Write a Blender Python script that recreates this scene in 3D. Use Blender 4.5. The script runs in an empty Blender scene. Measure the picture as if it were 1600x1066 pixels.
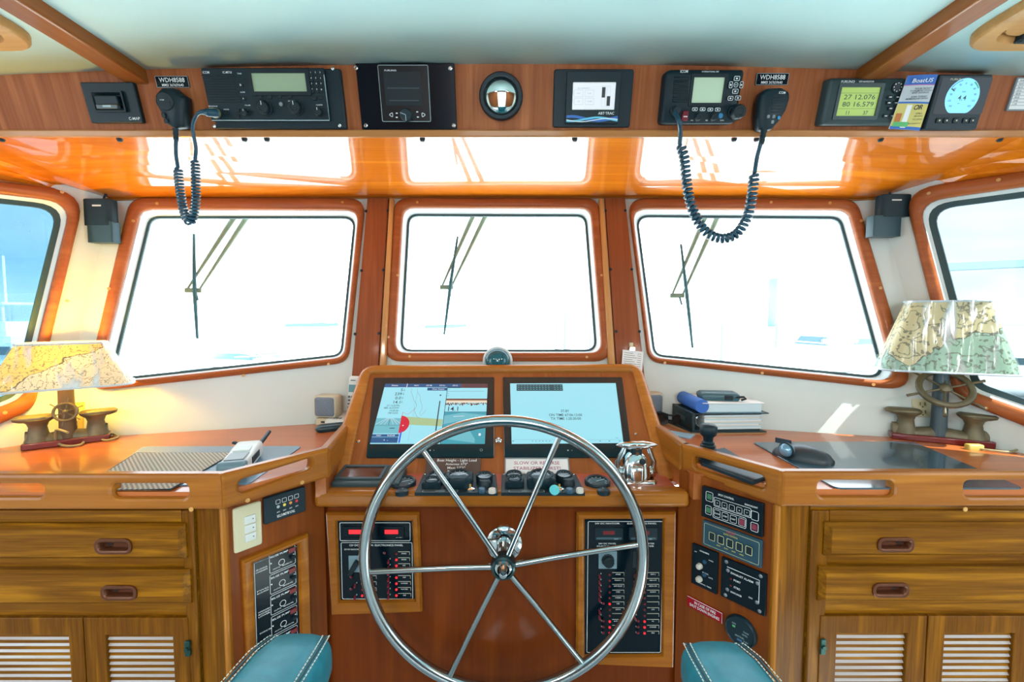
import bpy, math, random
from mathutils import Vector as V3, Matrix, noise
from mathutils.geometry import tessellate_polygon
random.seed(7)
SC = bpy.context.scene
COL = SC.collection
R = math.radians
PI = math.pi

# ------------------------------------------------------------ camera, world, sun, lights, exposure
FPX, PITCH, EYE = 711.11, R(3.46), V3((0, 0, 1.30))
cam = bpy.data.objects.new('camera', bpy.data.cameras.new('camera'))
COL.objects.link(cam)
cam.data.sensor_width = 36.0
cam.data.lens = 16.0
cam.data.clip_start = 0.02
cam.location = EYE
cam.rotation_euler = (PI / 2 - PITCH, 0, 0)
SC.camera = cam

SC.view_settings.view_transform = 'Standard'
SC.view_settings.look = 'None'
SC.view_settings.exposure = 0.33
SC.view_settings.gamma = 1.0
SC.view_settings.use_curve_mapping = False

world = bpy.data.worlds.new('hazy_sky')
SC.world = world
world.use_nodes = True
wn, wl = world.node_tree.nodes, world.node_tree.links
wn.clear()
tc = wn.new('ShaderNodeTexCoord')
mp = wn.new('ShaderNodeMapping')
mp.inputs['Scale'].default_value = (2.0, 2.0, 7.0)
nz = wn.new('ShaderNodeTexNoise')
nz.inputs['Scale'].default_value = 1.3
nz.inputs['Detail'].default_value = 5
cr = wn.new('ShaderNodeValToRGB')
cr.color_ramp.elements[0].position = 0.38
cr.color_ramp.elements[0].color = (0.62, 0.83, 1.0, 1)
cr.color_ramp.elements[1].position = 0.62
cr.color_ramp.elements[1].color = (0.93, 0.98, 1.0, 1)
bg = wn.new('ShaderNodeBackground')
SKY = 4.4
bg.inputs['Strength'].default_value = SKY
wo = wn.new('ShaderNodeOutputWorld')
wl.new(tc.outputs['Generated'], mp.inputs['Vector'])
wl.new(mp.outputs['Vector'], nz.inputs['Vector'])
wl.new(nz.outputs['Fac'], cr.inputs['Fac'])
wl.new(cr.outputs['Color'], bg.inputs['Color'])
wl.new(bg.outputs['Background'], wo.inputs['Surface'])

SUN_TO = V3((0.46, -0.22, 0.72)).normalized()       # direction towards the sun: over the starboard quarter
sun = bpy.data.objects.new('sun', bpy.data.lights.new('sun', 'SUN'))
COL.objects.link(sun)
sun.data.energy = 45.0
sun.data.angle = R(0.6)
sun.data.color = (1.0, 0.95, 0.86)
sun.rotation_euler = SUN_TO.to_track_quat('Z', 'Y').to_euler()

def area_light(name, loc, size, watts, color):
    ld = bpy.data.lights.new(name, 'AREA'); ld.shape = 'DISK'; ld.size = size; ld.energy = watts; ld.color = color
    o = bpy.data.objects.new(name, ld); COL.objects.link(o); o.location = loc
    return o
# unseen fill lamps added aft to brighten the cabin; fittings built with the ceiling
FILL_LAMPS = [(-1.0, -.75), (1.0, -.75), (-.45, -1.2), (.45, -1.2)]
for x_, y_ in FILL_LAMPS: area_light('added_fill_light', (x_, y_, 1.785), .22, 12, (1.0, .97, .92))

# ------------------------------------------------------------ pixel rays and planes
def ray(u, v):
    a, b = (u - 800) / FPX, (533 - v) / FPX
    return V3((a, math.cos(PITCH) + b * math.sin(PITCH), -math.sin(PITCH) + b * math.cos(PITCH)))

def hit(u, v, p, n):
    d = ray(u, v)
    return EYE + d * ((p - EYE).dot(n) / d.dot(n))

def zp(u, v, z):
    return hit(u, v, V3((0, 0, z)), V3((0, 0, 1)))

def yp(u, v, y):
    return hit(u, v, V3((0, y, 0)), V3((0, 1, 0)))

class Plane:
    """A flat face of the cabin: U to the right, V up, N towards the room."""
    def __init__(s, o, u, v):
        s.O = V3(o)
        s.U = V3(u).normalized()
        s.N = s.U.cross(V3(v)).normalized()
        s.V = s.N.cross(s.U)
    def uv(s, u, v, n=0.0):
        d = hit(u, v, s.O + s.N * n, s.N) - s.O
        return (d.dot(s.U), d.dot(s.V))
    def p(s, u, v, n=0.0):
        return hit(u, v, s.O + s.N * n, s.N)
    def at(s, a, b, n=0.0):
        return s.O + s.U * a + s.V * b + s.N * n
    def mat(s, a=0.0, b=0.0, n=0.0):
        o = s.at(a, b, n)
        return Matrix(((s.U.x, s.V.x, s.N.x, o.x), (s.U.y, s.V.y, s.N.y, o.y), (s.U.z, s.V.z, s.N.z, o.z), (0, 0, 0, 1)))

# ------------------------------------------------------------ mesh builder
def rpoly(c, r, seg=5):
    out, n = [], len(c)
    rr = r if isinstance(r, (list, tuple)) else [r] * n
    for i in range(n):
        p, a, b = V3((*c[i], 0)), V3((*c[i - 1], 0)), V3((*c[(i + 1) % n], 0))
        da, db = (a - p), (b - p)
        la, lb = da.length, db.length
        da.normalize(); db.normalize()
        ang = da.angle(db)
        t = min(rr[i] / math.tan(ang / 2), la * .49, lb * .49)
        s, e = p + da * t, p + db * t
        for k in range(seg + 1):
            f = k / seg
            q = s * (1 - f) ** 2 + p * 2 * f * (1 - f) + e * f * f
            out.append((q.x, q.y))
    return out

def rrect(cx, cy, w, h, r, seg=4):
    return rpoly([(cx - w / 2, cy - h / 2), (cx + w / 2, cy - h / 2), (cx + w / 2, cy + h / 2), (cx - w / 2, cy + h / 2)], r, seg)

def area(c):
    return sum(c[i - 1][0] * c[i][1] - c[i][0] * c[i - 1][1] for i in range(len(c))) / 2

def offset(c, d):
    """Inset (d > 0) a polygon by moving every edge."""
    n, out = len(c), []
    s = 1 if area(c) > 0 else -1
    for i in range(n):
        p, a, b = c[i], c[i - 1], c[(i + 1) % n]
        def nrm(q, w):
            x, y = w[0] - q[0], w[1] - q[1]
            l = math.hypot(x, y) or 1
            return (-y / l * s, x / l * s)
        n1, n2 = nrm(a, p), nrm(p, b)
        k = 1 + n1[0] * n2[0] + n1[1] * n2[1]
        k = max(k, .2)
        out.append((p[0] + (n1[0] + n2[0]) * d / k, p[1] + (n1[1] + n2[1]) * d / k))
    return out

_txt = {}
def glyphs(s):
    if s not in _txt:
        cu = bpy.data.curves.new('t', 'FONT')
        cu.body = s
        cu.resolution_u = 2
        cu.offset = .007
        o = bpy.data.objects.new('t', cu)
        m = o.to_mesh()
        vs = [tuple(v.co) for v in m.vertices]
        fs = [tuple(p.vertices) for p in m.polygons]
        o.to_mesh_clear()
        bpy.data.objects.remove(o)
        bpy.data.curves.remove(cu)
        _txt[s] = (vs, fs)
    return _txt[s]

class G:
    def __init__(s):
        s.v, s.f = [], []
    def add(s, vs, fs, M=None):
        o = len(s.v)
        s.v += [(M @ V3(p)) if M else V3(p) for p in vs]
        s.f += [tuple(i + o for i in f) for f in fs]
        return s
    def box(s, x0, x1, y0, y1, z0, z1, M=None):
        return s.add([(x0, y0, z0), (x1, y0, z0), (x1, y1, z0), (x0, y1, z0), (x0, y0, z1), (x1, y0, z1), (x1, y1, z1), (x0, y1, z1)],
                     [(0, 3, 2, 1), (4, 5, 6, 7), (0, 1, 5, 4), (1, 2, 6, 5), (2, 3, 7, 6), (3, 0, 4, 7)], M)
    def loft(s, loops, closed=True, cap0=False, cap1=False, M=None):
        n, vs, fs = len(loops[0]), [], []
        for l in loops:
            vs += list(l)
        for k in range(len(loops) - 1):
            for i in range(n if closed else n - 1):
                j = (i + 1) % n
                fs.append((k * n + i, k * n + j, (k + 1) * n + j, (k + 1) * n + i))
        if cap0: fs.append(tuple(range(n))[::-1])
        if cap1: fs.append(tuple(range((len(loops) - 1) * n, len(loops) * n)))
        return s.add(vs, fs, M)
    def prism(s, pts, z0, z1, ch=0.0, M=None):
        if area(pts) < 0: pts = pts[::-1]
        L = [[(x, y, z0) for x, y in pts]]
        if ch:
            L.append([(x, y, z1 - ch) for x, y in pts])
            L.append([(x, y, z1) for x, y in offset(pts, ch)])
        else:
            L.append([(x, y, z1) for x, y in pts])
        return s.loft(L, True, True, True, M)
    def rbox(s, cx, cy, w, h, z0, z1, r=.003, ch=0.0, M=None, seg=3):
        return s.prism(rrect(cx, cy, w, h, r, seg), z0, z1, ch, M)
    def plate(s, outer, holes, z0, z1, M=None, ch=0.0):
        """A slab with holes, front at z1; ch rounds the front arrises in two facets."""
        loops = [outer] + holes
        if ch:
            rims = []
            for k, l in enumerate(loops):
                sg = 1 if k == 0 else -1
                rims.append([[(x, y, z) for x, y in offset(l, sg * d)] for d, z in ((0, z1 - ch), (ch * .32, z1 - ch * .32), (ch, z1))])
            for r_ in rims: s.loft(r_, True, M=M)
            front, z1f = [[(x, y) for x, y, z in r_[2]] for r_ in rims], z1
            ff = [p for l in front for p in l]
            for t in tessellate_polygon([[V3((x * 1000, y * 1000, 0)) for x, y in l] for l in front]):
                a, b, c = [ff[i] for i in t]
                if (b[0] - a[0]) * (c[1] - a[1]) - (c[0] - a[0]) * (b[1] - a[1]) < 0: t = t[::-1]
                s.add([(*ff[i], z1) for i in t], [(0, 1, 2)], M)
            z1 -= ch
        tri = tessellate_polygon([[V3((x * 1000, y * 1000, 0)) for x, y in l] for l in loops])
        flat = [p for l in loops for p in l]
        n = len(flat)
        vs = [(x, y, z1) for x, y in flat] + [(x, y, z0) for x, y in flat]
        fs = []
        for t in tri:
            a, b, c = [flat[i] for i in t]
            t = tuple(t)
            if (b[0] - a[0]) * (c[1] - a[1]) - (c[0] - a[0]) * (b[1] - a[1]) < 0: t = t[::-1]
            if not ch: fs.append(t)
            fs.append(tuple(i + n for i in t[::-1]))
        o = 0
        for k, l in enumerate(loops):
            m = len(l)
            ccw = (area(l) > 0) == (k == 0)
            for i in range(m):
                j = (i + 1) % m
                q = (o + i, o + j, o + j + n, o + i + n)
                fs.append(q[::-1] if ccw else q)
            o += m
        return s.add(vs, fs, M)
    def sheet(s, pts3):
        return s.add(pts3, [tuple(range(len(pts3)))])
    def tube(s, path, r, n=8, closed=False, cap=True, M=None):
        P = [V3(p) for p in path]
        m = len(P)
        rs = r if isinstance(r, (list, tuple)) else [r] * m
        T = []
        for i in range(m):
            a = P[(i - 1) % m] if (closed or i) else P[i]
            b = P[(i + 1) % m] if (closed or i < m - 1) else P[i]
            T.append((b - a).normalized())
        up = V3((0, 0, 1)) if abs(T[0].z) < .9 else V3((1, 0, 0))
        A = T[0].cross(up).normalized()
        loops = []
        for i in range(m):
            A = (A - T[i] * A.dot(T[i])).normalized()
            B = T[i].cross(A)
            loops.append([P[i] + (A * math.cos(2 * PI * k / n) + B * math.sin(2 * PI * k / n)) * rs[i] for k in range(n)])
        if closed:
            loops.append(loops[0])
        return s.loft(loops, True, cap and not closed, cap and not closed, M)
    def lathe(s, prof, n=24, M=None, cap=True):
        loops = [[(max(r, 1e-5) * math.cos(2 * PI * k / n), max(r, 1e-5) * math.sin(2 * PI * k / n), z) for k in range(n)] for r, z in prof]
        return s.loft(loops, True, cap, cap, M)
    def ball(s, c, r, n=16, m=8, M=None):
        rx, ry, rz = r if isinstance(r, tuple) else (r, r, r)
        loops = []
        for j in range(m + 1):
            t = -PI / 2 + PI * j / m
            q = max(math.cos(t), 1e-3)
            loops.append([(c[0] + rx * q * math.cos(2 * PI * k / n), c[1] + ry * q * math.sin(2 * PI * k / n), c[2] + rz * math.sin(t)) for k in range(n)])
        return s.loft(loops, True, True, True, M)
    def cyl(s, x, y, r, z0, z1, n=16, ch=0.0, M=None):
        T = Matrix.Translation((x, y, 0))
        if M: T = M @ T
        pr = [(r, z0), (r, z1)] if not ch else [(r, z0), (r, z1 - ch), (r - ch, z1)]
        return s.lathe(pr, n, T)
    def text(s, t, x, y, h, z=0.0, w=None, al='C', rot=0.0, M=None):
        vs, fs = glyphs(t)
        if not vs: return s
        x0, x1 = min(p[0] for p in vs), max(p[0] for p in vs)
        y0, y1 = 0.0, 0.72
        k = h / (y1 - y0)
        kx = (w / (x1 - x0)) if w else k
        W = (x1 - x0) * kx
        ox = {'C': -W / 2, 'L': 0, 'R': -W}[al]
        T = Matrix.Translation((x, y, z)) @ Matrix.Rotation(rot, 4, 'Z')
        if M: T = M @ T
        return s.add([((p[0] - x0) * kx + ox, p[1] * k - h / 2, 0) for p in vs], fs, T)
    def strip(s, pts, w, z, closed=False):
        n = len(pts)
        lo, hi = [], []
        for i in range(n):
            a = pts[i - 1] if (i or closed) else pts[i]
            b = pts[(i + 1) % n] if (i < n - 1 or closed) else pts[i]
            dx, dy = b[0] - a[0], b[1] - a[1]
            l = math.hypot(dx, dy) or 1
            nx, ny = -dy / l * w / 2, dx / l * w / 2
            lo.append((pts[i][0] + nx, pts[i][1] + ny, z)); hi.append((pts[i][0] - nx, pts[i][1] - ny, z))
        return s.loft([lo, hi], closed)
    def flat(s, pts, z):
        if area(pts) < 0: pts = pts[::-1]
        return s.add([(x, y, z) for x, y in pts], [tuple(range(len(pts)))])
    def ring(s, pts, w, z):
        return s.strip(pts, w, z, True)
    def ob(s, name, mat, parent=None, bev=0.0, smooth=35, label=None, M=None, seg=2, kind=None):
        me = bpy.data.meshes.new(name)
        me.from_pydata([tuple(p) for p in s.v], [], s.f)
        me.materials.append(mat)
        if smooth:
            me.polygons.foreach_set('use_smooth', [True] * len(me.polygons))
            me.set_sharp_from_angle(angle=R(smooth))
        me.update()
        o = bpy.data.objects.new(name, me)
        COL.objects.link(o)
        if parent: o.parent = parent
        if M is not None: o.matrix_basis = M
        if bev:
            b = o.modifiers.new('bevel', 'BEVEL')
            b.width = bev; b.segments = seg; b.limit_method = 'ANGLE'; b.angle_limit = R(40)
            b.harden_normals = False
        if label: o['label'] = label
        if kind: o['kind'] = kind
        return o

def thing(name, label, cat, M=None, group=None):
    o = bpy.data.objects.new(name, None)
    o.empty_display_size = .05
    COL.objects.link(o)
    if M is not None: o.matrix_basis = M
    o['label'] = label; o['category'] = cat
    if group: o['group'] = group
    return o

def struct(name, M=None):
    o = bpy.data.objects.new(name, None)
    COL.objects.link(o)
    if M is not None: o.matrix_basis = M
    o['kind'] = 'structure'
    return o

def tag(o, label, cat, group=None):
    o['label'] = label; o['category'] = cat
    if group: o['group'] = group
    return o

def dup(o, M, parent=None):
    c = o.copy()
    COL.objects.link(c)
    c.parent = parent if parent else o.parent
    c.matrix_basis = M
    return c

def T(x, y, z=0.0): return Matrix.Translation((x, y, z))
def RX(a): return Matrix.Rotation(a, 4, 'X')
def RY(a): return Matrix.Rotation(a, 4, 'Y')
def RZ(a): return Matrix.Rotation(a, 4, 'Z')

class Dev:
    """A device fixed on a plane: corners of its front face in photo pixels, front face proud by n."""
    def __init__(s, plane, quad, n):
        s.pl, s.n = plane, n
        q = [plane.uv(a, b, n) for a, b in quad]
        s.cx = sum(p[0] for p in q) / 4; s.cy = sum(p[1] for p in q) / 4
        d = lambda a, b: math.hypot(a[0] - b[0], a[1] - b[1])
        s.w = (d(q[0], q[1]) + d(q[2], q[3])) / 2
        s.h = (d(q[0], q[3]) + d(q[1], q[2])) / 2
        s.q = [(p[0] - s.cx, p[1] - s.cy) for p in q]
        s.M = plane.mat(s.cx, s.cy, 0)
    def L(s, u, v, n=None):
        a, b = s.pl.uv(u, v, s.n if n is None else n)
        return (a - s.cx, b - s.cy)
    def quad(s, pts, n=None):
        """mean rectangle of four pixel corners: cx, cy, w, h"""
        q = [s.L(a, b, n) for a, b in pts]
        xs = sorted(p[0] for p in q); ys = sorted(p[1] for p in q)
        x0, x1, y0, y1 = (xs[0] + xs[1]) / 2, (xs[2] + xs[3]) / 2, (ys[0] + ys[1]) / 2, (ys[2] + ys[3]) / 2
        return ((x0 + x1) / 2, (y0 + y1) / 2, x1 - x0, y1 - y0)
    def S(s, px):   # size in metres of px pixels at the device
        o = s.pl.at(s.cx, s.cy)
        return px / FPX * (o - EYE).dot(V3((0, math.cos(PITCH), -math.sin(PITCH))))

# ------------------------------------------------------------ materials
_m = {}
def mat(name, c, rough=.5, metal=0.0, coat=0.0, emit=0.0, spec=.5, ecol=None):
    if name in _m: return _m[name]
    m = bpy.data.materials.new(name)
    m.use_nodes = True
    b = m.node_tree.nodes['Principled BSDF']
    b.inputs['Base Color'].default_value = (*c, 1)
    b.inputs['Roughness'].default_value = rough
    b.inputs['Metallic'].default_value = metal
    b.inputs['Coat Weight'].default_value = coat
    b.inputs['Coat Roughness'].default_value = .06
    b.inputs['Specular IOR Level'].default_value = spec
    if emit:
        b.inputs['Emission Color'].default_value = (*(ecol or c), 1)
        b.inputs['Emission Strength'].default_value = emit
    _m[name] = m
    return m

def wood(name, dark, light, axis='x', scale=1.0, rough=.35, coat=.6, crough=.08, bump=.02, spec=.15):
    """Varnished timber: streaks along one axis, fine pores, faint bump."""
    m = bpy.data.materials.new(name)
    m.use_nodes = True
    n, l = m.node_tree.nodes, m.node_tree.links
    b = n['Principled BSDF']
    t = n.new('ShaderNodeTexCoord')
    oi = n.new('ShaderNodeObjectInfo')
    add = n.new('ShaderNodeVectorMath'); add.operation = 'MULTIPLY_ADD'
    add.inputs[1].default_value = (3.1, 4.7, 5.3)
    cmb = n.new('ShaderNodeCombineXYZ')
    for k in range(3): l.new(oi.outputs['Random'], cmb.inputs[k])
    l.new(cmb.outputs[0], add.inputs[0]); l.new(t.outputs['Object'], add.inputs[2])
    mp = n.new('ShaderNodeMapping')
    s = [14 * scale] * 3
    s['xyz'.index(axis)] = 0.9 * scale
    mp.inputs['Scale'].default_value = s
    l.new(add.outputs[0], mp.inputs['Vector'])
    n1 = n.new('ShaderNodeTexNoise'); n1.inputs['Scale'].default_value = 1.6; n1.inputs['Detail'].default_value = 3; n1.inputs['Distortion'].default_value = .6
    l.new(mp.outputs[0], n1.inputs['Vector'])
    mp2 = n.new('ShaderNodeMapping')
    s2 = [160 * scale] * 3
    s2['xyz'.index(axis)] = 5 * scale
    mp2.inputs['Scale'].default_value = s2
    l.new(add.outputs[0], mp2.inputs['Vector'])
    n2 = n.new('ShaderNodeTexNoise'); n2.inputs['Scale'].default_value = 1.0; n2.inputs['Detail'].default_value = 3
    l.new(mp2.outputs[0], n2.inputs['Vector'])
    mul = n.new('ShaderNodeMath'); mul.operation = 'MULTIPLY'; mul.inputs[1].default_value = 9.0
    l.new(n1.outputs['Fac'], mul.inputs[0])
    sn = n.new('ShaderNodeMath'); sn.operation = 'SINE'; l.new(mul.outputs[0], sn.inputs[0])
    mr = n.new('ShaderNodeMapRange'); mr.inputs['From Min'].default_value = -1; l.new(sn.outputs[0], mr.inputs['Value'])
    mx = n.new('ShaderNodeMix'); mx.data_type = 'FLOAT'; mx.inputs['Factor'].default_value = .5
    l.new(mr.outputs['Result'], mx.inputs['A']); l.new(n2.outputs['Fac'], mx.inputs['B'])
    cr = n.new('ShaderNodeValToRGB')
    cr.color_ramp.elements[0].position = .18; cr.color_ramp.elements[0].color = (*dark, 1)
    cr.color_ramp.elements[1].position = .8; cr.color_ramp.elements[1].color = (*light, 1)
    l.new(mx.outputs['Result'], cr.inputs['Fac'])
    l.new(cr.outputs['Color'], b.inputs['Base Color'])
    bp = n.new('ShaderNodeBump'); bp.inputs['Strength'].default_value = bump; bp.inputs['Distance'].default_value = .01
    l.new(n2.outputs['Fac'], bp.inputs['Height']); l.new(bp.outputs['Normal'], b.inputs['Normal'])
    b.inputs['Roughness'].default_value = rough
    b.inputs['Coat Weight'].default_value = coat
    b.inputs['Coat Roughness'].default_value = crough
    b.inputs['Specular IOR Level'].default_value = spec
    return m

def noisy(name, c1, c2, scale=20, rough=.5, bump=0.0, coat=0.0, detail=4, metal=0.0):
    m = bpy.data.materials.new(name)
    m.use_nodes = True
    n, l = m.node_tree.nodes, m.node_tree.links
    b = n['Principled BSDF']
    t = n.new('ShaderNodeTexCoord')
    n1 = n.new('ShaderNodeTexNoise'); n1.inputs['Scale'].default_value = scale; n1.inputs['Detail'].default_value = detail
    l.new(t.outputs['Object'], n1.inputs['Vector'])
    cr = n.new('ShaderNodeValToRGB')
    cr.color_ramp.elements[0].position = .3; cr.color_ramp.elements[0].color = (*c1, 1)
    cr.color_ramp.elements[1].position = .7; cr.color_ramp.elements[1].color = (*c2, 1)
    l.new(n1.outputs['Fac'], cr.inputs['Fac']); l.new(cr.outputs['Color'], b.inputs['Base Color'])
    if bump:
        bp = n.new('ShaderNodeBump'); bp.inputs['Strength'].default_value = bump; bp.inputs['Distance'].default_value = .004
        l.new(n1.outputs['Fac'], bp.inputs['Height']); l.new(bp.outputs['Normal'], b.inputs['Normal'])
    b.inputs['Roughness'].default_value = rough
    b.inputs['Metallic'].default_value = metal
    b.inputs['Coat Weight'].default_value = coat
    return m

def glass(name, tint, gloss=.06):
    m = bpy.data.materials.new(name)
    m.use_nodes = True
    n, l = m.node_tree.nodes, m.node_tree.links
    n.clear()
    o = n.new('ShaderNodeOutputMaterial')
    tr = n.new('ShaderNodeBsdfTransparent'); tr.inputs['Color'].default_value = (*tint, 1)
    gl = n.new('ShaderNodeBsdfGlossy'); gl.inputs['Roughness'].default_value = .02
    lw = n.new('ShaderNodeLayerWeight')
    pw = n.new('ShaderNodeMath'); pw.operation = 'POWER'; pw.inputs[1].default_value = 4.0
    fr = n.new('ShaderNodeMath'); fr.operation = 'MULTIPLY_ADD'; fr.inputs[1].default_value = .7; fr.inputs[2].default_value = .03
    l.new(lw.outputs['Facing'], pw.inputs[0]); l.new(pw.outputs[0], fr.inputs[0])
    mx = n.new('ShaderNodeMixShader')
    l.new(fr.outputs[0], mx.inputs[0]); l.new(tr.outputs[0], mx.inputs[1]); l.new(gl.outputs[0], mx.inputs[2])
    l.new(mx.outputs[0], o.inputs[0])
    return m

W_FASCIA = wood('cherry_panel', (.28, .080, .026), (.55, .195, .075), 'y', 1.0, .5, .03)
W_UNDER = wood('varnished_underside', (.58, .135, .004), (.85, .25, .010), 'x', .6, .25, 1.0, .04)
W_FRAME = wood('window_frame_teak', (.30, .080, .022), (.45, .140, .045), 'x', 1.0, .4, .12)
W_POST = wood('post_cherry', (.24, .064, .020), (.37, .115, .042), 'y', 1.0, .45, .05)
W_STRIP = wood('light_strip', (.50, .24, .075), (.66, .36, .13), 'y', 1.0, .4, .4)
W_COUNTER = wood('counter_veneer', (.42, .115, .026), (.58, .19, .050), 'x', .8, .3, .5)
W_RAIL = wood('rail_teak', (.27, .085, .008), (.44, .165, .018), 'x', 1.2, .3, .3)
W_CAB = wood('cabinet_teak_horizontal', (.125, .042, .001), (.36, .150, .005), 'x', 2.2, .36, .05, spec=.12)
W_CABV = wood('cabinet_teak_vertical', (.105, .034, .001), (.29, .112, .004), 'y', 2.2, .36, .05, spec=.12)
W_FRONT = wood('console_mahogany', (.12, .021, .001), (.20, .042, .002), 'y', .7, .4, .05)
W_SCREEN = wood('screen_panel_cherry', (.28, .088, .024), (.40, .150, .048), 'y', 1.2, .5, .04)
W_MOULD = wood('console_moulding', (.36, .130, .022), (.52, .215, .05), 'x', 1.0, .35, .25)
W_BEAM = wood('ceiling_beam_teak', (.26, .075, .014), (.42, .15, .035), 'y', .8, .35, .3)
W_HATCH = wood('hatch_maple', (.52, .27, .09), (.66, .38, .15), 'x', .8, .4, .4)
M_SLAT = wood('sheen_slat', (.36, .31, .29), (.52, .50, .50), 'x', 1.5, .35, .3)  # pale tone holds the light glancing off the glossy slats
M_CEIL = noisy('ceiling_vinyl', (.52, .76, .78), (.57, .81, .83), 6, .55, .15)
M_WALL = noisy('cream_wall_panel', (.58, .64, .61), (.64, .69, .66), 3, .5, .03)
M_BLACK = mat('black_plastic', (.004, .016, .023), .45, spec=.35)
M_SOFTBLACK = mat('satin_black_housing', (.005, .020, .029), .42, spec=.3)
M_GLOSSBLACK = mat('gloss_black_panel', (.0015, .008, .014), .14, spec=.2)
M_DARKGREY = mat('dark_grey_housing', (.028, .055, .062), .45)
M_GREY = mat('mid_grey_plastic', (.20, .24, .26), .4)
M_WHITE = mat('white_print', (.80, .86, .88), .6)
M_DIM = mat('grey_print', (.38, .50, .54), .6)
M_YELPRINT = mat('yellow_print', (.75, .62, .10), .6)
M_GREENPRINT = mat('green_print', (.10, .45, .16), .6)
M_REDPRINT = mat('red_print', (.55, .03, .04), .6)
M_MAGPRINT = mat('magenta_print', (.45, .10, .30), .6)
M_PAPER = mat('white_paper', (.80, .82, .82), .7)
M_BLUEPAPER = mat('blue_paper', (.03, .14, .50), .6)
M_INK = mat('dark_ink', (.02, .04, .06), .7)
M_CHROME = mat('polished_steel', (.62, .68, .70), .09, 1.0)
M_STEEL = mat('wheel_steel', (.42, .47, .49), .16, 1.0)
M_BRASS = mat('brass', (.60, .40, .10), .35, 1.0)
M_PLUG = mat('timber_plug', (.55, .28, .07), .4, 0, .5)
M_LCD = mat('lcd_olive', (.30, .40, .27), .25, 0, 0, .10)
M_LCDGREEN = mat('lcd_green', (.34, .48, .10), .3, 0, 0, .25)
M_LCDPALE = mat('lcd_pale', (.46, .60, .44), .22, 0, 0, .12)
M_LCDINK = mat('lcd_ink', (.05, .10, .06), .5)
M_BLUELCD = mat('backlit_blue', (.10, .40, .72), .3, 0, 0, .75, .5, (.17, .55, .86))
M_SCRBLUE = mat('screen_pale_blue', (.02, .05, .06), .2, 0, 0, .78, .5, (.33, .76, .88))
M_SCRWHITE = mat('screen_white', (.05, .05, .05), .2, 0, 0, .78, .5, (.78, .88, .96))
M_SCRNAVY = mat('screen_navy', (.01, .02, .03), .2, 0, 0, .75, .5, (.01, .10, .27))
M_SCRTEAL = mat('screen_teal', (.01, .02, .03), .2, 0, 0, .75, .5, (.05, .37, .46))
M_SCRTEAL2 = mat('screen_light_teal', (.01, .02, .03), .2, 0, 0, .75, .5, (.16, .53, .62))
M_SCRGREEN = mat('screen_olive', (.01, .02, .03), .2, 0, 0, .75, .5, (.42, .58, .30))
M_SCRRED = mat('screen_red', (.01, .01, .01), .2, 0, 0, .78, .5, (.66, .02, .06))
M_SCRBROWN = mat('screen_brown', (.01, .01, .01), .2, 0, 0, .8, .5, (.16, .07, .05))
M_SCRMAUVE = mat('screen_mauve', (.01, .01, .01), .2, 0, 0, .8, .5, (.10, .055, .075))
M_SCRINK = mat('screen_ink', (.008, .03, .05), .3)
M_REDLED = mat('red_led', (.5, .01, .01), .3, 0, 0, .9, .5, (1.0, .015, .03))
M_REDDIM = mat('red_lens_unlit', (.17, .008, .012), .3)
M_TOGGLE = mat('red_toggle', (.22, .012, .030), .4)
M_REDSIGN = mat('red_sign', (.30, .002, .010), .5, spec=.2)
M_CORD = mat('cord_rubber', (.006, .055, .095), .32)
M_BEIGE = mat('beige_plastic', (.55, .50, .36), .45)
M_PHONE = mat('phone_white', (.62, .66, .64), .4)
M_GRILLE = noisy('speaker_cloth', (.13, .17, .22), (.19, .24, .30), 500, .8)
M_PAD = mat('blue_grey_desk_pad', (.12, .25, .36), .25, 0, .6)
M_DARKPAD = mat('dark_desk_pad', (.030, .075, .105), .22, 0, .7)
M_BRONZE = noisy('weathered_bronze', (.10, .085, .045), (.19, .165, .10), 30, .5, .1, 0, 4, .35)
M_MAROON = mat('maroon_board', (.14, .008, .012), .25, 0, .6)
M_PLATE = mat('dash_plate_red', (.36, .062, .022), .4, 0, .3)
M_TEAL = noisy('teal_leather', (.004, .165, .225), (.010, .215, .285), 60, .42, .12, .0)
M_THREAD = mat('pale_thread', (.60, .66, .60), .7)
M_GASKET = mat('window_gasket', (.03, .07, .08), .6)
M_REVEAL = mat('white_reveal', (.72, .80, .80), .4)
M_OFFGREEN = mat('wiper_arm_green', (.16, .20, .13), .5)
M_WIPER = mat('wiper_blade', (.015, .075, .085), .5)
M_CLEAR = glass('clear_glass', (.96, .98, .98))
M_TINT = glass('tinted_glass', (.225, .245, .255))
# ------------------------------------------------------------ main planes of the pilothouse
LEAN, RAKE = R(16.4), R(10)
FAS = Plane((0, 1.0, 1.681), (1, 0, 0), (0, -math.sin(LEAN), math.cos(LEAN)))
JZ = 1.681
WC = Plane((0, 1.515, JZ), (1, 0, 0), (0, math.sin(RAKE), math.cos(RAKE)))
ANG = R(17.5)
WL = Plane(WC.p(571, 310), (math.cos(ANG), math.sin(ANG), 0), WC.V)
WL = Plane(WL.O, WL.U, WC.V)
WR = Plane(WC.p(979, 310), (math.cos(ANG), -math.sin(ANG), 0), WC.V)
CZ = 0.975                                        # counter height
CLb, CLt = WL.p(88, 683), WL.p(156, 385)
CRb, CRt = WR.p(1478, 682), WR.p(1390, 377)
SIDE = R(35)                                      # the side walls toe in towards the bow
SL = Plane(CLb, (math.sin(SIDE), math.cos(SIDE), 0), CLt - CLb)
SR = Plane(CRb, (math.sin(SIDE), -math.cos(SIDE), 0), CRt - CRb)
TS = math.tan(SIDE)
def side_x(y, s): return (CLb.x - (CLb.y - y) * TS) if s < 0 else (CRb.x + (CRb.y - y) * TS)
CAB = Plane((0, .83, 0), (1, 0, 0), (0, 0, 1))
CF = Plane((0, 1.0, 0), (1, 0, 0), (0, 0, 1))
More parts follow.
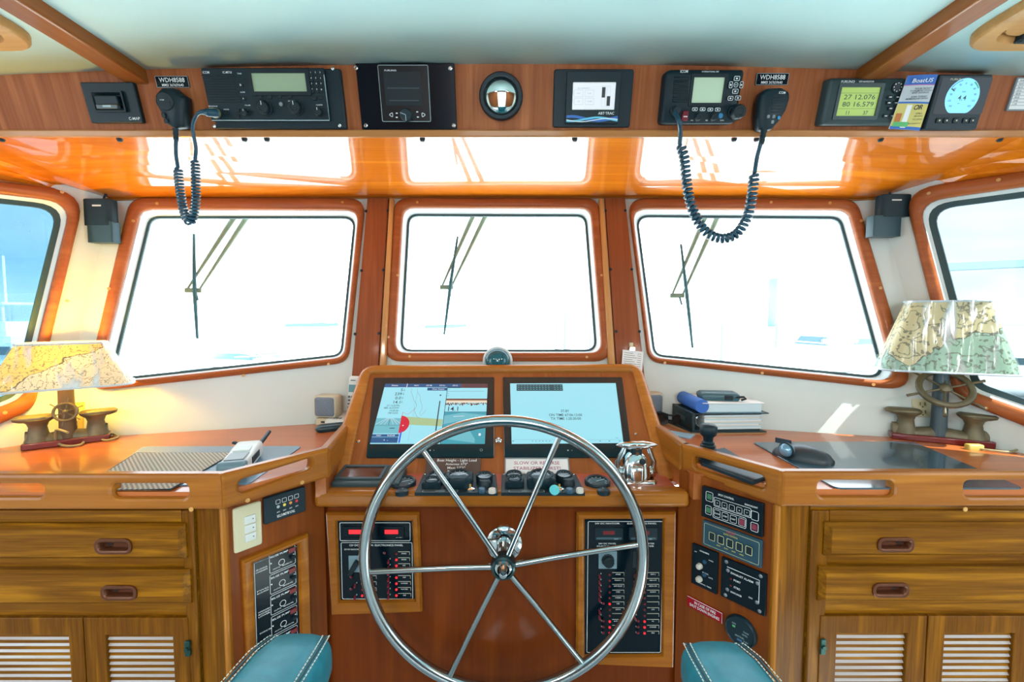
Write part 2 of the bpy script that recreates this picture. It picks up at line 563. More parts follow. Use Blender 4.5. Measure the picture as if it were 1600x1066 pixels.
CTR = Plane((0, 0, CZ), (1, 0, 0), (0, 1, 0))
LZ = 0.915                                        # instrument ledge of the helm console
LEDGE = Plane((0, 0, LZ), (1, 0, 0), (0, 1, 0))
ELV = R(41.7)
SCR = Plane((0, 1.075, LZ), (1, 0, 0), (0, math.cos(ELV), math.sin(ELV)))
BACK = -1.7

def on_line(pl, a, b, z):
    """point of the line a-b (3D) at height z"""
    f = (z - a.z) / (b.z - a.z)
    return a + (b - a) * f

# ------------------------------------------------------------ setting
for i, (x_, y_) in enumerate(FILL_LAMPS):  # invented fittings to carry the added fill light
    t = thing('added_fill_lamp', 'round flush fill lamp added behind the helm chair, %s' % ('port side', 'starboard side', 'port of the after door', 'starboard of the after door')[i], 'lamp', Matrix.Translation((x_, y_, 1.79)), 'added fill lamps')
    G().lathe([(.135, .035), (.135, .0), (.125, -.003), (.118, 0), (.118, .012)], 32, None, False).ob('bezel', M_STEEL, t, smooth=40)
    G().lathe([(.118, .012), (.0005, .012)], 32, None, False).ob('diffuser', mat('fill_diffuser', (.9, .88, .82), .4, 0, 0, 2.0), t)
g = G(); g.box(-1.95, 1.95, BACK, 1.75, -.05, 0)
fl = g.ob('floor', noisy('blue_grey_carpet', (.26, .33, .35), (.34, .40, .42), 80, .9, .3), smooth=0); fl['kind'] = 'structure'

def ceil_z(x): return 1.809 - .018 * (x + .03) ** 2
g = G()
xs = [-1 + i * .1 for i in range(21)]
rows_ = []
for y, dz in ((BACK, .02), (-.4, .012), (.15, .006), (.6, 0), (1.05, 0)):
    hw = [min(1.92, abs(side_x(max(y, .15), s)) + .10) for s in (-1, 1)]
    rows_.append([(x * hw[x > 0], y, ceil_z(x * hw[x > 0]) + dz) for x in xs])
g.loft(rows_, False)
ce = g.ob('ceiling', M_CEIL); ce['kind'] = 'structure'
so = ce.modifiers.new('thick', 'SOLIDIFY'); so.thickness = .04; so.offset = 1
g = G(); g.prism([(-1.28, 1.06), (1.24, 1.06), (1.15, 1.25), (.45, 1.62), (-.5, 1.62), (-1.2, 1.25)], 1.85, 1.89); o = g.ob('roof', M_WALL); o['kind'] = 'structure'

def wall_with_hole(name, pl, outer3, hole, thick=.03):
    outer = [((p - pl.O).dot(pl.U), (p - pl.O).dot(pl.V)) for p in outer3]
    g = G()
    g.plate(outer, [hole], -thick, 0)
    o = g.ob(name, M_WALL, M=pl.mat(), smooth=0)
    o['kind'] = 'structure'
    return o

def window(n, pl, outer, inner, label_glass, rad_o=.045, rad_i=.034, plugs=(), deep=.035, gasket=.007):
    """wooden moulded frame, pale reveal, black gasket and a pane, in the plane of the wall"""
    w = struct('window_%d' % n, pl.mat())
    oc = [pl.uv(a, b) for a, b in outer]
    ic = [pl.uv(a, b, .012) for a, b in inner]
    if area(oc) < 0: oc.reverse()
    if area(ic) < 0: ic.reverse()
    lp = lambda c, r, z: [(x, y, z) for x, y in rpoly(c, r, 6)]
    g = G()
    mid = [((a[0] * .5 + b[0] * .5), (a[1] * .5 + b[1] * .5)) for a, b in zip(oc, ic)]
    g.loft([lp(oc, rad_o, -.001), lp(oc, rad_o, .008), lp(offset(oc, .005), rad_o, .0135), lp(mid, (rad_o + rad_i) / 2, .016),
            lp(offset(ic, -.004), rad_i, .0135), lp(ic, rad_i, .008), lp(ic, rad_i, -.006)])
    g.ob('frame', W_FRAME, w, smooth=50)
    g = G()
    g.loft([lp(ic, rad_i, .0), lp(ic, rad_i, -.006), lp(offset(ic, .007), rad_i, -deep + .004)])
    g.ob('reveal', M_REVEAL, w, smooth=50)
    gc = offset(ic, .007)
    g = G(); g.loft([lp(gc, rad_i, -deep - .004), lp(gc, rad_i, -deep + .004), lp(offset(gc, gasket), rad_i * .8, -deep + .004), lp(offset(gc, gasket), rad_i * .8, -deep - .004)])
    g.ob('gasket', M_GASKET, w, smooth=50)
    g = G(); g.flat(rpoly(offset(gc, .001), rad_i, 6), -deep)
    g.ob('pane', label_glass, w, smooth=0)
    pm = None
    for u, v in plugs:
        a, b = pl.uv(u, v, .016)
        if pm is None:
            pm = G().cyl(0, 0, .0042, 0, .0012, 10).ob('timber_plug', M_PLUG, w, M=T(a, b, .0148))
        else:
            dup(pm, T(a, b, .0148))
    hole = rpoly(offset(ic, -.002), rad_i, 6)
    return w, hole

Wl_o = [(205, 311), (572, 311), (545, 567), (134, 613)]
Wl_i = [(218, 325), (560, 327), (537, 558), (150, 600)]
Wc_o = [(617, 311), (935, 311), (955, 565), (602, 565)]
Wc_i = [(629, 323), (923, 324), (941, 551), (616, 551)]
Wr_o = [(980, 311), (1337, 313), (1427, 612), (1012, 566)]
Wr_i = [(988, 325), (1327, 326), (1403, 597), (1018, 558)]
Sl_o = [(-200, 262), (133, 301), (52, 640), (-200, 745)]
Sl_i = [(-200, 278), (113, 315), (38, 622), (-200, 715)]
Sr_o = [(1412, 297), (1800, 240), (1800, 745), (1493, 622)]
Sr_i = [(1432, 315), (1800, 262), (1800, 712), (1510, 610)]
_, hl = window(1, WL, Wl_o, Wl_i, M_CLEAR, .05, .036, [(245, 318), (535, 316), (208, 345), (170, 451), (380, 587), (513, 569)])
_, hc = window(2, WC, Wc_o, Wc_i, M_CLEAR, .05, .036, [(652, 316), (640, 557), (917, 558), (607, 527), (940, 430), (621, 430)])
_, hr = window(3, WR, Wr_o, Wr_i, M_CLEAR, .05, .036, [(1297, 317), (1346, 345), (1376, 450), (1039, 567), (1191, 583), (1365, 601), (1205, 316)])
_, hsl = window(4, SL, Sl_o, Sl_i, M_CLEAR, .06, .045, [(97, 300), (105, 470), (8, 645)], .02, .012)
_, hsr = window(5, SR, Sr_o, Sr_i, M_TINT, .06, .045, [(1451, 302), (1540, 638), (1560, 281)], .02, .014)

# wall slabs around the windows (front three follow the raked windscreen)
def wl(pl, u, v): return pl.p(u, v)
zt = 1.86
def up(pl, p, z):      # slide p along the plane's V until height z
    return p + pl.V * ((z - p.z) / pl.V.z)
pT, pB = WC.p(590, 310), WC.p(590, 400)
A0 = WC.p(571, 310); A1 = WC.p(979, 310)
wall_with_hole('wall_front', WC, [up(WC, A0, .90), up(WC, A1, .90), up(WC, A1, zt), up(WC, A0, zt)], hc)
cl = on_line(None, CLb, CLt, .90); clt = on_line(None, CLb, CLt, zt)
wall_with_hole('wall_front_port', WL, [cl, up(WL, A0, .90), up(WL, A0, zt), clt], hl)
cr_ = on_line(None, CRb, CRt, .90); crt = on_line(None, CRb, CRt, zt)
wall_with_hole('wall_front_starboard', WR, [up(WR, A1, .90), cr_, crt, up(WR, A1, zt)], hr)
sback = lambda p: V3((p.x + (-1 if p.x < 0 else 1) * (p.y - .15) * TS, .15, p.z))
wall_with_hole('wall_left', SL, [sback(cl), cl, clt, sback(clt)], hsl)
wall_with_hole('wall_right', SR, [cr_, sback(cr_), sback(crt), crt], hsr)
# lower and after part of the side walls, out of the picture
for nm, s, p in (('wall_left_lower', -1, cl), ('wall_right_lower', 1, cr_)):
    xb_ = side_x(.15, s)
    g = G(); g.prism([(p.x, p.y), (xb_, .15), (xb_, BACK), (xb_ + .03 * s, BACK), (xb_ + .03 * s, .15), (p.x + .03 * s, p.y)], 0, .90); o = g.ob(nm, M_WALL, smooth=0); o['kind'] = 'structure'
    g = G(); g.box(min(xb_, xb_ + .03 * s), max(xb_, xb_ + .03 * s), BACK, -.55, .90, 1.83); o = g.ob(nm.replace('lower', 'aft'), M_WALL, smooth=0); o['kind'] = 'structure'
# after bulkhead with a wide doorway and two windows
g = G()
g.plate([(-1.95, 0), (1.95, 0), (1.95, 1.84), (-1.95, 1.84)], [[(-.38, .05), (.38, .05), (.38, 1.70), (-.38, 1.70)]], 0, .03)
o = g.ob('wall_back', wood('aft_bulkhead_cherry', (.16, .05, .015), (.26, .085, .03), 'y', .5, .5, .1), M=Matrix(((1, 0, 0, 0), (0, 0, 1, BACK), (0, 1, 0, 0), (0, 0, 0, 1))), smooth=0); o['kind'] = 'structure'

# posts between the windscreens: cherry board, light strip, black screw caps
def post(n, board, strip, screws):
    t = struct('trim_%d' % n, WC.mat())
    q = [WC.uv(*p, .012) for p in board]
    G().prism(q, -.001, .012).ob('board', W_POST, t, bev=.002)
    q = [WC.uv(*p, .020) for p in strip]
    G().prism(q, -.001, .020).ob('corner_strip', W_STRIP, t, bev=.005)
    s0 = None
    for u, v in screws:
        a, b = WC.uv(u, v, .012)
        if s0 is None: s0 = G().cyl(0, 0, .0046, 0, .0025, 10, .001).ob('screw_cap', M_BLACK, t, M=T(a, b, .0118))
        else: dup(s0, T(a, b, .0118))
post(1, [(574, 309), (607, 309), (587, 640), (545, 640)], [(608, 309), (615, 309), (599, 640), (588, 640)],
     [(572, 330), (606, 329), (565, 423), (599, 422), (555, 522), (592, 521)])
post(2, [(945, 309), (977, 309), (1013, 640), (968, 640)], [(936, 309), (944, 309), (967, 640), (955, 640)],
     [(946, 329), (977, 329), (954, 421), (987, 421), (963, 518), (999, 518)])

# ceiling beams and overhead hatches
def beam(n, u0, u1, dz):
    x0, x1 = FAS.p(u0, 113).x, FAS.p(u1, 113).x
    z = ceil_z((x0 + x1) / 2)
    g = G(); g.box(min(x0, x1), max(x0, x1), BACK, .99, z - .025, z + .02)
    o = g.ob('trim_%d' % n, W_BEAM, bev=.004); o['kind'] = 'structure'
beam(3, 193, 229, 0)
beam(4, 1338, 1374, 0)

def hatch(side, label, px):
    c = zp(*px, ceil_z(.85) - .012)
    x_in, yf = c.x, c.y
    t = thing('overhead_hatch', label, 'hatch', Matrix.Translation((0, 0, ceil_z(.95) + .006)), 'overhead hatches in the ceiling')
    xo = x_in + side * .42
    pts = [(x_in, yf), (x_in, yf - .75), (xo, yf - .75), (xo, yf)]
    if area(pts) < 0: pts.reverse()
    lp = lambda d, r, z: [(x, y, z) for x, y in rpoly(offset(pts, d), r, 6)]
    g = G(); g.loft([lp(0, .06, .0), lp(0, .06, -.014), lp(.004, .056, -.019), lp(.026, .05, -.019), lp(.030, .045, -.012), lp(.030, .045, .0)])
    g.ob('frame', W_HATCH, t, smooth=50)
    g = G(); g.prism(rpoly(offset(pts, .031), .05, 6), -.006, .004); g.ob('panel', W_HATCH, t)
    g = G(); g.prism(rpoly(offset(pts, .036), .04, 6), -.011, -.004, .002); g.ob('door', W_HATCH, t, smooth=50)
    lx = x_in + side * .115
    g = G(); g.box(lx - .034, lx + .034, yf - .042, yf - .026, -.020, -.008); g.cyl(lx - side * .030, yf - .034, .004, -.022, -.018, 10)
    g.ob('latch', M_SOFTBLACK, t, bev=.002, label='black latch')
    hx = x_in + side * .165
    g = G(); g.box(hx - .045, hx + .045, yf - .115, yf - .085, -.0135, -.010)
    g.ob('finger_slot', mat('dark_recess', (.02, .008, .004), .8), t, bev=.003, label='dark finger slot')
    return t
hatch(-1, 'wooden overhead hatch with black latch, in the ceiling over the port window', (76, 78))
hatch(1, 'wooden overhead hatch with finger slot, in the ceiling over the starboard window', (1489, 78))

# ------------------------------------------------------------ overhead shelf: fascia, trim strip, varnished underside
shelf = thing('overhead_shelf', 'cherry wood overhead instrument shelf with varnished orange underside above the windscreens', 'shelf')
g = G(); g.box(-1.34, 1.30, 0, .17, -.015, 0)
g.ob('fascia_panel', W_FASCIA, shelf, M=FAS.mat(), smooth=0)
a = FAS.uv(800, 202.5, .006)[1]
g = G(); g.box(-1.34, 1.30, -.004, a, -.016, .007)
g.ob('trim_strip', wood('trim_strip_teak', (.42, .17, .05), (.58, .27, .10), 'x', 1.0, .4, .5), shelf, M=FAS.mat(), bev=.003)
jl = [(-60, 274, SL), (0, 280, SL), (78, 293, SL), (140, 305, WL), (178, 311, WL), (223, 310, WL), (400, 309, WL), (571, 308.5, WL), (785, 308, WC),
      (979, 308.5, WR), (1160, 309, WR), (1337, 311, WR), (1375, 309, WR), (1420, 303, WR), (1480, 289, SR), (1600, 268, SR), (1660, 258, SR)]
J3 = [pl.p(u, v) for u, v, pl in jl]
front = [V3((max(-1.3, min(1.3, p.x * (1.0 if abs(p.x) < 1.1 else 1.03))), 1.0, 1.6795)) for p in J3]
front[0].x, front[-1].x = -1.34, 1.30
g = G()
rows = []
for f in (0, .25, .5, .75, 1.0):
    rows.append([a.lerp(b, f) for a, b in zip(front, J3)])
rows.append([b + (b - a) * .06 for a, b in zip(front, J3)])
g.loft(rows, False)
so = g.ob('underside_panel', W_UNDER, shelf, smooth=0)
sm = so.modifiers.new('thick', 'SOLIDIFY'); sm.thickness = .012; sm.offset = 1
# slim dark bead moulding where the panel meets the windscreens
g = G(); g.tube([p + V3((0, -.004, -.003)) for p in J3], .0035, 6)
g.ob('edge_bead', wood('edge_bead_teak', (.30, .10, .02), (.42, .16, .03), 'x', 1, .4, .5), shelf)
s0 = None
for u in (3, 187, 382, 417, 660, 898, 1147, 1182, 1376, 1562):
    p = zp(u, 216.8, 1.679)
    m = T(p.x, p.y, 1.6815 + .0012)
    if s0 is None: s0 = G().lathe([(.0005, -.0105), (.004, -.010), (.006, -.006), (.006, 0)], 10).ob('screw_cap', M_BLACK, shelf, M=m)
    else: dup(s0, m)

# ------------------------------------------------------------ counters with their fiddle rails
def seg_plane(a, b, z0=0):
    d = V3((b.x - a.x, b.y - a.y, 0))
    return Plane((a.x, a.y, z0), d, (0, 0, 1))

RT, RB = 1.0105, .945
def slot_shape(pl, pts, r=.011):
    q = [pl.uv(*p) for p in pts]
    if area(q) < 0: q.reverse()
    return rpoly(q, r, 5)

def rail_part(root, pl, l, slots, label=None):
    g = G()
    oc = [(0, RB), (l, RB), (l, RT), (0, RT)]
    g.plate(oc, slots, -.019, 0, None, .006)
    return g.ob('fiddle_rail', W_RAIL, root, M=pl.mat(), smooth=25)

LB, LC, LD = zp(345, 742, RT), zp(515, 700, RT), zp(553, 655, RT)
LA = V3((-1.30, LB.y, RT))
RB_, RC, RD = zp(1222, 738, RT), zp(1064, 694, RT), zp(1009, 655, RT)
RA = V3((1.30, RB_.y, RT))

ctl = thing('chart_counter', 'port side varnished counter with slotted wooden fiddle rail, lit yellow by the lamp', 'counter', None, 'pilothouse chart counters')
ctr = thing('chart_counter', 'starboard varnished counter with slotted wooden fiddle rail, under the binders and trackball', 'counter', None, 'pilothouse chart counters')

def zpt(p, z): return V3((p.x, p.y, z))
wcl = lambda p, pl: up(pl, p, CZ)
ptsL = [zpt(LA, CZ), zpt(LB, CZ), zpt(LC, CZ), zpt(LD, CZ), up(WL, WC.p(574, 310), CZ) + V3((.10, .0, 0)), CLb.copy(), V3((0, 0, 0))]
ptsL[0].x = side_x(LA.y, -1)
ptsL.pop()
ptsR = [zpt(RD, CZ), zpt(RC, CZ), zpt(RB_, CZ), V3((side_x(RA.y, 1), RA.y, CZ)), CRb.copy(), up(WR, WC.p(976, 310), CZ) + V3((-.10, 0, 0))]
def top(root, pts):
    q = [(p.x, p.y) for p in pts]
    if area(q) < 0: q.reverse()
    q = offset(q, .010)
    g = G(); g.prism(q, CZ - .03, CZ); g.ob('countertop', W_COUNTER, root, smooth=0)
top(ctl, ptsL)
top(ctr, ptsR)
LA.x, RA.x = side_x(LA.y, -1), side_x(RA.y, 1)
# left rails
p1 = seg_plane(LA, LB)
rail_part(ctl, p1, (LB - LA).length, [slot_shape(p1, [(-60, 757), (67, 757), (67, 777), (-60, 777)]), slot_shape(p1, [(175, 757), (293, 757), (293, 779), (175, 779)])])
p2 = seg_plane(LB, LC)
rail_part(ctl, p2, (LC - LB).length, [slot_shape(p2, [(374, 752), (488, 716), (487, 733), (374, 773)])])
p3 = seg_plane(LC, LD)
rail_part(ctl, p3, (LD - LC).length, [])
q1 = seg_plane(RD, RC)
rail_part(ctr, q1, (RC - RD).length, [])
q2 = seg_plane(RC, RB_)
rail_part(ctr, q2, (RB_ - RC).length, [slot_shape(q2, [(1083, 713), (1194, 745), (1194, 766), (1084, 731)])])
q3 = seg_plane(RB_, RA)
rail_part(ctr, q3, (RA - RB_).length, [slot_shape(q3, [(1279, 752), (1397, 752), (1397, 777), (1279, 777)]), slot_shape(q3, [(1508, 752), (1640, 752), (1640, 777), (1508, 777)])])
pg = None
for root, pl, pts in ((ctl, p2, [(387, 782), (472, 754)]), (ctl, p1, [(299, 796)]), (ctr, q3, [(1508, 796)])):
    for u, v in pts:
        a, b = pl.uv(u, v)
        pm = pl.mat() @ T(a, b, -.0005)
        if pg is None: pg = G().cyl(0, 0, .0042, 0, .0015, 10).ob('timber_plug', M_PLUG, root, M=pm)
        else: dup(pg, pm, root)

# ------------------------------------------------------------ cabinets
def outline_lp(x0, x1, y0, y1, d, z, r=.004):
    return [(x, y, z) for x, y in rrect((x0 + x1) / 2, (y0 + y1) / 2, x1 - x0 - 2 * d, y1 - y0 - 2 * d, r, 3)]

def cabinet(side, label, fr, dr1, dr2, pulls, doors, filler, corner, hinge, ang_a, ang_b):
    root = thing('helm_cabinet', label, 'cabinet', None, 'teak drawer cabinets below the counters')
    M = CAB.mat()
    X = lambda u, n=0.0: CAB.uv(u, 900, n)[0]
    Z = lambda v, n=0.0: CAB.uv(800, v, n)[1]
    xa, xb = X(fr[0]), X(fr[1])
    s = side
    # carcass boards behind the front
    g = G()
    far = 1.36 * s
    g.box(min(xb, far), max(xb, far), .12, .94, -.02, 0)         # full front panel under the face frame
    g.ob('face_frame', W_CAB, root, M=M @ T(0, 0, -.0), smooth=0)
    g = G()                                                     # frame stile at the inner end
    st = X(fr[1] - s * -18 if s < 0 else fr[1] + 27)
    g = G(); g.box(min(xb, st), max(xb, st), .12, .935, 0, .006); g.ob('stile', W_CABV, root, M=M, bev=.003)
    g = G(); xr = [st, far]; g.box(min(xr), max(xr), Z(817, .006), .935, 0, .006); g.ob('top_rail', W_CAB, root, M=M, bev=.002)
    # dark line between rail and cabinet front
    for (u, va, vb), (pu0, pu1, pv0, pv1) in zip((dr1, dr2), pulls):
        n = .020
        x_in = X(u, n); z1, z0 = Z(va, n), Z(vb, n)
        x0, x1 = (far, x_in) if s < 0 else (x_in, far)
        cx0, cx1, cz0, cz1 = X(pu0, n), X(pu1, n), Z(pv1, n), Z(pv0, n)
        hole = rrect((cx0 + cx1) / 2, (cz0 + cz1) / 2, cx1 - cx0, cz1 - cz0, (cz1 - cz0) * .45, 5)
        g = G()
        face = [(x0 + .008, z0 + .008), (x1 - .008, z0 + .008), (x1 - .008, z1 - .008), (x0 + .008, z1 - .008)]
        g.plate(face, [hole], n - .012, n)
        g.loft([[(x0, z0, 0), (x1, z0, 0), (x1, z1, 0), (x0, z1, 0)], [(x0, z0, .010), (x1, z0, .010), (x1, z1, .010), (x0, z1, .010)], [(a, b, n) for a, b in face]])
        d = g.ob('drawer', W_CAB, root, M=M, smooth=20)
        lp = lambda k, z: [(x, y, z) for x, y in offset(hole, k)]
        g = G(); g.loft([lp(-.0045, n - .001), lp(-.004, n + .003), lp(0, n + .004), lp(.003, n + .002), lp(.0035, n - .011)], True, False, True)
        g.ob('pull', mat('bronze_pull', (.13, .042, .018), .25, .5), d, smooth=60, label='flush bronze pull')
        hx = cx0 + (cx1 - cx0) * (.22 if s < 0 else .78)
        g = G(); g.cyl(hx, (cz0 + cz1) / 2, (cz1 - cz0) * .30, n - .0105, n - .0098, 14)
        g.ob('finger_hole', mat('dark_recess', (.02, .008, .004), .8), d)
    # louvred doors
    for (u0, u1, l0, l1, v0, vl) in doors:
        n = .008
        x0, x1, z1 = X(u0, n), X(u1, n), Z(v0, n)
        a0, a1, b1 = X(l0, n), X(l1, n), Z(vl, n)
        zb, lb = .30, b1 - .185
        g = G(); g.plate([(x0, zb), (x1, zb), (x1, z1), (x0, z1)], [[(a0, lb), (a1, lb), (a1, b1), (a0, b1)]], -.002, n, None, .0015)
        d = g.ob('door', W_CABV, root, M=M, smooth=0)
        g = G(); g.box(a0, a1, lb, b1, -.0185, -.0175)
        g.ob('backing', mat('dark_recess', (.02, .008, .004), .8), d)
        sl = None
        k = 0
        z = b1 - .006
        while z > lb + .004:
            m = T((a0 + a1) / 2, z, -.0045) @ RX(R(52))
            if sl is None:
                w = (a1 - a0) / 2 + .003
                sl = G().box(-w, w, -.0018, .0018, -.010, .010).ob('slat', M_SLAT, d, M=m, bev=.001)
            else: dup(sl, m)
            z -= .01235
    if hinge:
        a, b = CAB.uv(*hinge, .010)
        g = G(); g.rbox(0, .008, .010, .014, 0, .006, .002, .001); g.rbox(0, -.008, .010, .014, 0, .006, .002, .001); g.cyl(0, 0, .004, 0, .009, 10)
        g.ob('hinge', mat('dark_green_metal', (.02, .07, .06), .3, .6), root, M=M @ T(a, b, .006), label='small dark hinge')
    # filler board and light corner strip
    f0, f1 = X(filler[0]), X(filler[1])
    g = G(); g.box(min(f0, f1), max(f0, f1), .12, .945, -.02, -.002); g.ob('filler_board', W_CABV, root, M=M, smooth=0)
    # angled panel towards the console
    pa, pb = (ang_a, ang_b) if s < 0 else (ang_b, ang_a)
    pl = seg_plane(pa, pb)
    L = (V3((pb.x - pa.x, pb.y - pa.y, 0))).length
    g = G(); g.box(0, L, .12, RB + .01, -.02, 0); g.ob('angled_panel', W_FRONT2, root, M=pl.mat(), smooth=0)
    cx = corner
    g = G(); g.box(-.0055, .0055, .12, RB, -.012, .0055); g.ob('corner_strip', W_RAIL2, root, M=Matrix.Translation((cx.x, cx.y, 0)) @ (CAB.mat().to_3x3().to_4x4()), bev=.006)
    return root, pl, L
W_RAIL2 = wood('corner_strip_teak', (.36, .130, .012), (.50, .20, .03), 'y', 1.2, .35, .3)
W_FRONT2 = wood('angled_panel_cherry', (.15, .032, .002), (.26, .062, .005), 'y', .8, .4, .06)
aL = CAB.p(352, 900); aL = V3((aL.x, .83, 0)); bL = V3((zp(491, 780, .91).x, .985, 0))
aR = CAB.p(1212, 900); aR = V3((aR.x, .83, 0)); bR = V3((zp(1074, 780, .91).x, .985, 0))
cabL, ANL, lenL = cabinet(-1, 'port teak cabinet with two drawers, louvred doors and angled switch panel', (0, 309), (287, 822, 877), (291, 895, 948),
    ((155, 206, 845, 862), (161, 210, 918, 934)), ((-60, 124, -40, 101, 966, 993), (126, 290, 159, 265, 966, 993)), (310, 352), aL, (293, 1014), aL, bL)
cabR, ANR, lenR = cabinet(1, 'starboard teak cabinet with two drawers, louvred doors and angled keypad panel', (1600, 1262), (1291, 820, 872), (1285, 890, 944),
    ((1371, 1421, 843, 859), (1367, 1417, 914, 930)), ((1285, 1453, 1312, 1423, 963, 990), (1455, 1640, 1482, 1592, 963, 990)), (1261, 1210), aR, (1286, 1011), aR, bR)

# ------------------------------------------------------------ helm console
con = thing('helm_console', 'mahogany helm console with tilted screen panel and instrument ledge between the counters', 'console')
xl, xr = zp(489, 770, LZ).x, zp(1079, 770, LZ).x
g = G(); g.box(bL.x - .01, bR.x + .01, .10, .90, -.02, 0); g.ob('front_panel', W_FRONT, con, M=CF.mat(), smooth=0)
g = G(); g.box(xl, xr, .958, 1.0, .880, LZ + .001); g.ob('front_lip', W_RAIL, con, bev=.010, seg=4, smooth=60)
g = G(); g.box(xl + .02, xr - .02, .995, 1.10, LZ - .02, LZ); g.ob('ledge', M_PLATE, con, smooth=0)
# cheek boards under the inner rails
for a, b in ((LC, LD), (RD, RC)):
    pl = seg_plane(a, b)
    L = V3((b.x - a.x, b.y - a.y, 0)).length
    g = G(); g.box(-.005, L + .05, .905, RB + .015, -.03, -.008); g.ob('cheek_board', wood('cheek_cherry', (.30, .085, .016), (.42, .13, .03), 'x', .8, .3, .5), con, M=pl.mat(), smooth=0)
# tilted screen panel with a rounded moulding
oc = [SCR.uv(a, b, .012) for a, b in ((500, 760), (566, 569), (1001, 567), (1066, 760))]
ic = [SCR.uv(a, b, .008) for a, b in ((536, 765), (578, 582), (989, 579), (1036, 765))]
oc[0] = (oc[0][0], -.02); oc[3] = (oc[3][0], -.02)
g = G(); g.prism(rpoly(oc[::-1], [.001, .04, .04, .001][::-1], 6)[::1], -.02, 0)
g.ob('screen_panel', W_SCREEN, con, M=SCR.mat(), smooth=0)
ol = rpoly(oc, [.001, .045, .045, .001], 6)
il = rpoly([(ic[0][0], -.02), ic[1], ic[2], (ic[3][0], -.02)], [.001, .012, .012, .001], 6)
k = len(ol)
# open moulding along left, top and right
rot = 7
lpz = lambda l, z: [(x, y, z) for x, y in l]
mid = [((a[0] * .5 + b[0] * .5), (a[1] * .5 + b[1] * .5)) for a, b in zip(ol, il)]
mo = [((a[0] * .85 + b[0] * .15), (a[1] * .85 + b[1] * .15)) for a, b in zip(ol, il)]
mi = [((a[0] * .12 + b[0] * .88), (a[1] * .12 + b[1] * .88)) for a, b in zip(ol, il)]
g = G(); g.loft([lpz(ol, -.021), lpz(ol, .006), lpz(mo, .011), lpz(mid, .013), lpz(mi, .010), lpz(il, .005), lpz(il, -.001)], False)
g.ob('moulding', W_MOULD, con, M=SCR.mat(), smooth=50)
tp = SCR.at(0, oc[1][1])
g = G(); g.box(oc[1][0] + .03, oc[2][0] - .03, tp.y - .004, 1.385, tp.z - .03, tp.z - .006); g.ob('top_shelf', W_SCREEN, con, smooth=0)
s0 = None
for u, v in ((596, 581), (961, 580), (994, 678), (622, 738), (560, 690)):
    a, b = SCR.uv(u, v)
    if s0 is None: s0 = G().lathe([(.0045, 0), (.0045, .0015), (.003, .003), (.0005, .0032)], 12).ob('screw', M_CHROME, con, M=SCR.mat(a, b))
    else: dup(s0, SCR.mat(a, b))
g = G(); g.lathe([(.0085, 0), (.0085, .004), (.006, .006), (.0055, .005), (.0005, .0075)], 20)
g.ob('push_button', M_CHROME, con, M=SCR.mat(*SCR.uv(779, 689)), label='round chrome push button')
# ------------------------------------------------------------ instruments on the overhead fascia
def panel_text(t, items, m=None, name='lettering'):
    """items: (text, x, y, h, z[, width, align, rot])"""
    g = G()
    for it in items:
        s_, x, y, h, z = it[:5]
        g.text(s_, x, y, h, z, *(it[5:]))
    return g.ob(name, m or M_WHITE, t, smooth=0)

def px_quad(D, u0, v0, u1, v1, n=None):
    return D.quad([(u0, v0), (u1, v0), (u1, v1), (u0, v1)], n)

# card reader
D = Dev(FAS, [(123.5, 129), (208, 128), (222, 191), (143, 193)], .010)
t = thing('card_reader', 'square black card reader with open slot, first device on the fascia beside the port beam', 'card reader', D.M)
G().rbox(0, 0, D.w, D.h, -.001, .010, .003, .0015).ob('body', M_SOFTBLACK, t)
cx, cy = D.L(172, 159)
w, h = D.w * .60, D.h * .52
lp = lambda k, z: [(x, y, z) for x, y in offset(rrect(cx, cy, w, h, .003, 3), k)]
G().loft([lp(0, .0102), lp(.0, .016), lp(.003, .016), lp(.008, .0105)], True, False, True).ob('slot_bezel', M_BLACK, t)
G().box(cx - w * .33, cx + w * .38, cy - h * .18, cy + h * .26, .0104, .022).ob('card_tray', M_SOFTBLACK, t, bev=.002)
G().box(cx - w * .36, cx + w * .30, cy - h * .36, cy - h * .16, .0104, .020).ob('card', mat('dark_grey_card', (.10, .13, .15), .4), t, bev=.001, label='grey memory card')
G().flat(rrect(cx - w * .02, cy - h * .24, w * .26, h * .10, .0005), .0204).ob('card_label', M_DIM, t)
panel_text(t, [('C-MAP', D.w * .36, -D.h * .39, D.h * .075, .0103)])

# call sign placards
def placard(label, quad):
    D = Dev(FAS, quad, .0025)
    t = thing('call_sign_placard', label, 'placard', D.M, 'call sign placards on the fascia')
    G().rbox(0, 0, D.w, D.h, -.001, .0025, .0008, .0005).ob('plate', M_GLOSSBLACK, t)
    G().ring(rrect(0, 0, D.w - .0012, D.h - .0012, .001), .0007, .0027).ob('border', M_DIM, t)
    panel_text(t, [('WDH8588', 0, D.h * .17, D.h * .40, .0028, D.w * .78), ('MMSI 367659640', 0, -D.h * .27, D.h * .24, .0028, D.w * .66)])
placard('black WDH8588 placard between the card reader and the long radio', [(241, 119), (292, 118.5), (297, 136.5), (246, 137.5)])
placard('black WDH8588 placard above the microphone beside the small radio', [(1183, 114.5), (1233, 114), (1231, 133), (1180, 133)])

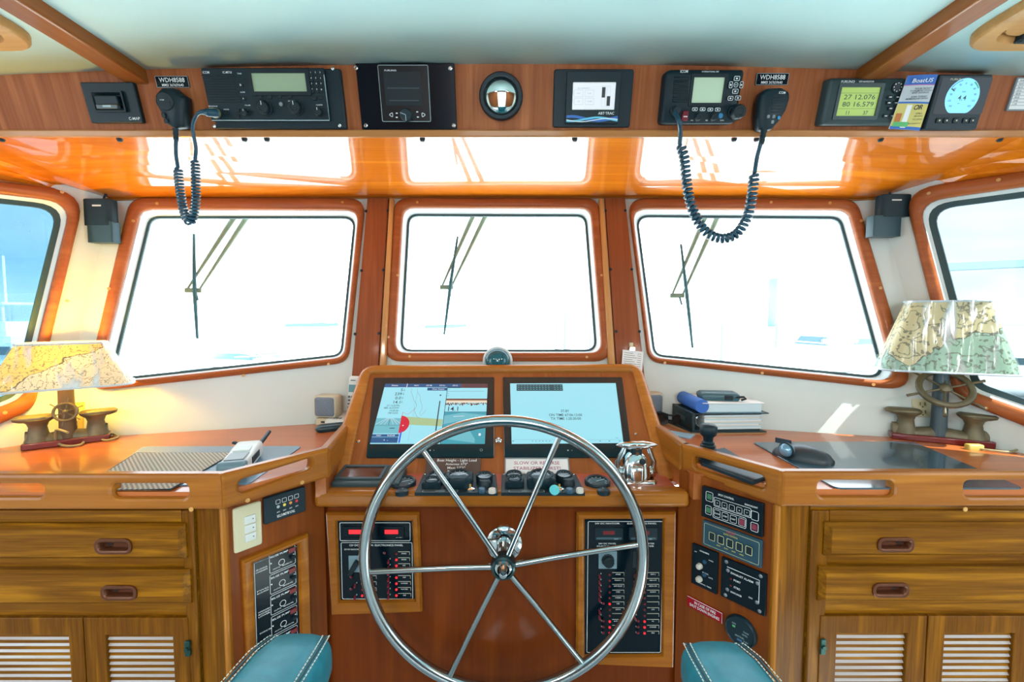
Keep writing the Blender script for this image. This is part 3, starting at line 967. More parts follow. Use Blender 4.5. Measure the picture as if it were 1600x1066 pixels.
# long radio transceiver
D = Dev(FAS, [(315, 108), (526, 104), (538, 200), (331, 202)], .020)
t = thing('marine_radio', 'long black radio transceiver with olive display and many knobs', 'radio', D.M)
x0, y0 = D.L(334, 201); x1, y1 = D.L(532, 103)
G().rbox((D.L(322, 150)[0] + D.L(535, 150)[0]) / 2, 0, D.w * 1.0, D.h, -.001, .012, .003, .002).ob('mounting_frame', M_SOFTBLACK, t)
bx0, bx1 = D.L(322, 150)[0] + .0, D.L(511, 150)[0]
by0, by1 = D.L(420, 189)[1], D.L(420, 106)[1]
G().rbox((bx0 + bx1) / 2, (by0 + by1) / 2, bx1 - bx0, by1 - by0, .011, .020, .003, .0015).ob('body', M_SOFTBLACK, t)
G().strip([(bx0 + .002, by0 + .001), (bx1 - .001, by0 + .001), (bx1 - .001, by1 - .012)], .0016, .0203).ob('bright_edge', M_DIM, t)
s0 = None
for u, v in ((335, 197.5), (531, 196.5), (520, 107)):
    x, y = D.L(u, v, .012)
    m = T(x, y, .0115)
    if s0 is None: s0 = G().lathe([(.0036, 0), (.0036, .001), (.002, .002), (.0004, .002)], 10).ob('screw', M_CHROME, t, M=m)
    else: dup(s0, m)
xa, xb = D.L(320, 140)[0], D.L(371, 140)[0]
s0 = None
for k in range(11):
    y = D.L(345, 118 + k * 4.1)[1]
    m = T((xa + xb) / 2 + k * .0004, y, .020)
    if s0 is None: s0 = G().box(-(xb - xa) / 2, (xb - xa) / 2, -.0013, .0013, 0, .0014).ob('grille_rib', M_BLACK, t, M=m, bev=.0005)
    else: dup(s0, m)
cx, cy, w, h = px_quad(D, 395, 114.5, 479, 143.5)
G().plate(rrect(cx, cy, w + .016, h + .014, .002), [rrect(cx, cy, w, h, .001)], .020, .024).ob('display_bezel', M_BLACK, t)
G().flat(rrect(cx, cy, w, h, .001), .0206).ob('display', M_LCD, t)
def knob(t, x, y, r, z, hgt, name='knob', m=None, ridged=True):
    g = G()
    n = 24
    prof = [(r * 1.12, 0), (r * 1.12, hgt * .2), (r, hgt * .25), (r * .92, hgt * .93), (r * .82, hgt), (r * .5, hgt), (r * .45, hgt * .96)]
    loops = []
    for rr, zz in prof:
        loops.append([((rr * (1 - (.05 if ridged and k % 2 else 0))) * math.cos(2 * PI * k / n), (rr * (1 - (.05 if ridged and k % 2 else 0))) * math.sin(2 * PI * k / n), zz) for k in range(n)])
    g.loft(loops, True, True, True)
    return g.ob(name, m or M_BLACK, t, M=T(x, y, z), smooth=40)
for u, v, r in ((385, 176, .0065), (415, 169, .0135), (464, 169, .0135), (499, 175, .0085)):
    k = knob(t, *D.L(u, v), r, .020, .016 if r > .01 else .011)
    G().strip([(0, r * .3), (0, r * .85)], .0012, .0165 if r > .01 else .0115).ob('pointer', M_WHITE, k)
G().cyl(*D.L(440, 163), .0042, .02, .024, 14, .001).ob('small_button', M_GREY, t)
keys = None
for i, u in enumerate((486, 493.3, 500.6)):
    for j, v in enumerate((117, 125.5, 134.5, 143.5)):
        x, y = D.L(u + j * .8, v)
        m = T(x, y, .0198)
        if keys is None: keys = G().rbox(0, 0, .0075, .0055, 0, .0022, .001, .0005).ob('key', M_BLACK, t, M=m)
        else: dup(keys, m)
for u, v in ((377, 133), (381, 154), (354, 176), (372, 172.5), (372, 182), (492, 154), (501, 153), (407, 152), (421.5, 152), (437, 151.5), (453, 151)):
    x, y = D.L(u, v); dup(keys, T(x, y, .0198) @ Matrix.Scale(1.15, 4))
it = [('ICOM', *D.L(322, 113), .0048, .0203, .013), ('IC-M710', *D.L(355, 113), .0042, .0203, .018), ('HF MARINE TRANSCEIVER', *D.L(432, 109.5), .0026, .0203, .045),
      ('TUNE', *D.L(374, 115), .0024, .0203), ('POWER', *D.L(354, 171), .0024, .0203), ('VOLUME', *D.L(387, 164.5), .0022, .0203), ('MICROPHONE', *D.L(333, 166), .0024, .0203, .018),
      ('MODE', *D.L(407, 148), .0022, .0203), ('AGC', *D.L(423, 148), .0022, .0203), ('NB', *D.L(438, 147.5), .0022, .0203), ('SQL', *D.L(454, 147), .0022, .0203), ('FUNC', *D.L(471, 148), .0028, .0203),
      ('CLARIFIER', *D.L(499, 164), .0022, .0203), ('ALARM', *D.L(379, 144), .0022, .0203), ('CH', *D.L(452, 158), .0026, .0203)]
for i, r_ in enumerate(('123', '456', '789', '*0#')):
    for j, c in enumerate(r_):
        it.append((c, *D.L((486, 493.3, 500.6)[j] + i * .8, (112.5, 121.3, 130, 139)[i] + .8), .0030, .0224))
it += [('R', *D.L(377, 133), .004, .0225), ('A', *D.L(381, 154), .003, .0225)]
panel_text(t, it)
g = G(); g.lathe([(.010, 0), (.010, .006), (.0085, .008), (.0085, .016), (.006, .017)], 20)
sock = g.ob('microphone_socket', mat('ochre_metal', (.30, .33, .22), .35, .5), t, M=T(*D.L(338, 177), .02))

# autopilot plate
D = Dev(FAS, [(552, 99), (709, 98.5), (714.5, 202), (568.5, 202.5)], .006)
t = thing('autopilot_control', 'wide glossy black autopilot panel with single round knob, beside the mirror', 'instrument', D.M)
G().rbox(0, 0, D.w, D.h, -.001, .006, .002, .001).ob('plate', M_GLOSSBLACK, t)
u_ = Dev(FAS, [(586, 102), (667, 101), (675, 190), (601, 190.6)], .013)
ox, oy = u_.cx - D.cx, u_.cy - D.cy
G().rbox(ox, oy, u_.w, u_.h, .0055, .013, .003, .0015).ob('control_head', mat('gloss_black_head', (.003, .014, .020), .18), t)
G().ring(rrect(ox, oy, u_.w - .001, u_.h - .001, .003), .0009, .0132).ob('edge_line', M_DIM, t)
cx, cy, w, h = px_quad(D, 601, 112, 659, 165, .013)
G().flat(rrect(cx, cy, w, h, .002), .0134).ob('display', mat('unlit_display', (.012, .035, .045), .08), t)
G().rbox(cx, cy + h * .02, w * .86, .0016, .0134, .0138, .0004).rbox(cx, cy - h * .35, w * .8, .0014, .0134, .0138, .0004).ob('display_line', mat('dim_teal', (.03, .08, .10), .3), t)
kx, ky = D.L(635, 180, .018)
g = G(); g.cyl(kx, ky, .0125, .013, .026, 28, .002); kk = g.ob('knob', M_SOFTBLACK, t)
g = G(); g.strip([(kx, ky), (kx, ky - .0115)], .0012, .0263); g.strip([(kx - .011, ky + .004), (kx, ky)], .0012, .0263); g.ob('marker', M_DIM, kk)
g = G()
for u, sgn in ((611, -1), (662, 1)):
    x, y = D.L(u, 179.5, .013)
    g.ring(rpoly([(x - sgn * .0035, y - .0045), (x + sgn * .0042, y), (x - sgn * .0035, y + .0045)][::sgn], .0015, 3), .001, .0134)
for u, v in ((620, 177), (620, 183.5), (652, 175), (653, 183)):
    x, y = D.L(u, v, .013); g.rbox(x, y, .0042, .002, .0133, .0136, .0008)
g.text('FURUNO', *D.L(610, 110, .013), .0030, .0135, .024)
g.ob('lettering', M_WHITE, t, smooth=0)
s0 = None
for u, v in ((556, 106), (703.5, 106.5), (571.5, 196), (709, 196)):
    m = T(*D.L(u, v), .006)
    if s0 is None: s0 = G().lathe([(.0042, 0), (.0042, .0012), (.0026, .0024), (.0022, .0012), (.0003, .0012)], 14).ob('screw', M_CHROME, t, M=m)
    else: dup(s0, m)

# round convex mirror
D = Dev(FAS, [(748, 109), (817.5, 109), (817.5, 189), (748, 189)], .018)
t = thing('porthole_mirror', 'small round black-rimmed mirror in the middle of the fascia', 'mirror', D.M)
r = D.w * .5
G().lathe([(r * .97, -.001), (r, .004), (r * .99, .013), (r * .93, .018), (r * .82, .018), (r * .78, .012), (r * .78, .006)], 48, None, False).ob('rim', M_SOFTBLACK, t, smooth=50)
prof = [(r * .8 * math.sin(a), .006 + .010 * math.cos(a) ** 1) for a in [PI / 2 * k / 8 for k in range(8, -1, -1)]]
G().lathe(prof, 40).ob('glass', mat('mirror_glass', (.66, .74, .72), .03, 1.0), t, smooth=80)

# stabiliser control panel
D = Dev(FAS, [(867, 107.5), (991, 108.5), (984, 199.5), (863, 198.5)], .008)
t = thing('stabilizer_control', 'black square panel with white touch screen and blue wave stripe, beside the mirror', 'instrument', D.M)
G().rbox(0, 0, D.w, D.h, -.001, .008, .005, .0015).ob('bezel', M_SOFTBLACK, t)
u_ = Dev(FAS, [(886, 111), (971, 111), (967, 194), (883, 192.5)], .016)
ox, oy = u_.cx - D.cx, u_.cy - D.cy
G().rbox(ox, oy, u_.w, u_.h, .0075, .016, .003, .001).ob('front', M_SOFTBLACK, t)
cx, cy, w, h = px_quad(D, 895, 129.2, 960.5, 171, .016)
G().flat(rrect(cx, cy, w, h, .001), .0163).ob('screen', M_SCRWHITE, t)
G().ring(rrect(cx, cy, w, h, .001), .0014, .0168).ob('screen_edge', M_PAPER, t)
g = G()
for u, v in ((904, 146), (921, 146), (904, 158.5), (921, 158.5)):
    x, y = D.L(u, v, .016); g.ring(rrect(x, y, .018, .012, .001), .0005, .0166)
    g.text({(904, 146): 'PORT', (921, 146): 'STBD', (904, 158.5): 'OFF', (921, 158.5): 'HOME'}[(u, v)], x, y, .0026, .0166)
g.text('SEA KEEPING', *D.L(912, 138, .016), .0026, .0166, .024)
g.ob('screen_print', M_DIM, t, smooth=0)
g = G()
a = D.L(943, 144.5, .016); g.flat(rrect(a[0], a[1], .0070, .019, .0003), .0166)
a = D.L(950.5, 158, .016); g.flat(rrect(a[0], a[1], .0070, .018, .0003), .0166)
g.ob('bar', mat('bar_dark', (.03, .04, .045), .4), t)
g = G()
for u in (943, 950.5):
    a = D.L(u, 151, .016); g.ring(rrect(a[0], a[1], .0074, .038, .0003), .0004, .0165)
g.ob('bar_outline', M_DIM, t)
wv = lambda f, off, amp: [(ox - u_.w * .48 + u_.w * .96 * k / 20, oy - u_.h * .40 + off + amp * math.sin(f + k / 20 * 6.0)) for k in range(21)]
for nm, c, off, amp, ph, wd in (('blue_wave', (.02, .14, .50), .000, .004, 1.0, .005), ('cyan_wave', (.12, .55, .75), -.0015, .0035, 4.2, .0035), ('white_wave', (.75, .85, .9), -.003, .003, 3.0, .0016)):
    g = G(); g.strip(wv(ph, off, amp), wd, .0164 + off * -.1); g.ob(nm, mat(nm, c, .4), t)
panel_text(t, [('ABT·TRAC', *D.L(947, 177, .016), .0052, .0169, .033)])

# small vhf radio
D = Dev(FAS, [(1041, 108), (1164, 109), (1152, 194), (1033, 193.5)], .028)
t = thing('vhf_radio', 'compact black radio with pale green display and red key cover, microphone cord plugged in', 'radio', D.M)
q = D.q
oc = [(D.w * -.5, D.h * -.5), (D.w * .5 - .003, D.h * -.5), (D.w * .5, D.h * .5), (D.w * -.5, D.h * .5)]
G().prism(rpoly(oc, [.010, .012, .008, .012], 5), -.001, .028, .005).ob('body', M_SOFTBLACK, t, smooth=50)
cx, cy, w, h = px_quad(D, 1082, 121, 1129.5, 161)
G().plate(rrect(cx, cy, w + .012, h + .012, .003), [rrect(cx, cy, w, h, .001)], .027, .031).ob('display_bezel', M_BLACK, t)
G().flat(rrect(cx, cy, w, h, .001), .0284).ob('display', M_LCDPALE, t)
s0 = None
for k in range(6):
    x, y = D.L(1064.5 - k * .5, 122.5 + k * 7)
    m = T(x, y, .0275) @ RX(R(-14))
    if s0 is None: s0 = G().rbox(0, 0, .031, .0062, 0, .003, .0025, .001).ob('louver', M_BLACK, t, M=m)
    else: dup(s0, m)
g = G()
for u, v, w, h in ((1150.5, 123, .011, .0075), (1141, 133, .006, .011), (1157.5, 133, .006, .011), (1148, 143, .011, .0075), (1140.5, 154, .010, .007), (1152, 153.5, .011, .007),
                   (1085, 171, .010, .0055), (1097, 171, .010, .0055), (1109, 171.5, .010, .0055), (1120.5, 171.5, .010, .0055)):
    x, y = D.L(u, v)
    g.ring(rrect(x, y, w, h, .0018), .0009, .0308)
    g.rbox(x, y, w * .35, h * .3, .0304, .0308, .0003)
x, y = D.L(1149, 133); g.ring(rrect(x, y, .008, .008, .0039, 5), .0008, .0308)
g.text('ICOM', *D.L(1069, 111.5), .0052, .0284, .015); g.text('INTERNATIONAL VHF', *D.L(1110, 112), .0026, .0284, .034)
for s_, u, v in (('VOL', 1081, 188), ('SQL', 1104, 188), ('SCAN', 1128, 188)): g.text(s_, *D.L(u, v), .0022, .0284)
g.text('ENT', *D.L(1149, 133), .002, .0309)
g.ob('lettering', M_WHITE, t, smooth=0)
s0 = None
for u, v, w, h in ((1150.5, 123, .011, .0075), (1141, 133, .006, .011), (1157.5, 133, .006, .011), (1148, 143, .011, .0075), (1140.5, 154, .010, .007), (1152, 153.5, .011, .007),
                   (1085, 171, .010, .0055), (1097, 171, .010, .0055), (1109, 171.5, .010, .0055), (1120.5, 171.5, .010, .0055)):
    x, y = D.L(u, v)
    G().rbox(x, y, w + .001, h + .001, .0275, .0304, .0018, .0004).ob('key', M_BLACK, t)
k = knob(t, *D.L(1149, 176), .0145, .027, .022, 'dial')
for u in (1089, 1113): knob(t, *D.L(u, 184), .0068, .027, .012)
G().cyl(*D.L(1125.5, 181), .0048, .027, .0305, 18, .0008).ob('blue_button', mat('blue_button', (.03, .26, .52), .35), t, label='round blue button')
x, y = D.L(1069.5, 181.5)
g = G(); g.rbox(x, y, .012, .018, .027, .034, .0015, .001); rc = g.ob('red_cover', mat('dark_red_cover', (.17, .005, .018), .35), t, label='hinged red key cover')
G().flat(rrect(x, y - .0015, .008, .002, .0003), .0342).ob('mark', M_WHITE, rc)
G().lathe([(.0095, 0), (.0095, .008), (.007, .010), (.007, .020), (.005, .021)], 18).ob('plug', M_BLACK, t, M=T(*D.L(1053, 174), .0275))

# gps
D = Dev(FAS, [(1298, 122), (1418, 121.5), (1403, 196.5), (1283.5, 195)], .024)
t = thing('gps_navigator', 'dark grey position display with green screen, partly covered by the brochure', 'instrument', D.M)
G().prism(rpoly([(-D.w / 2, -D.h / 2), (D.w / 2, -D.h / 2), (D.w / 2, D.h / 2), (-D.w / 2, D.h / 2)], .006, 4), -.001, .024, .005).ob('body', M_DARKGREY, t, smooth=50)
cx, cy, w, h = px_quad(D, 1309.5, 136.5, 1370.5, 181.5)
G().plate(rrect(cx, cy, w + .012, h + .014, .003), [rrect(cx, cy, w, h, .001)], .0235, .0275).ob('display_bezel', M_DARKGREY, t)
G().flat(rrect(cx, cy, w, h, .001), .0244).ob('display', M_LCDGREEN, t)
g = G()
g.text('27 12.076', cx + w * .02, cy + h * .17, h * .17, .0247, w * .80); g.text('80 16.579', cx + w * .02, cy - h * .08, h * .17, .0247, w * .80)
g.text('11', cx - w * .2, cy - h * .38, h * .14, .0247); g.text('37', cx + w * .26, cy - h * .38, h * .14, .0247)
g.strip([(cx - w * .48, cy + h * .30), (cx + w * .48, cy + h * .30)], .0005, .0246); g.strip([(cx - w * .48, cy - h * .24), (cx + w * .48, cy - h * .24)], .0005, .0246)
g.ob('display_digits', M_LCDINK, t, smooth=0)
x, y = D.L(1401, 136.5)
G().cyl(x, y, .0105, .0235, .027, 24, .001).ob('cursor_pad', M_BLACK, t)
s0 = None
for u, v in ((1390, 152), (1401.5, 152), (1388, 161), (1399, 161), (1390.5, 169.8), (1383, 181.5), (1393.5, 181.5)):
    m = T(*D.L(u, v), .0235)
    if s0 is None: s0 = G().rbox(0, 0, .0105, .0068, 0, .003, .003, .0008).ob('key', M_BLACK, t, M=m)
    else: dup(s0, m)
g = G()
g.text('FURUNO', *D.L(1325, 127.5), .0046, .0243, .027); g.text('GPS NAVIGATOR', *D.L(1354, 127.5), .0032, .0243, .030)
for u, v in ((1390, 152), (1401.5, 152), (1388, 161), (1399, 161), (1390.5, 169.8), (1383, 181.5), (1393.5, 181.5)):
    a = D.L(u, v); g.rbox(a[0], a[1], .005, .0016, .0265, .0267, .0003)
for k in range(8):
    g.rbox(x + .0075 * math.cos(k * PI / 4), y + .0075 * math.sin(k * PI / 4), .0016, .0016, .0270, .0273, .0003)
g.ob('lettering', M_WHITE, t, smooth=0)

# brochure
D = Dev(FAS, [(1419.5, 118), (1467, 116), (1440.5, 204), (1392.5, 201)], .034)
tl, tr, br, bl = D.q
def bil(f, h_, bow=0):
    a = (tl[0] * (1 - f) + tr[0] * f, tl[1] * (1 - f) + tr[1] * f)
    b = (bl[0] * (1 - f) + br[0] * f, bl[1] * (1 - f) + br[1] * f)
    z = .030 + .004 * math.sin(f * PI) + .004 * (h_ - .5)
    return (b[0] * (1 - h_) + a[0] * h_, b[1] * (1 - h_) + a[1] * h_, z)
t = thing('boat_brochure', 'folded blue, white and yellow brochure tucked between two instruments on the fascia', 'brochure', D.M)
g = G(); g.loft([[bil(f / 6, h_ / 8) for f in range(7)] for h_ in range(9)], False)
o = g.ob('sheet', M_PAPER, t); sm = o.modifiers.new('thick', 'SOLIDIFY'); sm.thickness = .0012; sm.offset = -1
def patch(nm, f0, f1, h0, h1, m, dz=.0004):
    g = G(); g.loft([[tuple(V3(bil(f0 + (f1 - f0) * i / 6, h0 + (h1 - h0) * j / 4)) + V3((0, 0, dz))) for i in range(7)] for j in range(5)], False)
    return g.ob(nm, m, t)
patch('blue_band', 0, 1, .83, 1, M_BLUEPAPER)
patch('magenta_rule', 0, 1, .815, .83, M_MAGPRINT)
patch('grey_band', 0, 1, .52, .815, mat('brochure_grey', (.50, .56, .60), .6))
patch('navy_rule', 0, 1, .485, .52, M_BLUEPAPER)
patch('yellow_band', 0, 1, .06, .485, mat('brochure_yellow', (.62, .55, .16), .6))
patch('blue_foot', 0, 1, .0, .06, M_BLUEPAPER)
patch('white_card', .28, .44, .03, .46, M_PAPER, .0008)
patch('orange_picture', .05, .22, .14, .30, mat('brochure_orange', (.50, .16, .04), .6), .0008)
patch('green_picture', .05, .5, .05, .14, M_GREENPRINT, .0009)
ctr2 = lambda f, h_: bil(f, h_)
sk = Matrix(((1, .30, 0, 0), (0, 1, 0, 0), (0, 0, 1, 0), (0, 0, 0, 1)))
def btxt(items, nm, m):
    g = G()
    for s_, f, h_, hh, w in items:
        p = bil(f, h_)
        g.text(s_, 0, 0, hh, 0, w, 'C', R(2), T(p[0], p[1], p[2] + .0015) @ sk)
    g.ob(nm, m, t, smooth=0)
btxt([('BoatUS', .5, .90, .0075, .040)], 'title', M_WHITE)
btxt([('YOUR TICKET', .6, .755, .0032, .034), ('TO UNLIMITED TOWING', .55, .715, .0028, .044), ('AND SAVINGS', .55, .68, .0028, .034), ('JOIN TODAY', .55, .61, .003, .032), ('MEMBERSHIP OFFER', .5, .57, .0028, .044),
      ('OR', .66, .42, .0095, .018), ('CALL', .75, .31, .003, .014), ('OR SCAN', .75, .26, .003, .017), ('TO JOIN', .75, .20, .003, .020), ('24/7 DISPATCH', .68, .12, .0026, .026)], 'small_print', M_INK)

# wind / speed instrument
D = Dev(FAS, [(1469.5, 116), (1554, 116.5), (1525, 203), (1443, 203)], .022)
t = thing('wind_instrument', 'square black instrument with round glowing blue dial reading 4.4', 'instrument', D.M)
sh = Matrix(((1, 0, 0, 0), (0, 1, 0, 0), (0, 0, 1, 0), (0, 0, 0, 1)))
G().rbox(0, 0, D.w, D.h, -.001, .022, .004, .002).ob('body', M_SOFTBLACK, t)
cx, cy = D.L(1503, 152)
r = .034
G().flat(rrect(cx, D.L(1500, 150)[1], D.w * .93, D.h * .66, .004), .0223).ob('face', M_GLOSSBLACK, t)
disc = [(cx + r * math.cos(a), max(cy + r * 1.02 * math.sin(a), cy - r * .86)) for a in [2 * PI * k / 40 for k in range(40)]]
G().flat(disc, .0226).ob('dial', M_BLUELCD, t)
g = G()
for k in range(11):
    a = R(-40 + k * 26)
    x, y = cx + r * .74 * math.cos(a), cy + r * .74 * math.sin(a)
    if y > cy - r * .8: g.text(str(abs(k - 5) * 30), x, y, .0036, .0229)
g.text('4.4', cx, cy - .001, .0095, .0229, .017); g.text('AWS', cx, cy + .010, .0026, .0229); g.text('kn', cx - .004, cy - .011, .0026, .0229)
a0 = R(150); g.strip([(cx + r * .66 * math.cos(a0), cy + r * .66 * math.sin(a0)), (cx + r * .92 * math.cos(a0), cy + r * .92 * math.sin(a0))], .0024, .0229)
g.strip([(cx + r * .93 * math.cos(R(a)), cy + r * .93 * math.sin(R(a))) for a in range(105, 150, 6)], .0012, .0229)
g.ob('dial_print', M_LCDINK, t, smooth=0)
G().strip([(cx + r * .93 * math.cos(R(a)), cy + r * .93 * math.sin(R(a))) for a in range(30, 66, 6)], .0022, .0230).ob('green_arc', M_GREENPRINT, t)
s0 = None
for u in (1466.5, 1478, 1493, 1508, 1518.5):
    m = T(*D.L(u, 188.5), .0215)
    if s0 is None: s0 = G().rbox(0, 0, .0125, .010, 0, .003, .003, .001).ob('key', M_BLACK, t, M=m)
    else: dup(s0, m)
g = G()
for u in (1466.5, 1478, 1493, 1508, 1518.5):
    a = D.L(u, 188.5); g.cyl(a[0], a[1], .0016, .0244, .0248, 8)
g.text('FURUNO', *D.L(1497, 124), .0038, .0226, .031)
g.ob('lettering', mat('pale_print', (.62, .62, .45), .6), t, smooth=0)

# framed tide table at the starboard end
D = Dev(FAS, [(1592, 120), (1652, 121), (1636, 173.5), (1573, 172.5)], .006)
t = thing('framed_paper', 'paper table in a clear frame at the starboard end of the fascia', 'paper', D.M)
G().rbox(0, 0, D.w, D.h, -.001, .005, .002, .001).ob('frame', M_GREY, t)
G().flat(rrect(0, 0, D.w - .006, D.h - .006, .001), .0052).ob('sheet', M_PAPER, t)
g = G()
for k in range(8):
    y = D.h * (.36 - k * .10); g.strip([(-D.w * .46, y), (D.w * .46, y)], .0005, .0056); g.text('%02d:%02d' % (k + 4, k * 7 % 60), -D.w * .36, y + D.h * .045, .0032, .0056)
g.ob('print', M_INK, t, smooth=0)

# ------------------------------------------------------------ microphones and coiled cords
def mic(label, quad_center, outline, tilt_marks, cordlabel):
    D = Dev(FAS, outline[0], .036)
    pts = [D.L(*p) for p in outline[1]]
    if area(pts) < 0: pts.reverse()
    t = thing('hand_microphone', label, 'microphone', D.M, 'radio hand microphones on the fascia')
    sm_ = rpoly(pts, .010, 4)
    lp = lambda k, z: [(x, y, z) for x, y in offset(sm_, k)]
    G().loft([lp(.003, .008), lp(0, .012), lp(0, .026), lp(.002, .031), lp(.005, .034)], True, True, True).ob('body', M_SOFTBLACK, t, smooth=60)
    G().rbox(pts[0][0] * 0, 0, .02, .03, -.001, .009, .003).ob('hanger_clip', M_BLACK, t)
    return D, t
# port microphone
D, t = mic('rounded black hand microphone hanging beside the long radio', None,
           ([(238, 136), (287, 136), (287, 205), (238, 205)], [(239, 147), (249, 136), (266, 136), (277, 146), (287, 151), (288, 200), (270, 202), (258, 194), (247, 173), (239, 160)]), 0, '')
x, y = D.L(257, 158)
G().cyl(x, y, .017, .033, .0355, 24, .001).ob('mouthpiece', M_SOFTBLACK, t)
s0 = None
for k in range(4):
    m = T(x, y - .001 - k * .0032, .0355)
    if s0 is None: s0 = G().box(-.010, .010, -.0007, .0007, 0, .0010).ob('grille_rib', M_BLACK, t, M=m)
    else: dup(s0, m)
for u, v in ((255, 180), (259, 189)):
    G().rbox(*D.L(u, v), .008, .0095, .033, .0365, .0025, .0008).ob('button', M_BLACK, t)
panel_text(t, [('ICOM', *D.L(253, 156), .0024, .0363)])
Dl = D
# starboard microphone
D, t = mic('tapered black hand microphone with slotted face, hanging under its placard beside the small radio', None,
           ([(1185, 136), (1237, 136), (1237, 206), (1185, 206)], [(1192, 145), (1203, 137), (1224, 136), (1236, 142), (1237, 153), (1231, 172), (1220, 190), (1208, 203), (1196, 206), (1187, 203), (1185, 185), (1188, 160)]), 0, '')
s0 = None
for k in range(6):
    x, y = D.L(1218.5 - k * .9, 150 + k * 5)
    m = T(x, y, .0338)
    if s0 is None: s0 = G().box(-.0145, .0145, -.0012, .0012, 0, .0012).ob('grille_slot', M_BLACK, t, M=m @ Matrix.Scale(1, 4))
    else: dup(s0, m @ Matrix.Diagonal((1 - k * .06, 1, 1, 1)))
for u, v, m in ((1201, 182, M_GREY), (1209.5, 182, M_GREY), (1217.5, 184, mat('blue_button', (.03, .26, .52), .35)), (1207.5, 190.5, M_GREY)):
    G().rbox(*D.L(u, v), .0058, .0065, .033, .0358, .0018, .0006).ob('button', m, t)
panel_text(t, [('ICOM', *D.L(1223, 144.5), .0046, .0345, .013)])
Dr = D

def resample(P, n):
    P = [V3(p) for p in P]
    L = [0]
    for a, b in zip(P, P[1:]): L.append(L[-1] + (b - a).length)
    out, j = [], 0
    for i in range(n):
        s_ = L[-1] * i / (n - 1)
        while j < len(P) - 2 and L[j + 1] < s_: j += 1
        f = (s_ - L[j]) / max(L[j + 1] - L[j], 1e-9)
        out.append(P[j].lerp(P[j + 1], f))
    return out, L[-1]

def spline(P, n=12):
    P = [V3(p) for p in P]
    Q = [P[0] * 2 - P[1]] + P + [P[-1] * 2 - P[-2]]
    out = []
    for i in range(1, len(Q) - 2):
        for k in range(n):
            f = k / n
            a, b, c, d = Q[i - 1], Q[i], Q[i + 1], Q[i + 2]
            out.append(.5 * (2 * b + (c - a) * f + (2 * a - 5 * b + 4 * c - d) * f * f + (3 * b - a - 3 * c + d) * f ** 3))
    out.append(P[-1])
    return out

def coil_cord(label, start, coil, end, turns, rh, rw, plugdir=None):
    """start and end: straight leads; coil: the path the spiral runs along (all 3D points)"""
    root = thing('microphone_cord', label, 'cord', None, 'coiled microphone cords')
    per = 9
    path, L = resample(spline(coil), turns * per + 1)
    up_ = V3((0, 1, 0))
    H = []
    for i, p in enumerate(path):
        a = path[max(i - 1, 0)]; b = path[min(i + 1, len(path) - 1)]
        t_ = (b - a).normalized()
        A = t_.cross(up_).normalized(); B = t_.cross(A)
        th = 2 * PI * i / per
        e = min(1, i / 6, (len(path) - 1 - i) / 6)
        H.append(p + (A * math.cos(th) + B * math.sin(th)) * rh * max(e, .05))
    G().tube(H, rw, 6).ob('coil', M_CORD, root, smooth=60)
    for q in (start, end):
        G().tube(spline(q, 8), rw * 1.25, 8).ob('lead', M_CORD, root, smooth=60)
    return root
Y1 = .955
cpt = lambda pts, y=Y1: [yp(u, v, y) for u, v in pts]
# port: microphone -> coil -> plug of the long radio
mb = Dl.pl.p(276, 200, .024)
cord = coil_cord('tight U of coiled blue-black cord hanging from the long radio', [mb, yp(275, 215, Y1), yp(275, 240, Y1), yp(278, 262, Y1)],
          cpt([(278, 262), (280, 285), (285, 320), (291, 341), (297, 347), (302, 338), (306, 315), (306, 280), (305, 250)]),
          [yp(305, 250, Y1), yp(306, 230, Y1), yp(301, 200, Y1 - .01), yp(306, 182, Y1 - .02), yp(316, 175, Y1 - .025), FAS.p(336, 177, .034)], 36, .0064, .0028)
G().lathe([(.0035, 0), (.0050, .008), (.0042, .012), (.0055, .016), (.0045, .020), (.0060, .026)], 12, T(*yp(275.3, 222, Y1)) ).ob('strain_relief', M_SOFTBLACK, cord, smooth=60)
a, b = yp(314, 175, Y1 - .025), FAS.p(338, 177, .034)
G().tube([a, a.lerp(b, .3), a.lerp(b, .35), b], [.0045, .0055, .0075, .0085], 14).ob('plug', M_CORD, cord, smooth=50)
# starboard
mb = Dr.pl.p(1192, 203, .024)
cord = coil_cord('wide hanging loop of coiled blue cord from the small radio across the starboard windscreen', [FAS.p(1054, 175, .05), yp(1061, 190, Y1 - .03), yp(1063, 208, Y1 - .01), yp(1062, 226, Y1)],
          cpt([(1062, 226), (1069, 246), (1072, 275), (1077, 310), (1090, 345), (1108, 366), (1130, 373), (1152, 364), (1168, 338), (1175, 305), (1179, 270)]),
          [yp(1179, 270, Y1), yp(1183, 245, Y1), yp(1189, 222, Y1 - .01), mb], 42, .0076, .0034)
G().lathe([(.0035, 0), (.0050, .008), (.0042, .012), (.0055, .016), (.0045, .020), (.0065, .028)], 12, T(*yp(1190, 226, Y1 - .012)) @ RY(R(8))).ob('strain_relief', M_SOFTBLACK, cord, smooth=60)
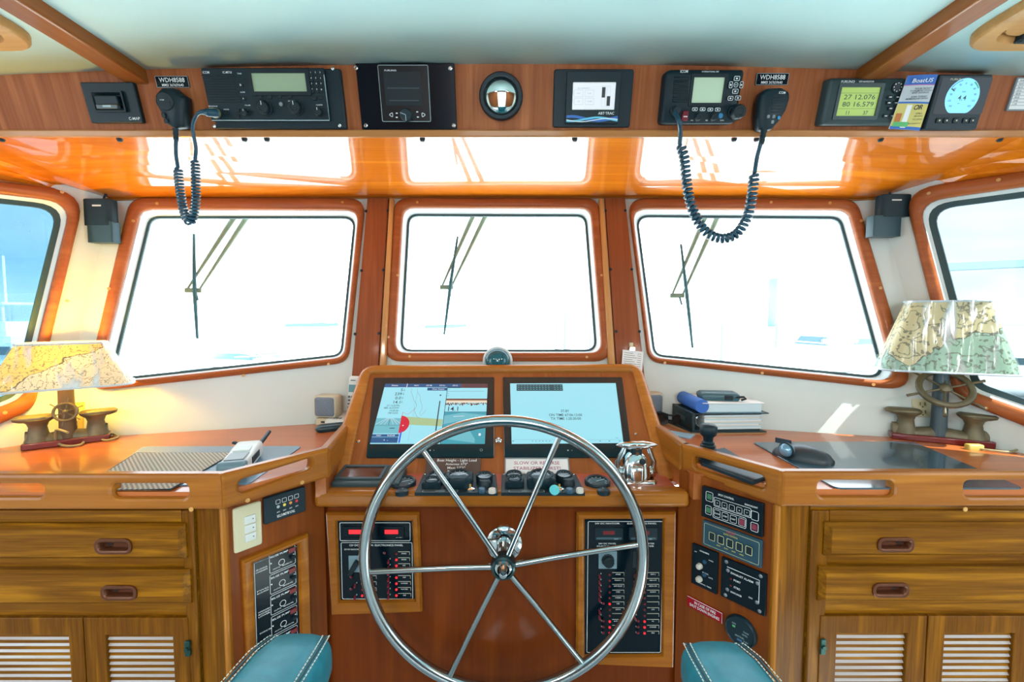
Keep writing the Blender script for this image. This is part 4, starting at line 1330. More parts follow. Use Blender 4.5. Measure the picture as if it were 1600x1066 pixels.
# ------------------------------------------------------------ two glass displays in the tilted panel
def display(label, quad, scr):
    D = Dev(SCR, quad, .006)
    t = thing('helm_display', label, 'display', D.M, 'glass displays in the helm console')
    q = D.q if area(D.q) > 0 else D.q[::-1]
    G().prism(rpoly(q, .004, 4), -.001, .006, .001).ob('bezel', mat('teal_black_glass', (.004, .026, .036), .12), t)
    s_ = [D.L(*p) for p in scr]
    x0, x1 = (s_[0][0] + s_[3][0]) / 2, (s_[1][0] + s_[2][0]) / 2
    y1, y0 = (s_[0][1] + s_[1][1]) / 2, (s_[2][1] + s_[3][1]) / 2
    P = lambda f, h: (x0 + (x1 - x0) * f, y1 + (y0 - y1) * h)      # fractions from the top left
    return D, t, P, x1 - x0, y1 - y0
def frect(P, f0, f1, h0, h1, z, g=None):
    g = g or G()
    a, b = P(f0, h0), P(f1, h1)
    return g.box(a[0], b[0], b[1], a[1], z - .0004, z)
D, t, P, w, h = display('glass chart display with a red boat mark, port side of the console',
    [(584, 590), (772, 589), (772, 714.5), (572, 714.5)], [(595, 600), (760, 600), (760, 694), (586, 694)])
frect(P, 0, .61, .065, 1, .0066).ob('chart_page', M_SCRBLUE, t, smooth=0)
frect(P, 0, .74, 0, .065, .0066).ob('top_bar', M_SCRNAVY, t, smooth=0)
frect(P, .74, 1, 0, .075, .0066).ob('top_bar_end', M_SCRMAUVE, t, smooth=0)
frect(P, .615, 1, .078, .27, .0066).ob('sounder_sky', M_SCRBLUE, t, smooth=0)
frect(P, .615, 1, .27, .30, .0066).ob('sounder_line', M_SCRBROWN, t, smooth=0)
g = G()
rnd = random.Random(3)
n = 60
lo = [(*P(.615 + .385 * k / n, .40 - .05 * rnd.random()), .0067) for k in range(n + 1)]
hi = [(*P(.615 + .385 * k / n, .335 + .03 * rnd.random()), .0067) for k in range(n + 1)]
g.loft([hi, lo], False); g.ob('sea_bed', M_SCRBROWN, t, smooth=0)
frect(P, .615, 1, .30, .34, .0066).ob('sounder_band', mat('screen_cream', (.01, .01, .01), .2, 0, 0, .9, .5, (.72, .62, .48)), t, smooth=0)
frect(P, .615, 1, .34, .49, .0064).ob('depth_box', M_SCRBLUE, t, smooth=0)
frect(P, .615, 1, .497, 1, .0066).ob('camera_view', M_SCRTEAL, t, smooth=0)
g = G(); g.flat([P(.615, .56), P(.78, .51), P(1, .55), P(1, .72), P(.80, .63), P(.615, .70)], .0068); g.flat([P(.66, .93), P(.86, .80), P(.91, .93), P(.91, .985)], .0068)
g.ob('camera_deck', M_SCRTEAL2, t, smooth=0)
g = G(); g.flat(rrect(*P(.95, .86), .006, .008, .003), .007); g.strip([P(.70, .575), P(.80, .565)], .0012, .007); g.ob('camera_glint', M_SCRWHITE, t, smooth=0)
g = G(); g.flat([P(.225, .57), P(.605, .62), P(.605, .73), P(.225, .70)], .0069); g.ob('sector', M_SCRGREEN, t, smooth=0)
g = G(); c = P(.225, .70); rr = w * .085
g.flat([c] + [(c[0] + rr * math.cos(a), c[1] + rr * 1.1 * math.sin(a)) for a in [R(-88 + 176 * k / 16) for k in range(17)]], .0072)
g.strip([P(.23, .50), P(.225, .62)], .0010, .0071); g.strip([P(.235, .51), P(.28, .54), P(.34, .44)], .0007, .0071); g.strip([P(.225, .84), P(.225, .86)], .0012, .0071)
g.ob('boat_mark', M_SCRRED, t, smooth=0)
g = G(); g.cyl(*P(.255, .72), .0016, .0072, .0074, 10); g.ob('boat_centre', M_SCRWHITE, t)
g = G(); frect(P, .243, .257, .80, .985, .0072, g); g.ob('heading_line', mat('screen_blue', (.01, .01, .02), .2, 0, 0, .95, .5, (.03, .10, .62)), t, smooth=0)
g = G()
trk = [(.27, .09), (.27, .16), (.29, .22), (.31, .30), (.34, .36), (.345, .40), (.33, .46), (.345, .52), (.37, .58), (.40, .60)]
g.strip([P(*p) for p in trk], .0006, .0070)
g.strip([P(*p) for p in [(.32, .09), (.335, .17), (.36, .22), (.37, .30), (.395, .38), (.40, .46), (.385, .52), (.40, .56), (.42, .51), (.44, .46)]], .0005, .0070)
g.strip([P(.33, .16), P(.325, .96)], .0003, .0068)
g.ob('track', mat('screen_plum', (.01, .01, .01), .2, 0, 0, .8, .5, (.22, .08, .12)), t, smooth=0)
frect(P, 0, .235, .60, .84, .0068).ob('compass_tape', M_SCRTEAL2, t, smooth=0)
g = G()
for k in range(-3, 4): g.strip([P(.125 + k * .008, .60), P(.125 + k * .04, .705)], .0007, .007)
g.ob('tape_lines', M_SCRWHITE, t, smooth=0)
g = G()
for s_, v, hh in (('5', .112, .0115), ('239', .185, .0115), ('0.0', .258, .0115), ('14.1', .33, .0115), ('27 12.077N', .39, .0062), ('080 16.575W', .43, .0062), ('15:20:36', .475, .0062), ('04/12/22', .515, .0062)):
    a = P(.185, v); g.text(s_, a[0], a[1], hh * .85, .007, None, 'R')
for v in (.105, .175, .245, .315): a = P(.195, v); g.text('ft', a[0], a[1], .003, .007, None, 'L'); g.text('M', a[0], a[1] - .0042, .003, .007, None, 'L')
a = P(.69, .445); g.text('14.1', a[0], a[1], .0145, .007)
g.cyl(*P(.555, .21), .0024, .0068, .007, 12); frect(P, .552, .562, .31, .80, .007, g)
g.strip([P(.125, .62), P(.125, .72)], .001, .0072); g.strip([P(.01, .715), P(.235, .715)], .0006, .0071); frect(P, .14, .185, .755, .765, .007, g)
g.strip([P(.63, .14), P(.97, .14)], .0006, .007)
for k in range(4): g.strip([P(.62, .10 + k * .04), P(.635, .10 + k * .04)], .0008, .007)
g.ob('screen_digits', M_SCRINK, t, smooth=0)
g = G(); frect(P, 0, .235, .90, .985, .0071, g); frect(P, 0, .235, .855, .893, .0070, g); frect(P, .42, .61, .075, .125, .0071, g); g.ob('menu_bar', M_SCRNAVY, t, smooth=0)
g = G()
for s_, f, v, hh in (('Home', .10, .033, .0052), ('NAV', .31, .035, .0046), ('239 M', .43, .035, .0046), ('0.0 kn', .56, .033, .0046), ('09:12', .685, .035, .0046), ('Own Vessel', .525, .10, .005), ('NAV', .06, .875, .0044), ('RADAR', .17, .875, .0044), ('+  -', .13, .945, .006)):
    a = P(f, v); g.text(s_, a[0], a[1], hh, .0075)
frect(P, .215, .22, 0, .065, .0072, g)
g.ob('menu_print', M_SCRWHITE, t, smooth=0)
g = G(); g.cyl(*D.L(672, 704), .0018, .006, .0066, 10); g.cyl(*D.L(678, 704), .0009, .006, .0066, 8); a = D.L(752, 703.5); g.ring(rrect(a[0], a[1], .006, .006, .0029, 5), .0008, .0064)
g.ob('touch_keys', M_DIM, t, smooth=0)

D, t, P, w, h = display('glass display with pale blue standby page and ON TIME lines',
    [(786, 589), (972, 589), (988, 714), (788, 714.5)], [(797, 599.5), (962, 599), (974, 692.5), (799.5, 694)])
s_ = [D.L(*p) for p in [(797, 599.5), (962, 599), (974, 692.5), (799.5, 694)]]
g = G(); g.prism(s_[::-1], .0061, .0066); g.ob('page', M_SCRBLUE, t, smooth=0)
frect(P, .055, .50, .02, .14, .0070).ob('keyboard_strip', mat('screen_dark_teal', (.01, .02, .03), .3, 0, 0, .5, .5, (.02, .12, .15)), t, smooth=0)
g = G()
for i in range(15):
    for j in range(3):
        if 11 <= i <= 11: continue
        a = P(.075 + i * .029, .045 + j * .034); g.rbox(a[0], a[1], .0034, .0018, .007, .0073, .0004)
g.ob('keyboard_keys', M_SCRTEAL2, t, smooth=0)
g = G()
for s_, v in (('ST-BY', .49), ('ON TIME 67:06:12:00', .555), ('TX TIME 1:20:30:00', .615)):
    a = P(.50, v); g.text(s_, a[0], a[1], .0082, .0071, {'S': .022, 'O': .088, 'T': .080}[s_[0]])
for k in range(6): a = P(.19 + k * .03, .965); g.rbox(a[0], a[1], .002, .002, .0068, .0071, .0004)
for f in (.02, .78, .86, .95): a = P(f, .965); g.rbox(a[0], a[1], .004, .0014, .0068, .0071, .0004)
a = P(.93, .92); g.text('12:04', a[0], a[1], .0024, .0071)
g.strip([P(.02, .945), P(.98, .945)], .0003, .0069)
g.ob('screen_text', M_SCRINK, t, smooth=0)
g = G(); g.cyl(*D.L(887.5, 704), .0018, .006, .0066, 10); g.cyl(*D.L(893.5, 704), .0009, .006, .0066, 8)
g.ob('touch_keys', M_DIM, t, smooth=0)

# notices under the displays
D = Dev(SCR, [(668, 715.5), (751, 716), (751, 741), (662, 741)], .008)
t = thing('height_placard', 'grey-brown placard with boat height in white letters, below the chart display', 'placard', D.M)
G().rbox(0, 0, D.w, D.h, -.001, .0075, .001).ob('plate', mat('placard_brown', (.08, .05, .04), .5), t)
panel_text(t, [('Boat Height - Light Load', D.w * .06, D.h * .36, .0072, .008, D.w * .72), ("Antennas 37'0\"", D.w * .06, D.h * .12, .0064, .008, D.w * .40), ("Mast 27'2\"", D.w * .06, -D.h * .11, .0064, .008, D.w * .32), ("Bow 12'6\"", D.w * .06, -D.h * .34, .0064, .008, D.w * .30)])
D = Dev(SCR, [(790, 716.5), (887, 716.5), (890, 741), (789, 741)], .006)
t = thing('stabilizer_notice', 'white notice with red SLOW OR REVERSE lettering in a clear holder', 'notice', D.M)
G().rbox(0, 0, D.w, D.h, -.001, .005, .001).ob('sheet', M_PAPER, t)
G().plate(rrect(0, 0, D.w + .003, D.h + .003, .001), [rrect(0, 0, D.w - .002, D.h - .002, .001)], .004, .007).ob('holder', M_GREY, t)
panel_text(t, [('SLOW OR REVERSE', 0, D.h * .22, .0085, .0054, D.w * .72), ('STABILIZERS FIRST!', 0, -D.h * .12, .0085, .0054, D.w * .74)], mat('plum_print', (.36, .06, .16), .6))

# ------------------------------------------------------------ instruments lying on the ledge
def gauge_parts(t, x, y, r, hgt, tilt=R(14), ring=None, face=None, needle=True):
    """round instrument cup standing on the ledge, dial leaning back towards the helmsman"""
    M = T(x, y, 0) @ RX(tilt)
    o = G().lathe([(r * .96, -.012), (r, hgt * .5), (r, hgt), (r * .93, hgt + .003), (r * .80, hgt + .0015), (r * .78, hgt - .001)], 28, None, False).ob('gauge_rim', ring or M_SOFTBLACK, t, M=M, smooth=50)
    G().lathe([(r * .80, hgt - .0012), (.0005, hgt - .0010)], 28, None).ob('gauge_face', face or mat('dial_dark', (.03, .05, .06), .15), o)
    g = G()
    for k in range(9):
        a = R(-30 + 30 * k); c, s_ = math.cos(a), math.sin(a)
        g.strip([(r * .58 * c, r * .58 * s_), (r * .74 * c, r * .74 * s_)], r * .05, hgt)
    if needle: g.strip([(-r * .1, -r * .05), (r * .5, r * .28)], r * .06, hgt + .0003)
    g.ob('gauge_marks', M_DIM, o, smooth=0)
    return o
# grey unit on the port end of the ledge
a, b = zp(519, 768, LZ), zp(592, 768, LZ)
t = thing('radar_keypad', 'dark grey flat unit with brown reflective screen, at the port end of the ledge', 'instrument', Matrix.Translation(((a.x + b.x) / 2 + .012, 1.033, LZ)) @ RX(R(7)))
w, d = .150, .092
G().rbox(0, 0, w, d, -.006, .016, .006, .003).ob('body', M_DARKGREY, t)
G().plate(rrect(-.020, .004, w * .70, d * .76, .003), [rrect(-.020, .004, w * .62, d * .58, .002)], .0155, .0195).ob('screen_bezel', M_DARKGREY, t)
G().flat(rrect(-.020, .004, w * .62, d * .58, .002), .0164).ob('screen', mat('brown_reflective_screen', (.10, .03, .014), .15), t)
s0 = None
for i in range(2):
    for j in range(4):
        m = T(.044 + i * .014, -.022 + j * .016, .0158)
        if s0 is None: s0 = G().rbox(0, 0, .010, .009, 0, .003, .002, .001).ob('key', M_GREY, t, M=m)
        else: dup(s0, m)
# loose round gauges
for label, (u, v), r, (u2, v2) in (('round black gauge in the red ledge between the grey unit and the engine instruments', (630, 752), .029, (628, 767)),
                                 ('round black gauge in the red ledge beside the chrome engine control', (933.5, 751), .029, (943, 766))):
    p = zp(u, v, LZ + .008)
    t = thing('rudder_gauge', label, 'gauge', T(p.x, p.y, LZ), 'round gauges in the ledge')
    gauge_parts(t, 0, 0, r, .007, R(6))
    p = zp(u2, v2, LZ + .004)
    t = thing('dimmer_dial', 'small dark dial half hidden by the wooden lip, below the ' + ('port' if u < 700 else 'starboard') + ' ledge gauge', 'dial', T(p.x, p.y, LZ), 'small dials at the lip')
    G().lathe([(.014, -.004), (.014, .004), (.0115, .006), (.0005, .0062)], 20).ob('body', M_SOFTBLACK, t, smooth=40)
    G().strip([(0, .002), (0, .010)], .0012, .0064).ob('mark', M_DIM, t)
# two engine panels
def engine_panel(label, quad, tach, sm1, sm2, sm3, blk, knobs, key, fob):
    q = [zp(u, v, LZ + .004) for u, v in quad]
    c = V3((sum(p.x for p in q) / 4, sum(p.y for p in q) / 4, LZ))
    t = thing('engine_instruments', label, 'instrument panel', T(*c), 'engine instrument panels on the ledge')
    G().prism([(p.x - c.x, p.y - c.y) for p in q][::-1], -.003, .004, .001).ob('base_plate', M_BLACK, t)
    def loc(u, v, dz=.0): p = zp(u, v, LZ + dz); return p.x - c.x, p.y - c.y
    def boxed(u, v, w, d, h, r):
        x, y = loc(u, v, h)
        G().rbox(x, y, w, d, .002, h, .006, .003).ob('gauge_housing', M_SOFTBLACK, t, smooth=40)
        gauge_parts(t, x, y, r, h + .001, R(8), M_SOFTBLACK)
    boxed(*tach, .062, .050, .026, .0275)
    boxed(*sm1, .042, .034, .018, .0165)
    for u, v in (sm2, sm3):
        x, y = loc(u, v, .024); gauge_parts(t, x, y, .019, .020, R(8))
    x, y = loc(*blk, .012)
    G().lathe([(.015, .002), (.015, .012), (.011, .018), (.006, .018), (.0005, .0185)], 20, T(x, y, 0)).ob('alarm_buzzer', M_BLACK, t, smooth=40)
    for i, (u, v) in enumerate(knobs):
        x, y = loc(u, v, .010)
        G().lathe([(.0085, .003), (.0085, .008), (.007, .012), (.0005, .0125)], 18, T(x, y, 0)).ob('push_knob', mat('pale_knob', (.52, .50, .44), .4) if i else mat('blue_black_knob', (.02, .07, .12), .3), t, smooth=40)
    x, y = loc(*key, .008)
    k = G().lathe([(.010, .003), (.010, .008), (.006, .010), (.0005, .0105)], 18, T(x, y, 0)).ob('key_switch', M_CHROME, t, smooth=40)
    G().rbox(0, 0, .004, .014, 0, .002, .0008, M=T(x, y, .010) @ RX(R(80))).ob('key', M_BRASS, k)
    if fob:
        x, y = loc(*fob, .008)
        G().lathe([(.011, 0), (.011, .004), (.0005, .0045)], 20, T(x, y - .004, .006) @ RX(R(50))).ob('key_fob', mat('turquoise_fob', (.10, .55, .60), .4), t)
    x0, y0 = loc(quad[3][0] + 18, 767, .005)
    g = G(); g.ring(rrect(x0 + .03, y0, .075, .010, .002), .0012, .0044); g.text('ENGINE', x0 + .03, y0, .004, .0045); g.ob('lettering', M_DIM, t, smooth=0)
    s0 = None
    for u, v in ((quad[0][0] + 3, quad[0][1] + .6), (quad[1][0] - 3, quad[1][1] + .6), (quad[1][0] - 8, quad[1][1] + .6)):
        x, y = loc(u, v, .004); m = T(x, y, .0035)
        if s0 is None: s0 = G().lathe([(.003, 0), (.003, .0015), (.0005, .002)], 10).ob('screw', M_CHROME, t, M=m)
        else: dup(s0, m)
engine_panel('black engine instrument cluster of round gauges, under the boat height placard', [(661, 741), (775, 741), (778, 770), (648, 770)], (717, 742), (675, 750), (682, 739), (757, 740), (757, 754), [(753, 764), (769, 765)], (735, 763), None)
engine_panel('black engine instrument cluster with turquoise key fob, under the white stabilizer notice', [(784, 741), (900, 741), (914, 770), (783, 770)], (845, 742), (804, 748), (803, 738), (881, 738), (888, 752), [(890, 764.5), (906, 764.5)], (874, 763), (866, 764))

# chrome engine control
p = zp(1003, 764, LZ)
t = thing('engine_control', 'chrome twin lever engine control with tee handles, at the starboard end of the ledge', 'engine control', T(p.x, 1.032, LZ))
G().rbox(0, 0, .088, .062, -.002, .008, .012, .004).ob('base', M_CHROME, t, smooth=50)
g = G()
secs = []
for z, wx, wy in ((.004, .062, .056), (.018, .064, .054), (.036, .060, .048), (.052, .050, .040), (.062, .034, .028), (.066, .012, .010)):
    secs.append([(x, y, z) for x, y in rrect(0, .002, wx, wy, min(wx, wy) * .40, 6)])
g.loft(secs, True, True, True); g.ob('housing', M_CHROME, t, smooth=60)
G().rbox(-.004, 0, .030, .034, .005, .040, .006, .003, M=T(0, -.016, 0)).ob('front_plate', M_CHROME, t, smooth=50)
for s_, nm in ((-1, 'a'), (1, 'b')):
    g = G(); g.tube([(s_ * .040, .004, .018), (s_ * .042, .002, .045), (s_ * .032, -.004, .066), (s_ * .026, -.006, .082)], [.0065, .006, .0055, .005], 12)
    g.cyl(0, 0, .013, -.008, .008, 20, .003, M=T(s_ * .038, .004, .018) @ RY(PI / 2))
    lv = g.ob('lever', M_CHROME, t, smooth=60)
    g = G(); g.lathe([(.0005, -.003), (.009, 0), (.0095, .014), (.0075, .028), (.0035, .042), (.0005, .048)], 18, T(0, -.006, .084) @ RY(s_ * PI / 2))
    g.ob('handle', M_CHROME, lv, smooth=60)
G().box(-.012, .012, -.010, .010, .060, .084).ob('switch_block', M_BLACK, t, bev=.003)
for x, z in ((0, .078), (0, .066)):
    G().lathe([(.004, 0), (.004, .003), (.002, .003)], 12, T(x, -.010, z) @ RX(PI / 2)).ob('button', M_CHROME, t)
G().lathe([(.007, 0), (.007, .003), (.004, .004)], 16, T(.010, -.0185, .050) @ RX(PI / 2)).ob('lock_cap', M_BLACK, t)

# compass behind the console
p = yp(777.5, 565, 1.352)
t = thing('compass', 'steering compass dome with pale rim, peeking over the console top', 'compass', T(p.x, 1.352, tp.z - .006))
zc = p.z - (tp.z - .006)
G().lathe([(.028, 0), (.026, .012), (.024, max(.014, zc - .012))], 28).ob('binnacle', M_SOFTBLACK, t, smooth=60)
G().ball((0, -.006, zc), (.036, .022, .036), 28, 14).ob('dome', mat('compass_glass', (.01, .10, .13), .05), t, smooth=80)
G().tube([(.040 * math.cos(a), .004, zc + .040 * math.sin(a)) for a in [2 * PI * k / 40 for k in range(40)]], .0048, 8, True).ob('rim', mat('pale_rim', (.55, .66, .68), .3), t, smooth=60)
G().ball((0, -.036, zc + .006), .002, 8, 4).ob('lubber_mark', M_WHITE, t)

# ------------------------------------------------------------ breaker panels in the console front
W_PANELF = wood('panel_frame_teak', (.27, .085, .006), (.42, .150, .014), 'x', 1.2, .35, .2)
def framed(name, label, cat, pl, outer, inner, group=None, proud=.014):
    D = Dev(pl, outer, proud * .6)
    t = thing(name, label, cat, D.M, group)
    oq = [D.L(*p) for p in outer][::-1]; iq = [D.L(*p) for p in inner][::-1]
    lp = lambda c, d, z: [(x, y, z) for x, y in (offset(c, d) if d else c)]
    G().loft([lp(oq, 0, -.001), lp(oq, 0, proud * .55), lp(oq, .004, proud), lp(iq, -.008, proud), lp(iq, -.003, proud * .8), lp(iq, 0, proud * .4), lp(iq, 0, .0)]).ob('frame', W_PANELF, t, smooth=30)
    G().prism(offset(iq, -.001), -.001, .003).ob('panel', M_GLOSSBLACK, t)
    return D, t
def breaker_row(t, cells, D, n=.003, tsz=.78):
    """toggle, lamp and label for each cell: (u_toggle, u_lamp, u0, u1, v, thrown, lit, text)"""
    tg = {}
    gl, gt = G(), G()
    for ut, ul, u0, u1, v, th, lit, txt in cells:
        x, y = D.L(ut, v, n)
        m = T(x, y, n) @ RZ(R(-18 if th else 14)) @ RX(R(-40 if th else 28)) @ Matrix.Scale(tsz, 4)
        if 't' not in tg:
            gg = G(); gg.lathe([(.0020, 0), (.0026, .004), (.0034, .010), (.0030, .0125), (.0005, .0135)], 10)
            tg['t'] = gg.ob('toggle', M_TOGGLE, t, M=m, smooth=60)
        else: dup(tg['t'], m)
        m2 = T(x + (.004 if not th else -.002), y + .003, n) @ Matrix.Scale(tsz, 4)
        if 'c' not in tg: tg['c'] = G().cyl(0, 0, .0015, 0, .003, 8).ob('toggle_collar', M_DIM, t, M=m2)
        else: dup(tg['c'], m2)
        x2, y2 = D.L(ul, v, n); key = 'on' if lit else 'off'
        m = T(x2, y2, n) @ Matrix.Scale(tsz, 4)
        if key not in tg: tg[key] = G().lathe([(.0034, 0), (.0034, .0018), (.002, .0036), (.0004, .004)], 12).ob('indicator_lamp', M_REDLED if lit else M_REDDIM, t, M=m, smooth=60)
        else: dup(tg[key], m)
        a, b = D.L(u0, v - 3.2, n), D.L(u1, v - 3.2, n)
        gl.strip([a, b], .0010, n + .0004); gl.strip([b, (b[0], b[1] - .0075)], .0006, n + .0004)
        if txt: gt.text(txt, (a[0] + b[0]) / 2, a[1] - .0042, .0026, n + .0004, min(.0022 * len(txt), abs(b[0] - a[0]) * .9))
    gl.ob('label_rules', mat('cream_print', (.62, .62, .50), .6), t, smooth=0)
    gt.ob('circuit_labels', M_WHITE, t, smooth=0)

D, t = framed('breaker_panel', 'small framed black breaker panel with two glowing red readouts', 'breaker panel', CF,
    [(509, 801), (655, 801), (660, 956), (518, 961)], [(526, 815), (643, 815), (648, 938), (531, 940)], 'framed breaker panels in the console front')
n = .003
g = G()
a, b = D.L(531, 817, n), D.L(641, 845, n); g.ring(rrect((a[0] + b[0]) / 2, (a[1] + b[1]) / 2, b[0] - a[0], a[1] - b[1], .003), .0010, .0034)
a, b = D.L(533, 848, n), D.L(645, 936, n); g.ring(rrect((a[0] + b[0]) / 2, (a[1] + b[1]) / 2, b[0] - a[0], a[1] - b[1], .003), .0010, .0034)
a = D.L(588, 852, n); g.text('12V DC NAV/COM. ELECTRONICS PANEL', a[0], a[1], .0044, .0034, .121)
a = D.L(559, 858.5, n); g.text('12V DC NAV/COM DISCONNECT', a[0], a[1], .0034, .0034, .060)
a = D.L(571, 840.5, n); g.text('VOLTS', a[0], a[1], .0026, .0034); a = D.L(624, 839.5, n); g.text('DC AMPS', a[0], a[1], .0026, .0034)
g.ob('lettering', M_WHITE, t, smooth=0)
for u in (556, 612):
    x, y = D.L(u, 830.5, n)
    mt = G().rbox(x, y, .058, .026, .0028, .0055, .002, .001).ob('meter', M_GLOSSBLACK, t)
    G().flat(rrect(x, y, .030, .0098, .0006), .0058).ob('readout', M_REDLED, mt)
x, y = D.L(559, 881, n)
sw = G().rbox(x, y, .040, .038, .0028, .0045, .001).ob('selector_plate', mat('steel_blue_plate', (.20, .32, .38), .4, .3), t)
G().prism([(x - .018, y - .018), (x - .002, y - .008), (x + .004, y + .012), (x - .006, y + .006)][::-1] if False else rpoly([(x - .022, y - .020), (x - .012, y - .024), (x + .006, y + .004), (x - .004, y + .012)], .003, 3), .0045, .016, .002).ob('selector_lever', M_BLACK, sw)
G().rbox(x + .012, y - .004, .004, .010, .0045, .010, .001).ob('red_pointer', M_TOGGLE, sw)
cells = []
names = ('SPARE', 'RADAR', 'GPS', 'PILOT', 'VHF', 'SOUNDER', 'PLOTTER', 'AIS')
for k in range(8):
    v = 865.5 + k * 9.3
    cells.append((601 if k == 0 else 607, 619.5, 622, 640 + k * .3, v, k == 0, k > 0, names[k]))
for k in range(4):
    v = 903 + k * 9.3
    cells.append((549 if k % 2 == 0 else 555, 566, 574, 588, v, k % 2 == 0, k > 2, ('', 'A', 'B', 'AUX')[k]))
breaker_row(t, cells, D)

D, t = framed('breaker_panel', 'tall framed black breaker panel with two columns of red toggles', 'breaker panel', CF,
    [(901, 801), (1056, 800), (1052, 1043), (900, 1037)], [(914, 812.5), (1036, 812), (1034, 1024), (914, 1025)], 'framed breaker panels in the console front')
g = G()
a, b = D.L(919, 815, n), D.L(1032, 1019.5, n); g.ring(rrect((a[0] + b[0]) / 2, (a[1] + b[1]) / 2, b[0] - a[0], a[1] - b[1], .003), .0011, .0034)
for s_, u, v, hh, ww in (('24V DC NAV/COM.', 949, 818, .0036, .056), ('ELECTRONICS PANEL', 1003, 818, .0036, .066), ('24V DC PANEL', 949, 849.5, .0034, .040), ('SOURCE SELECTOR', 949, 853.5, .0034, .048), ('VOLTMETER', 1010, 849.5, .0034, .036), ('SELECTOR', 1010, 853.5, .0034, .034)):
    a = D.L(u, v, n); g.text(s_, a[0], a[1], hh, .0034, ww)
a = D.L(962, 841.5, n); g.text('VOLTS', a[0], a[1], .0022, .006); a = D.L(1016, 841.5, n); g.text('AMPS', a[0], a[1], .0022, .006)
g.ob('lettering', M_WHITE, t, smooth=0)
for u in (951, 1005):
    x, y = D.L(u, 834, n)
    mt = G().rbox(x, y, .064, .029, .0028, .0055, .002, .001).ob('meter', M_SOFTBLACK, t)
    G().flat(rrect(x, y + .003, .026, .0085, .0006), .0058).ob('readout', M_REDDIM, mt)
    G().flat(rrect(x, y - .010, .056, .005, .0006), .0058).ob('strip', mat('teal_strip', (.04, .10, .13), .4), mt)
x, y = D.L(949.5, 875, n)
sw = G().rbox(x, y, .041, .040, .0028, .0045, .001).ob('selector_plate', mat('steel_blue_plate', (.20, .32, .38), .4, .3), t)
knob(sw, x, y, .013, .0045, .014, 'selector_knob', M_BLACK)
x, y = D.L(1001, 874, n)
sw = G().rbox(x, y, .036, .038, .0028, .0045, .001).ob('selector_plate', M_BLACK, t)
G().rbox(x + .012, y, .003, .017, .0045, .007, .0005).ob('selector_mark', mat('cream_print', (.62, .62, .50), .6), sw)
cells = []
nA = ('SPARE', 'RADAR 1', 'GPS PILOT', 'HORN', 'WIPERS', 'SSB', 'DEPTH', '', 'AUTOPILOT', 'VHF', 'SAT')
nB = ('VHF 2', 'NAV LTS', 'DECK LTS', 'ANCHOR', '', '', 'LOG', '', 'PC', 'CHARGER', 'MON')
for k in range(11):
    v = 898 + k * 9.15
    cells.append((936 if k not in (5, 8, 9, 10) else 941, 952.5, 956.5, 975, v, k in (5, 8, 9, 10), k in (5, 8, 9, 10), nA[k]))
    cells.append((991 if k < 8 else 995, 1007, 1011, 1029.5, v, k >= 8, k >= 8, nB[k]))
breaker_row(t, cells, D)

# ------------------------------------------------------------ switches and panels on the angled cabinet faces
pl = ANL
D = Dev(pl, [(364, 797), (408, 782), (411, 850), (367, 867)], .005)
t = thing('light_switch', 'cream switch plate with three small white rockers, above the pump alarm panel', 'switch', D.M)
G().rbox(0, 0, D.w, D.h, -.001, .005, .005, .002).ob('plate', mat('cream_plastic', (.58, .55, .36), .4), t)
s0 = None
for k in range(3):
    m = T(D.w * .06, D.h * (.17 - k * .20), .0045)
    if s0 is None:
        s0 = G().rbox(0, 0, D.w * .40, D.h * .17, 0, .003, .001, .0005).ob('rocker', M_PHONE, t, M=m)
        sd = G().cyl(D.w * .10, 0, .0012, .003, .0034, 8).ob('dot', M_INK, s0)
    else:
        c = dup(s0, m); dup(sd, Matrix.Identity(4), c)
D = Dev(pl, [(412, 781), (476, 759), (479, 800), (414, 819)], .007)
t = thing('alarm_display', 'black alarm panel with four little warning lights and upside-down lettering, under the port rail', 'alarm panel', D.M)
G().rbox(0, 0, D.w, D.h, -.001, .007, .003, .0015).ob('body', M_SOFTBLACK, t)
g = G()
lm = (M_DIM, M_YELPRINT, mat('orange_print', (.65, .28, .06), .6), M_REDPRINT)
for k in range(4):
    x, y = D.w * (-.18 + k * .15), D.h * .22
    g.ring(rrect(x, y, D.w * .10, D.h * .15, .001), .0007, .0074)
    g.text('OFF', x, -D.h * .17, .0026, .0074, None, 'C', PI)
g.text('TROUBLEMASTER', 0, -D.h * .33, .0055, .0074, D.w * .44, 'C', PI)
g.ob('lettering', M_WHITE, t, smooth=0)
for k in range(4):
    G().cyl(D.w * (-.18 + k * .15), D.h * .03, .0030, .006, .0078, 12).ob('warning_light', lm[k], t)

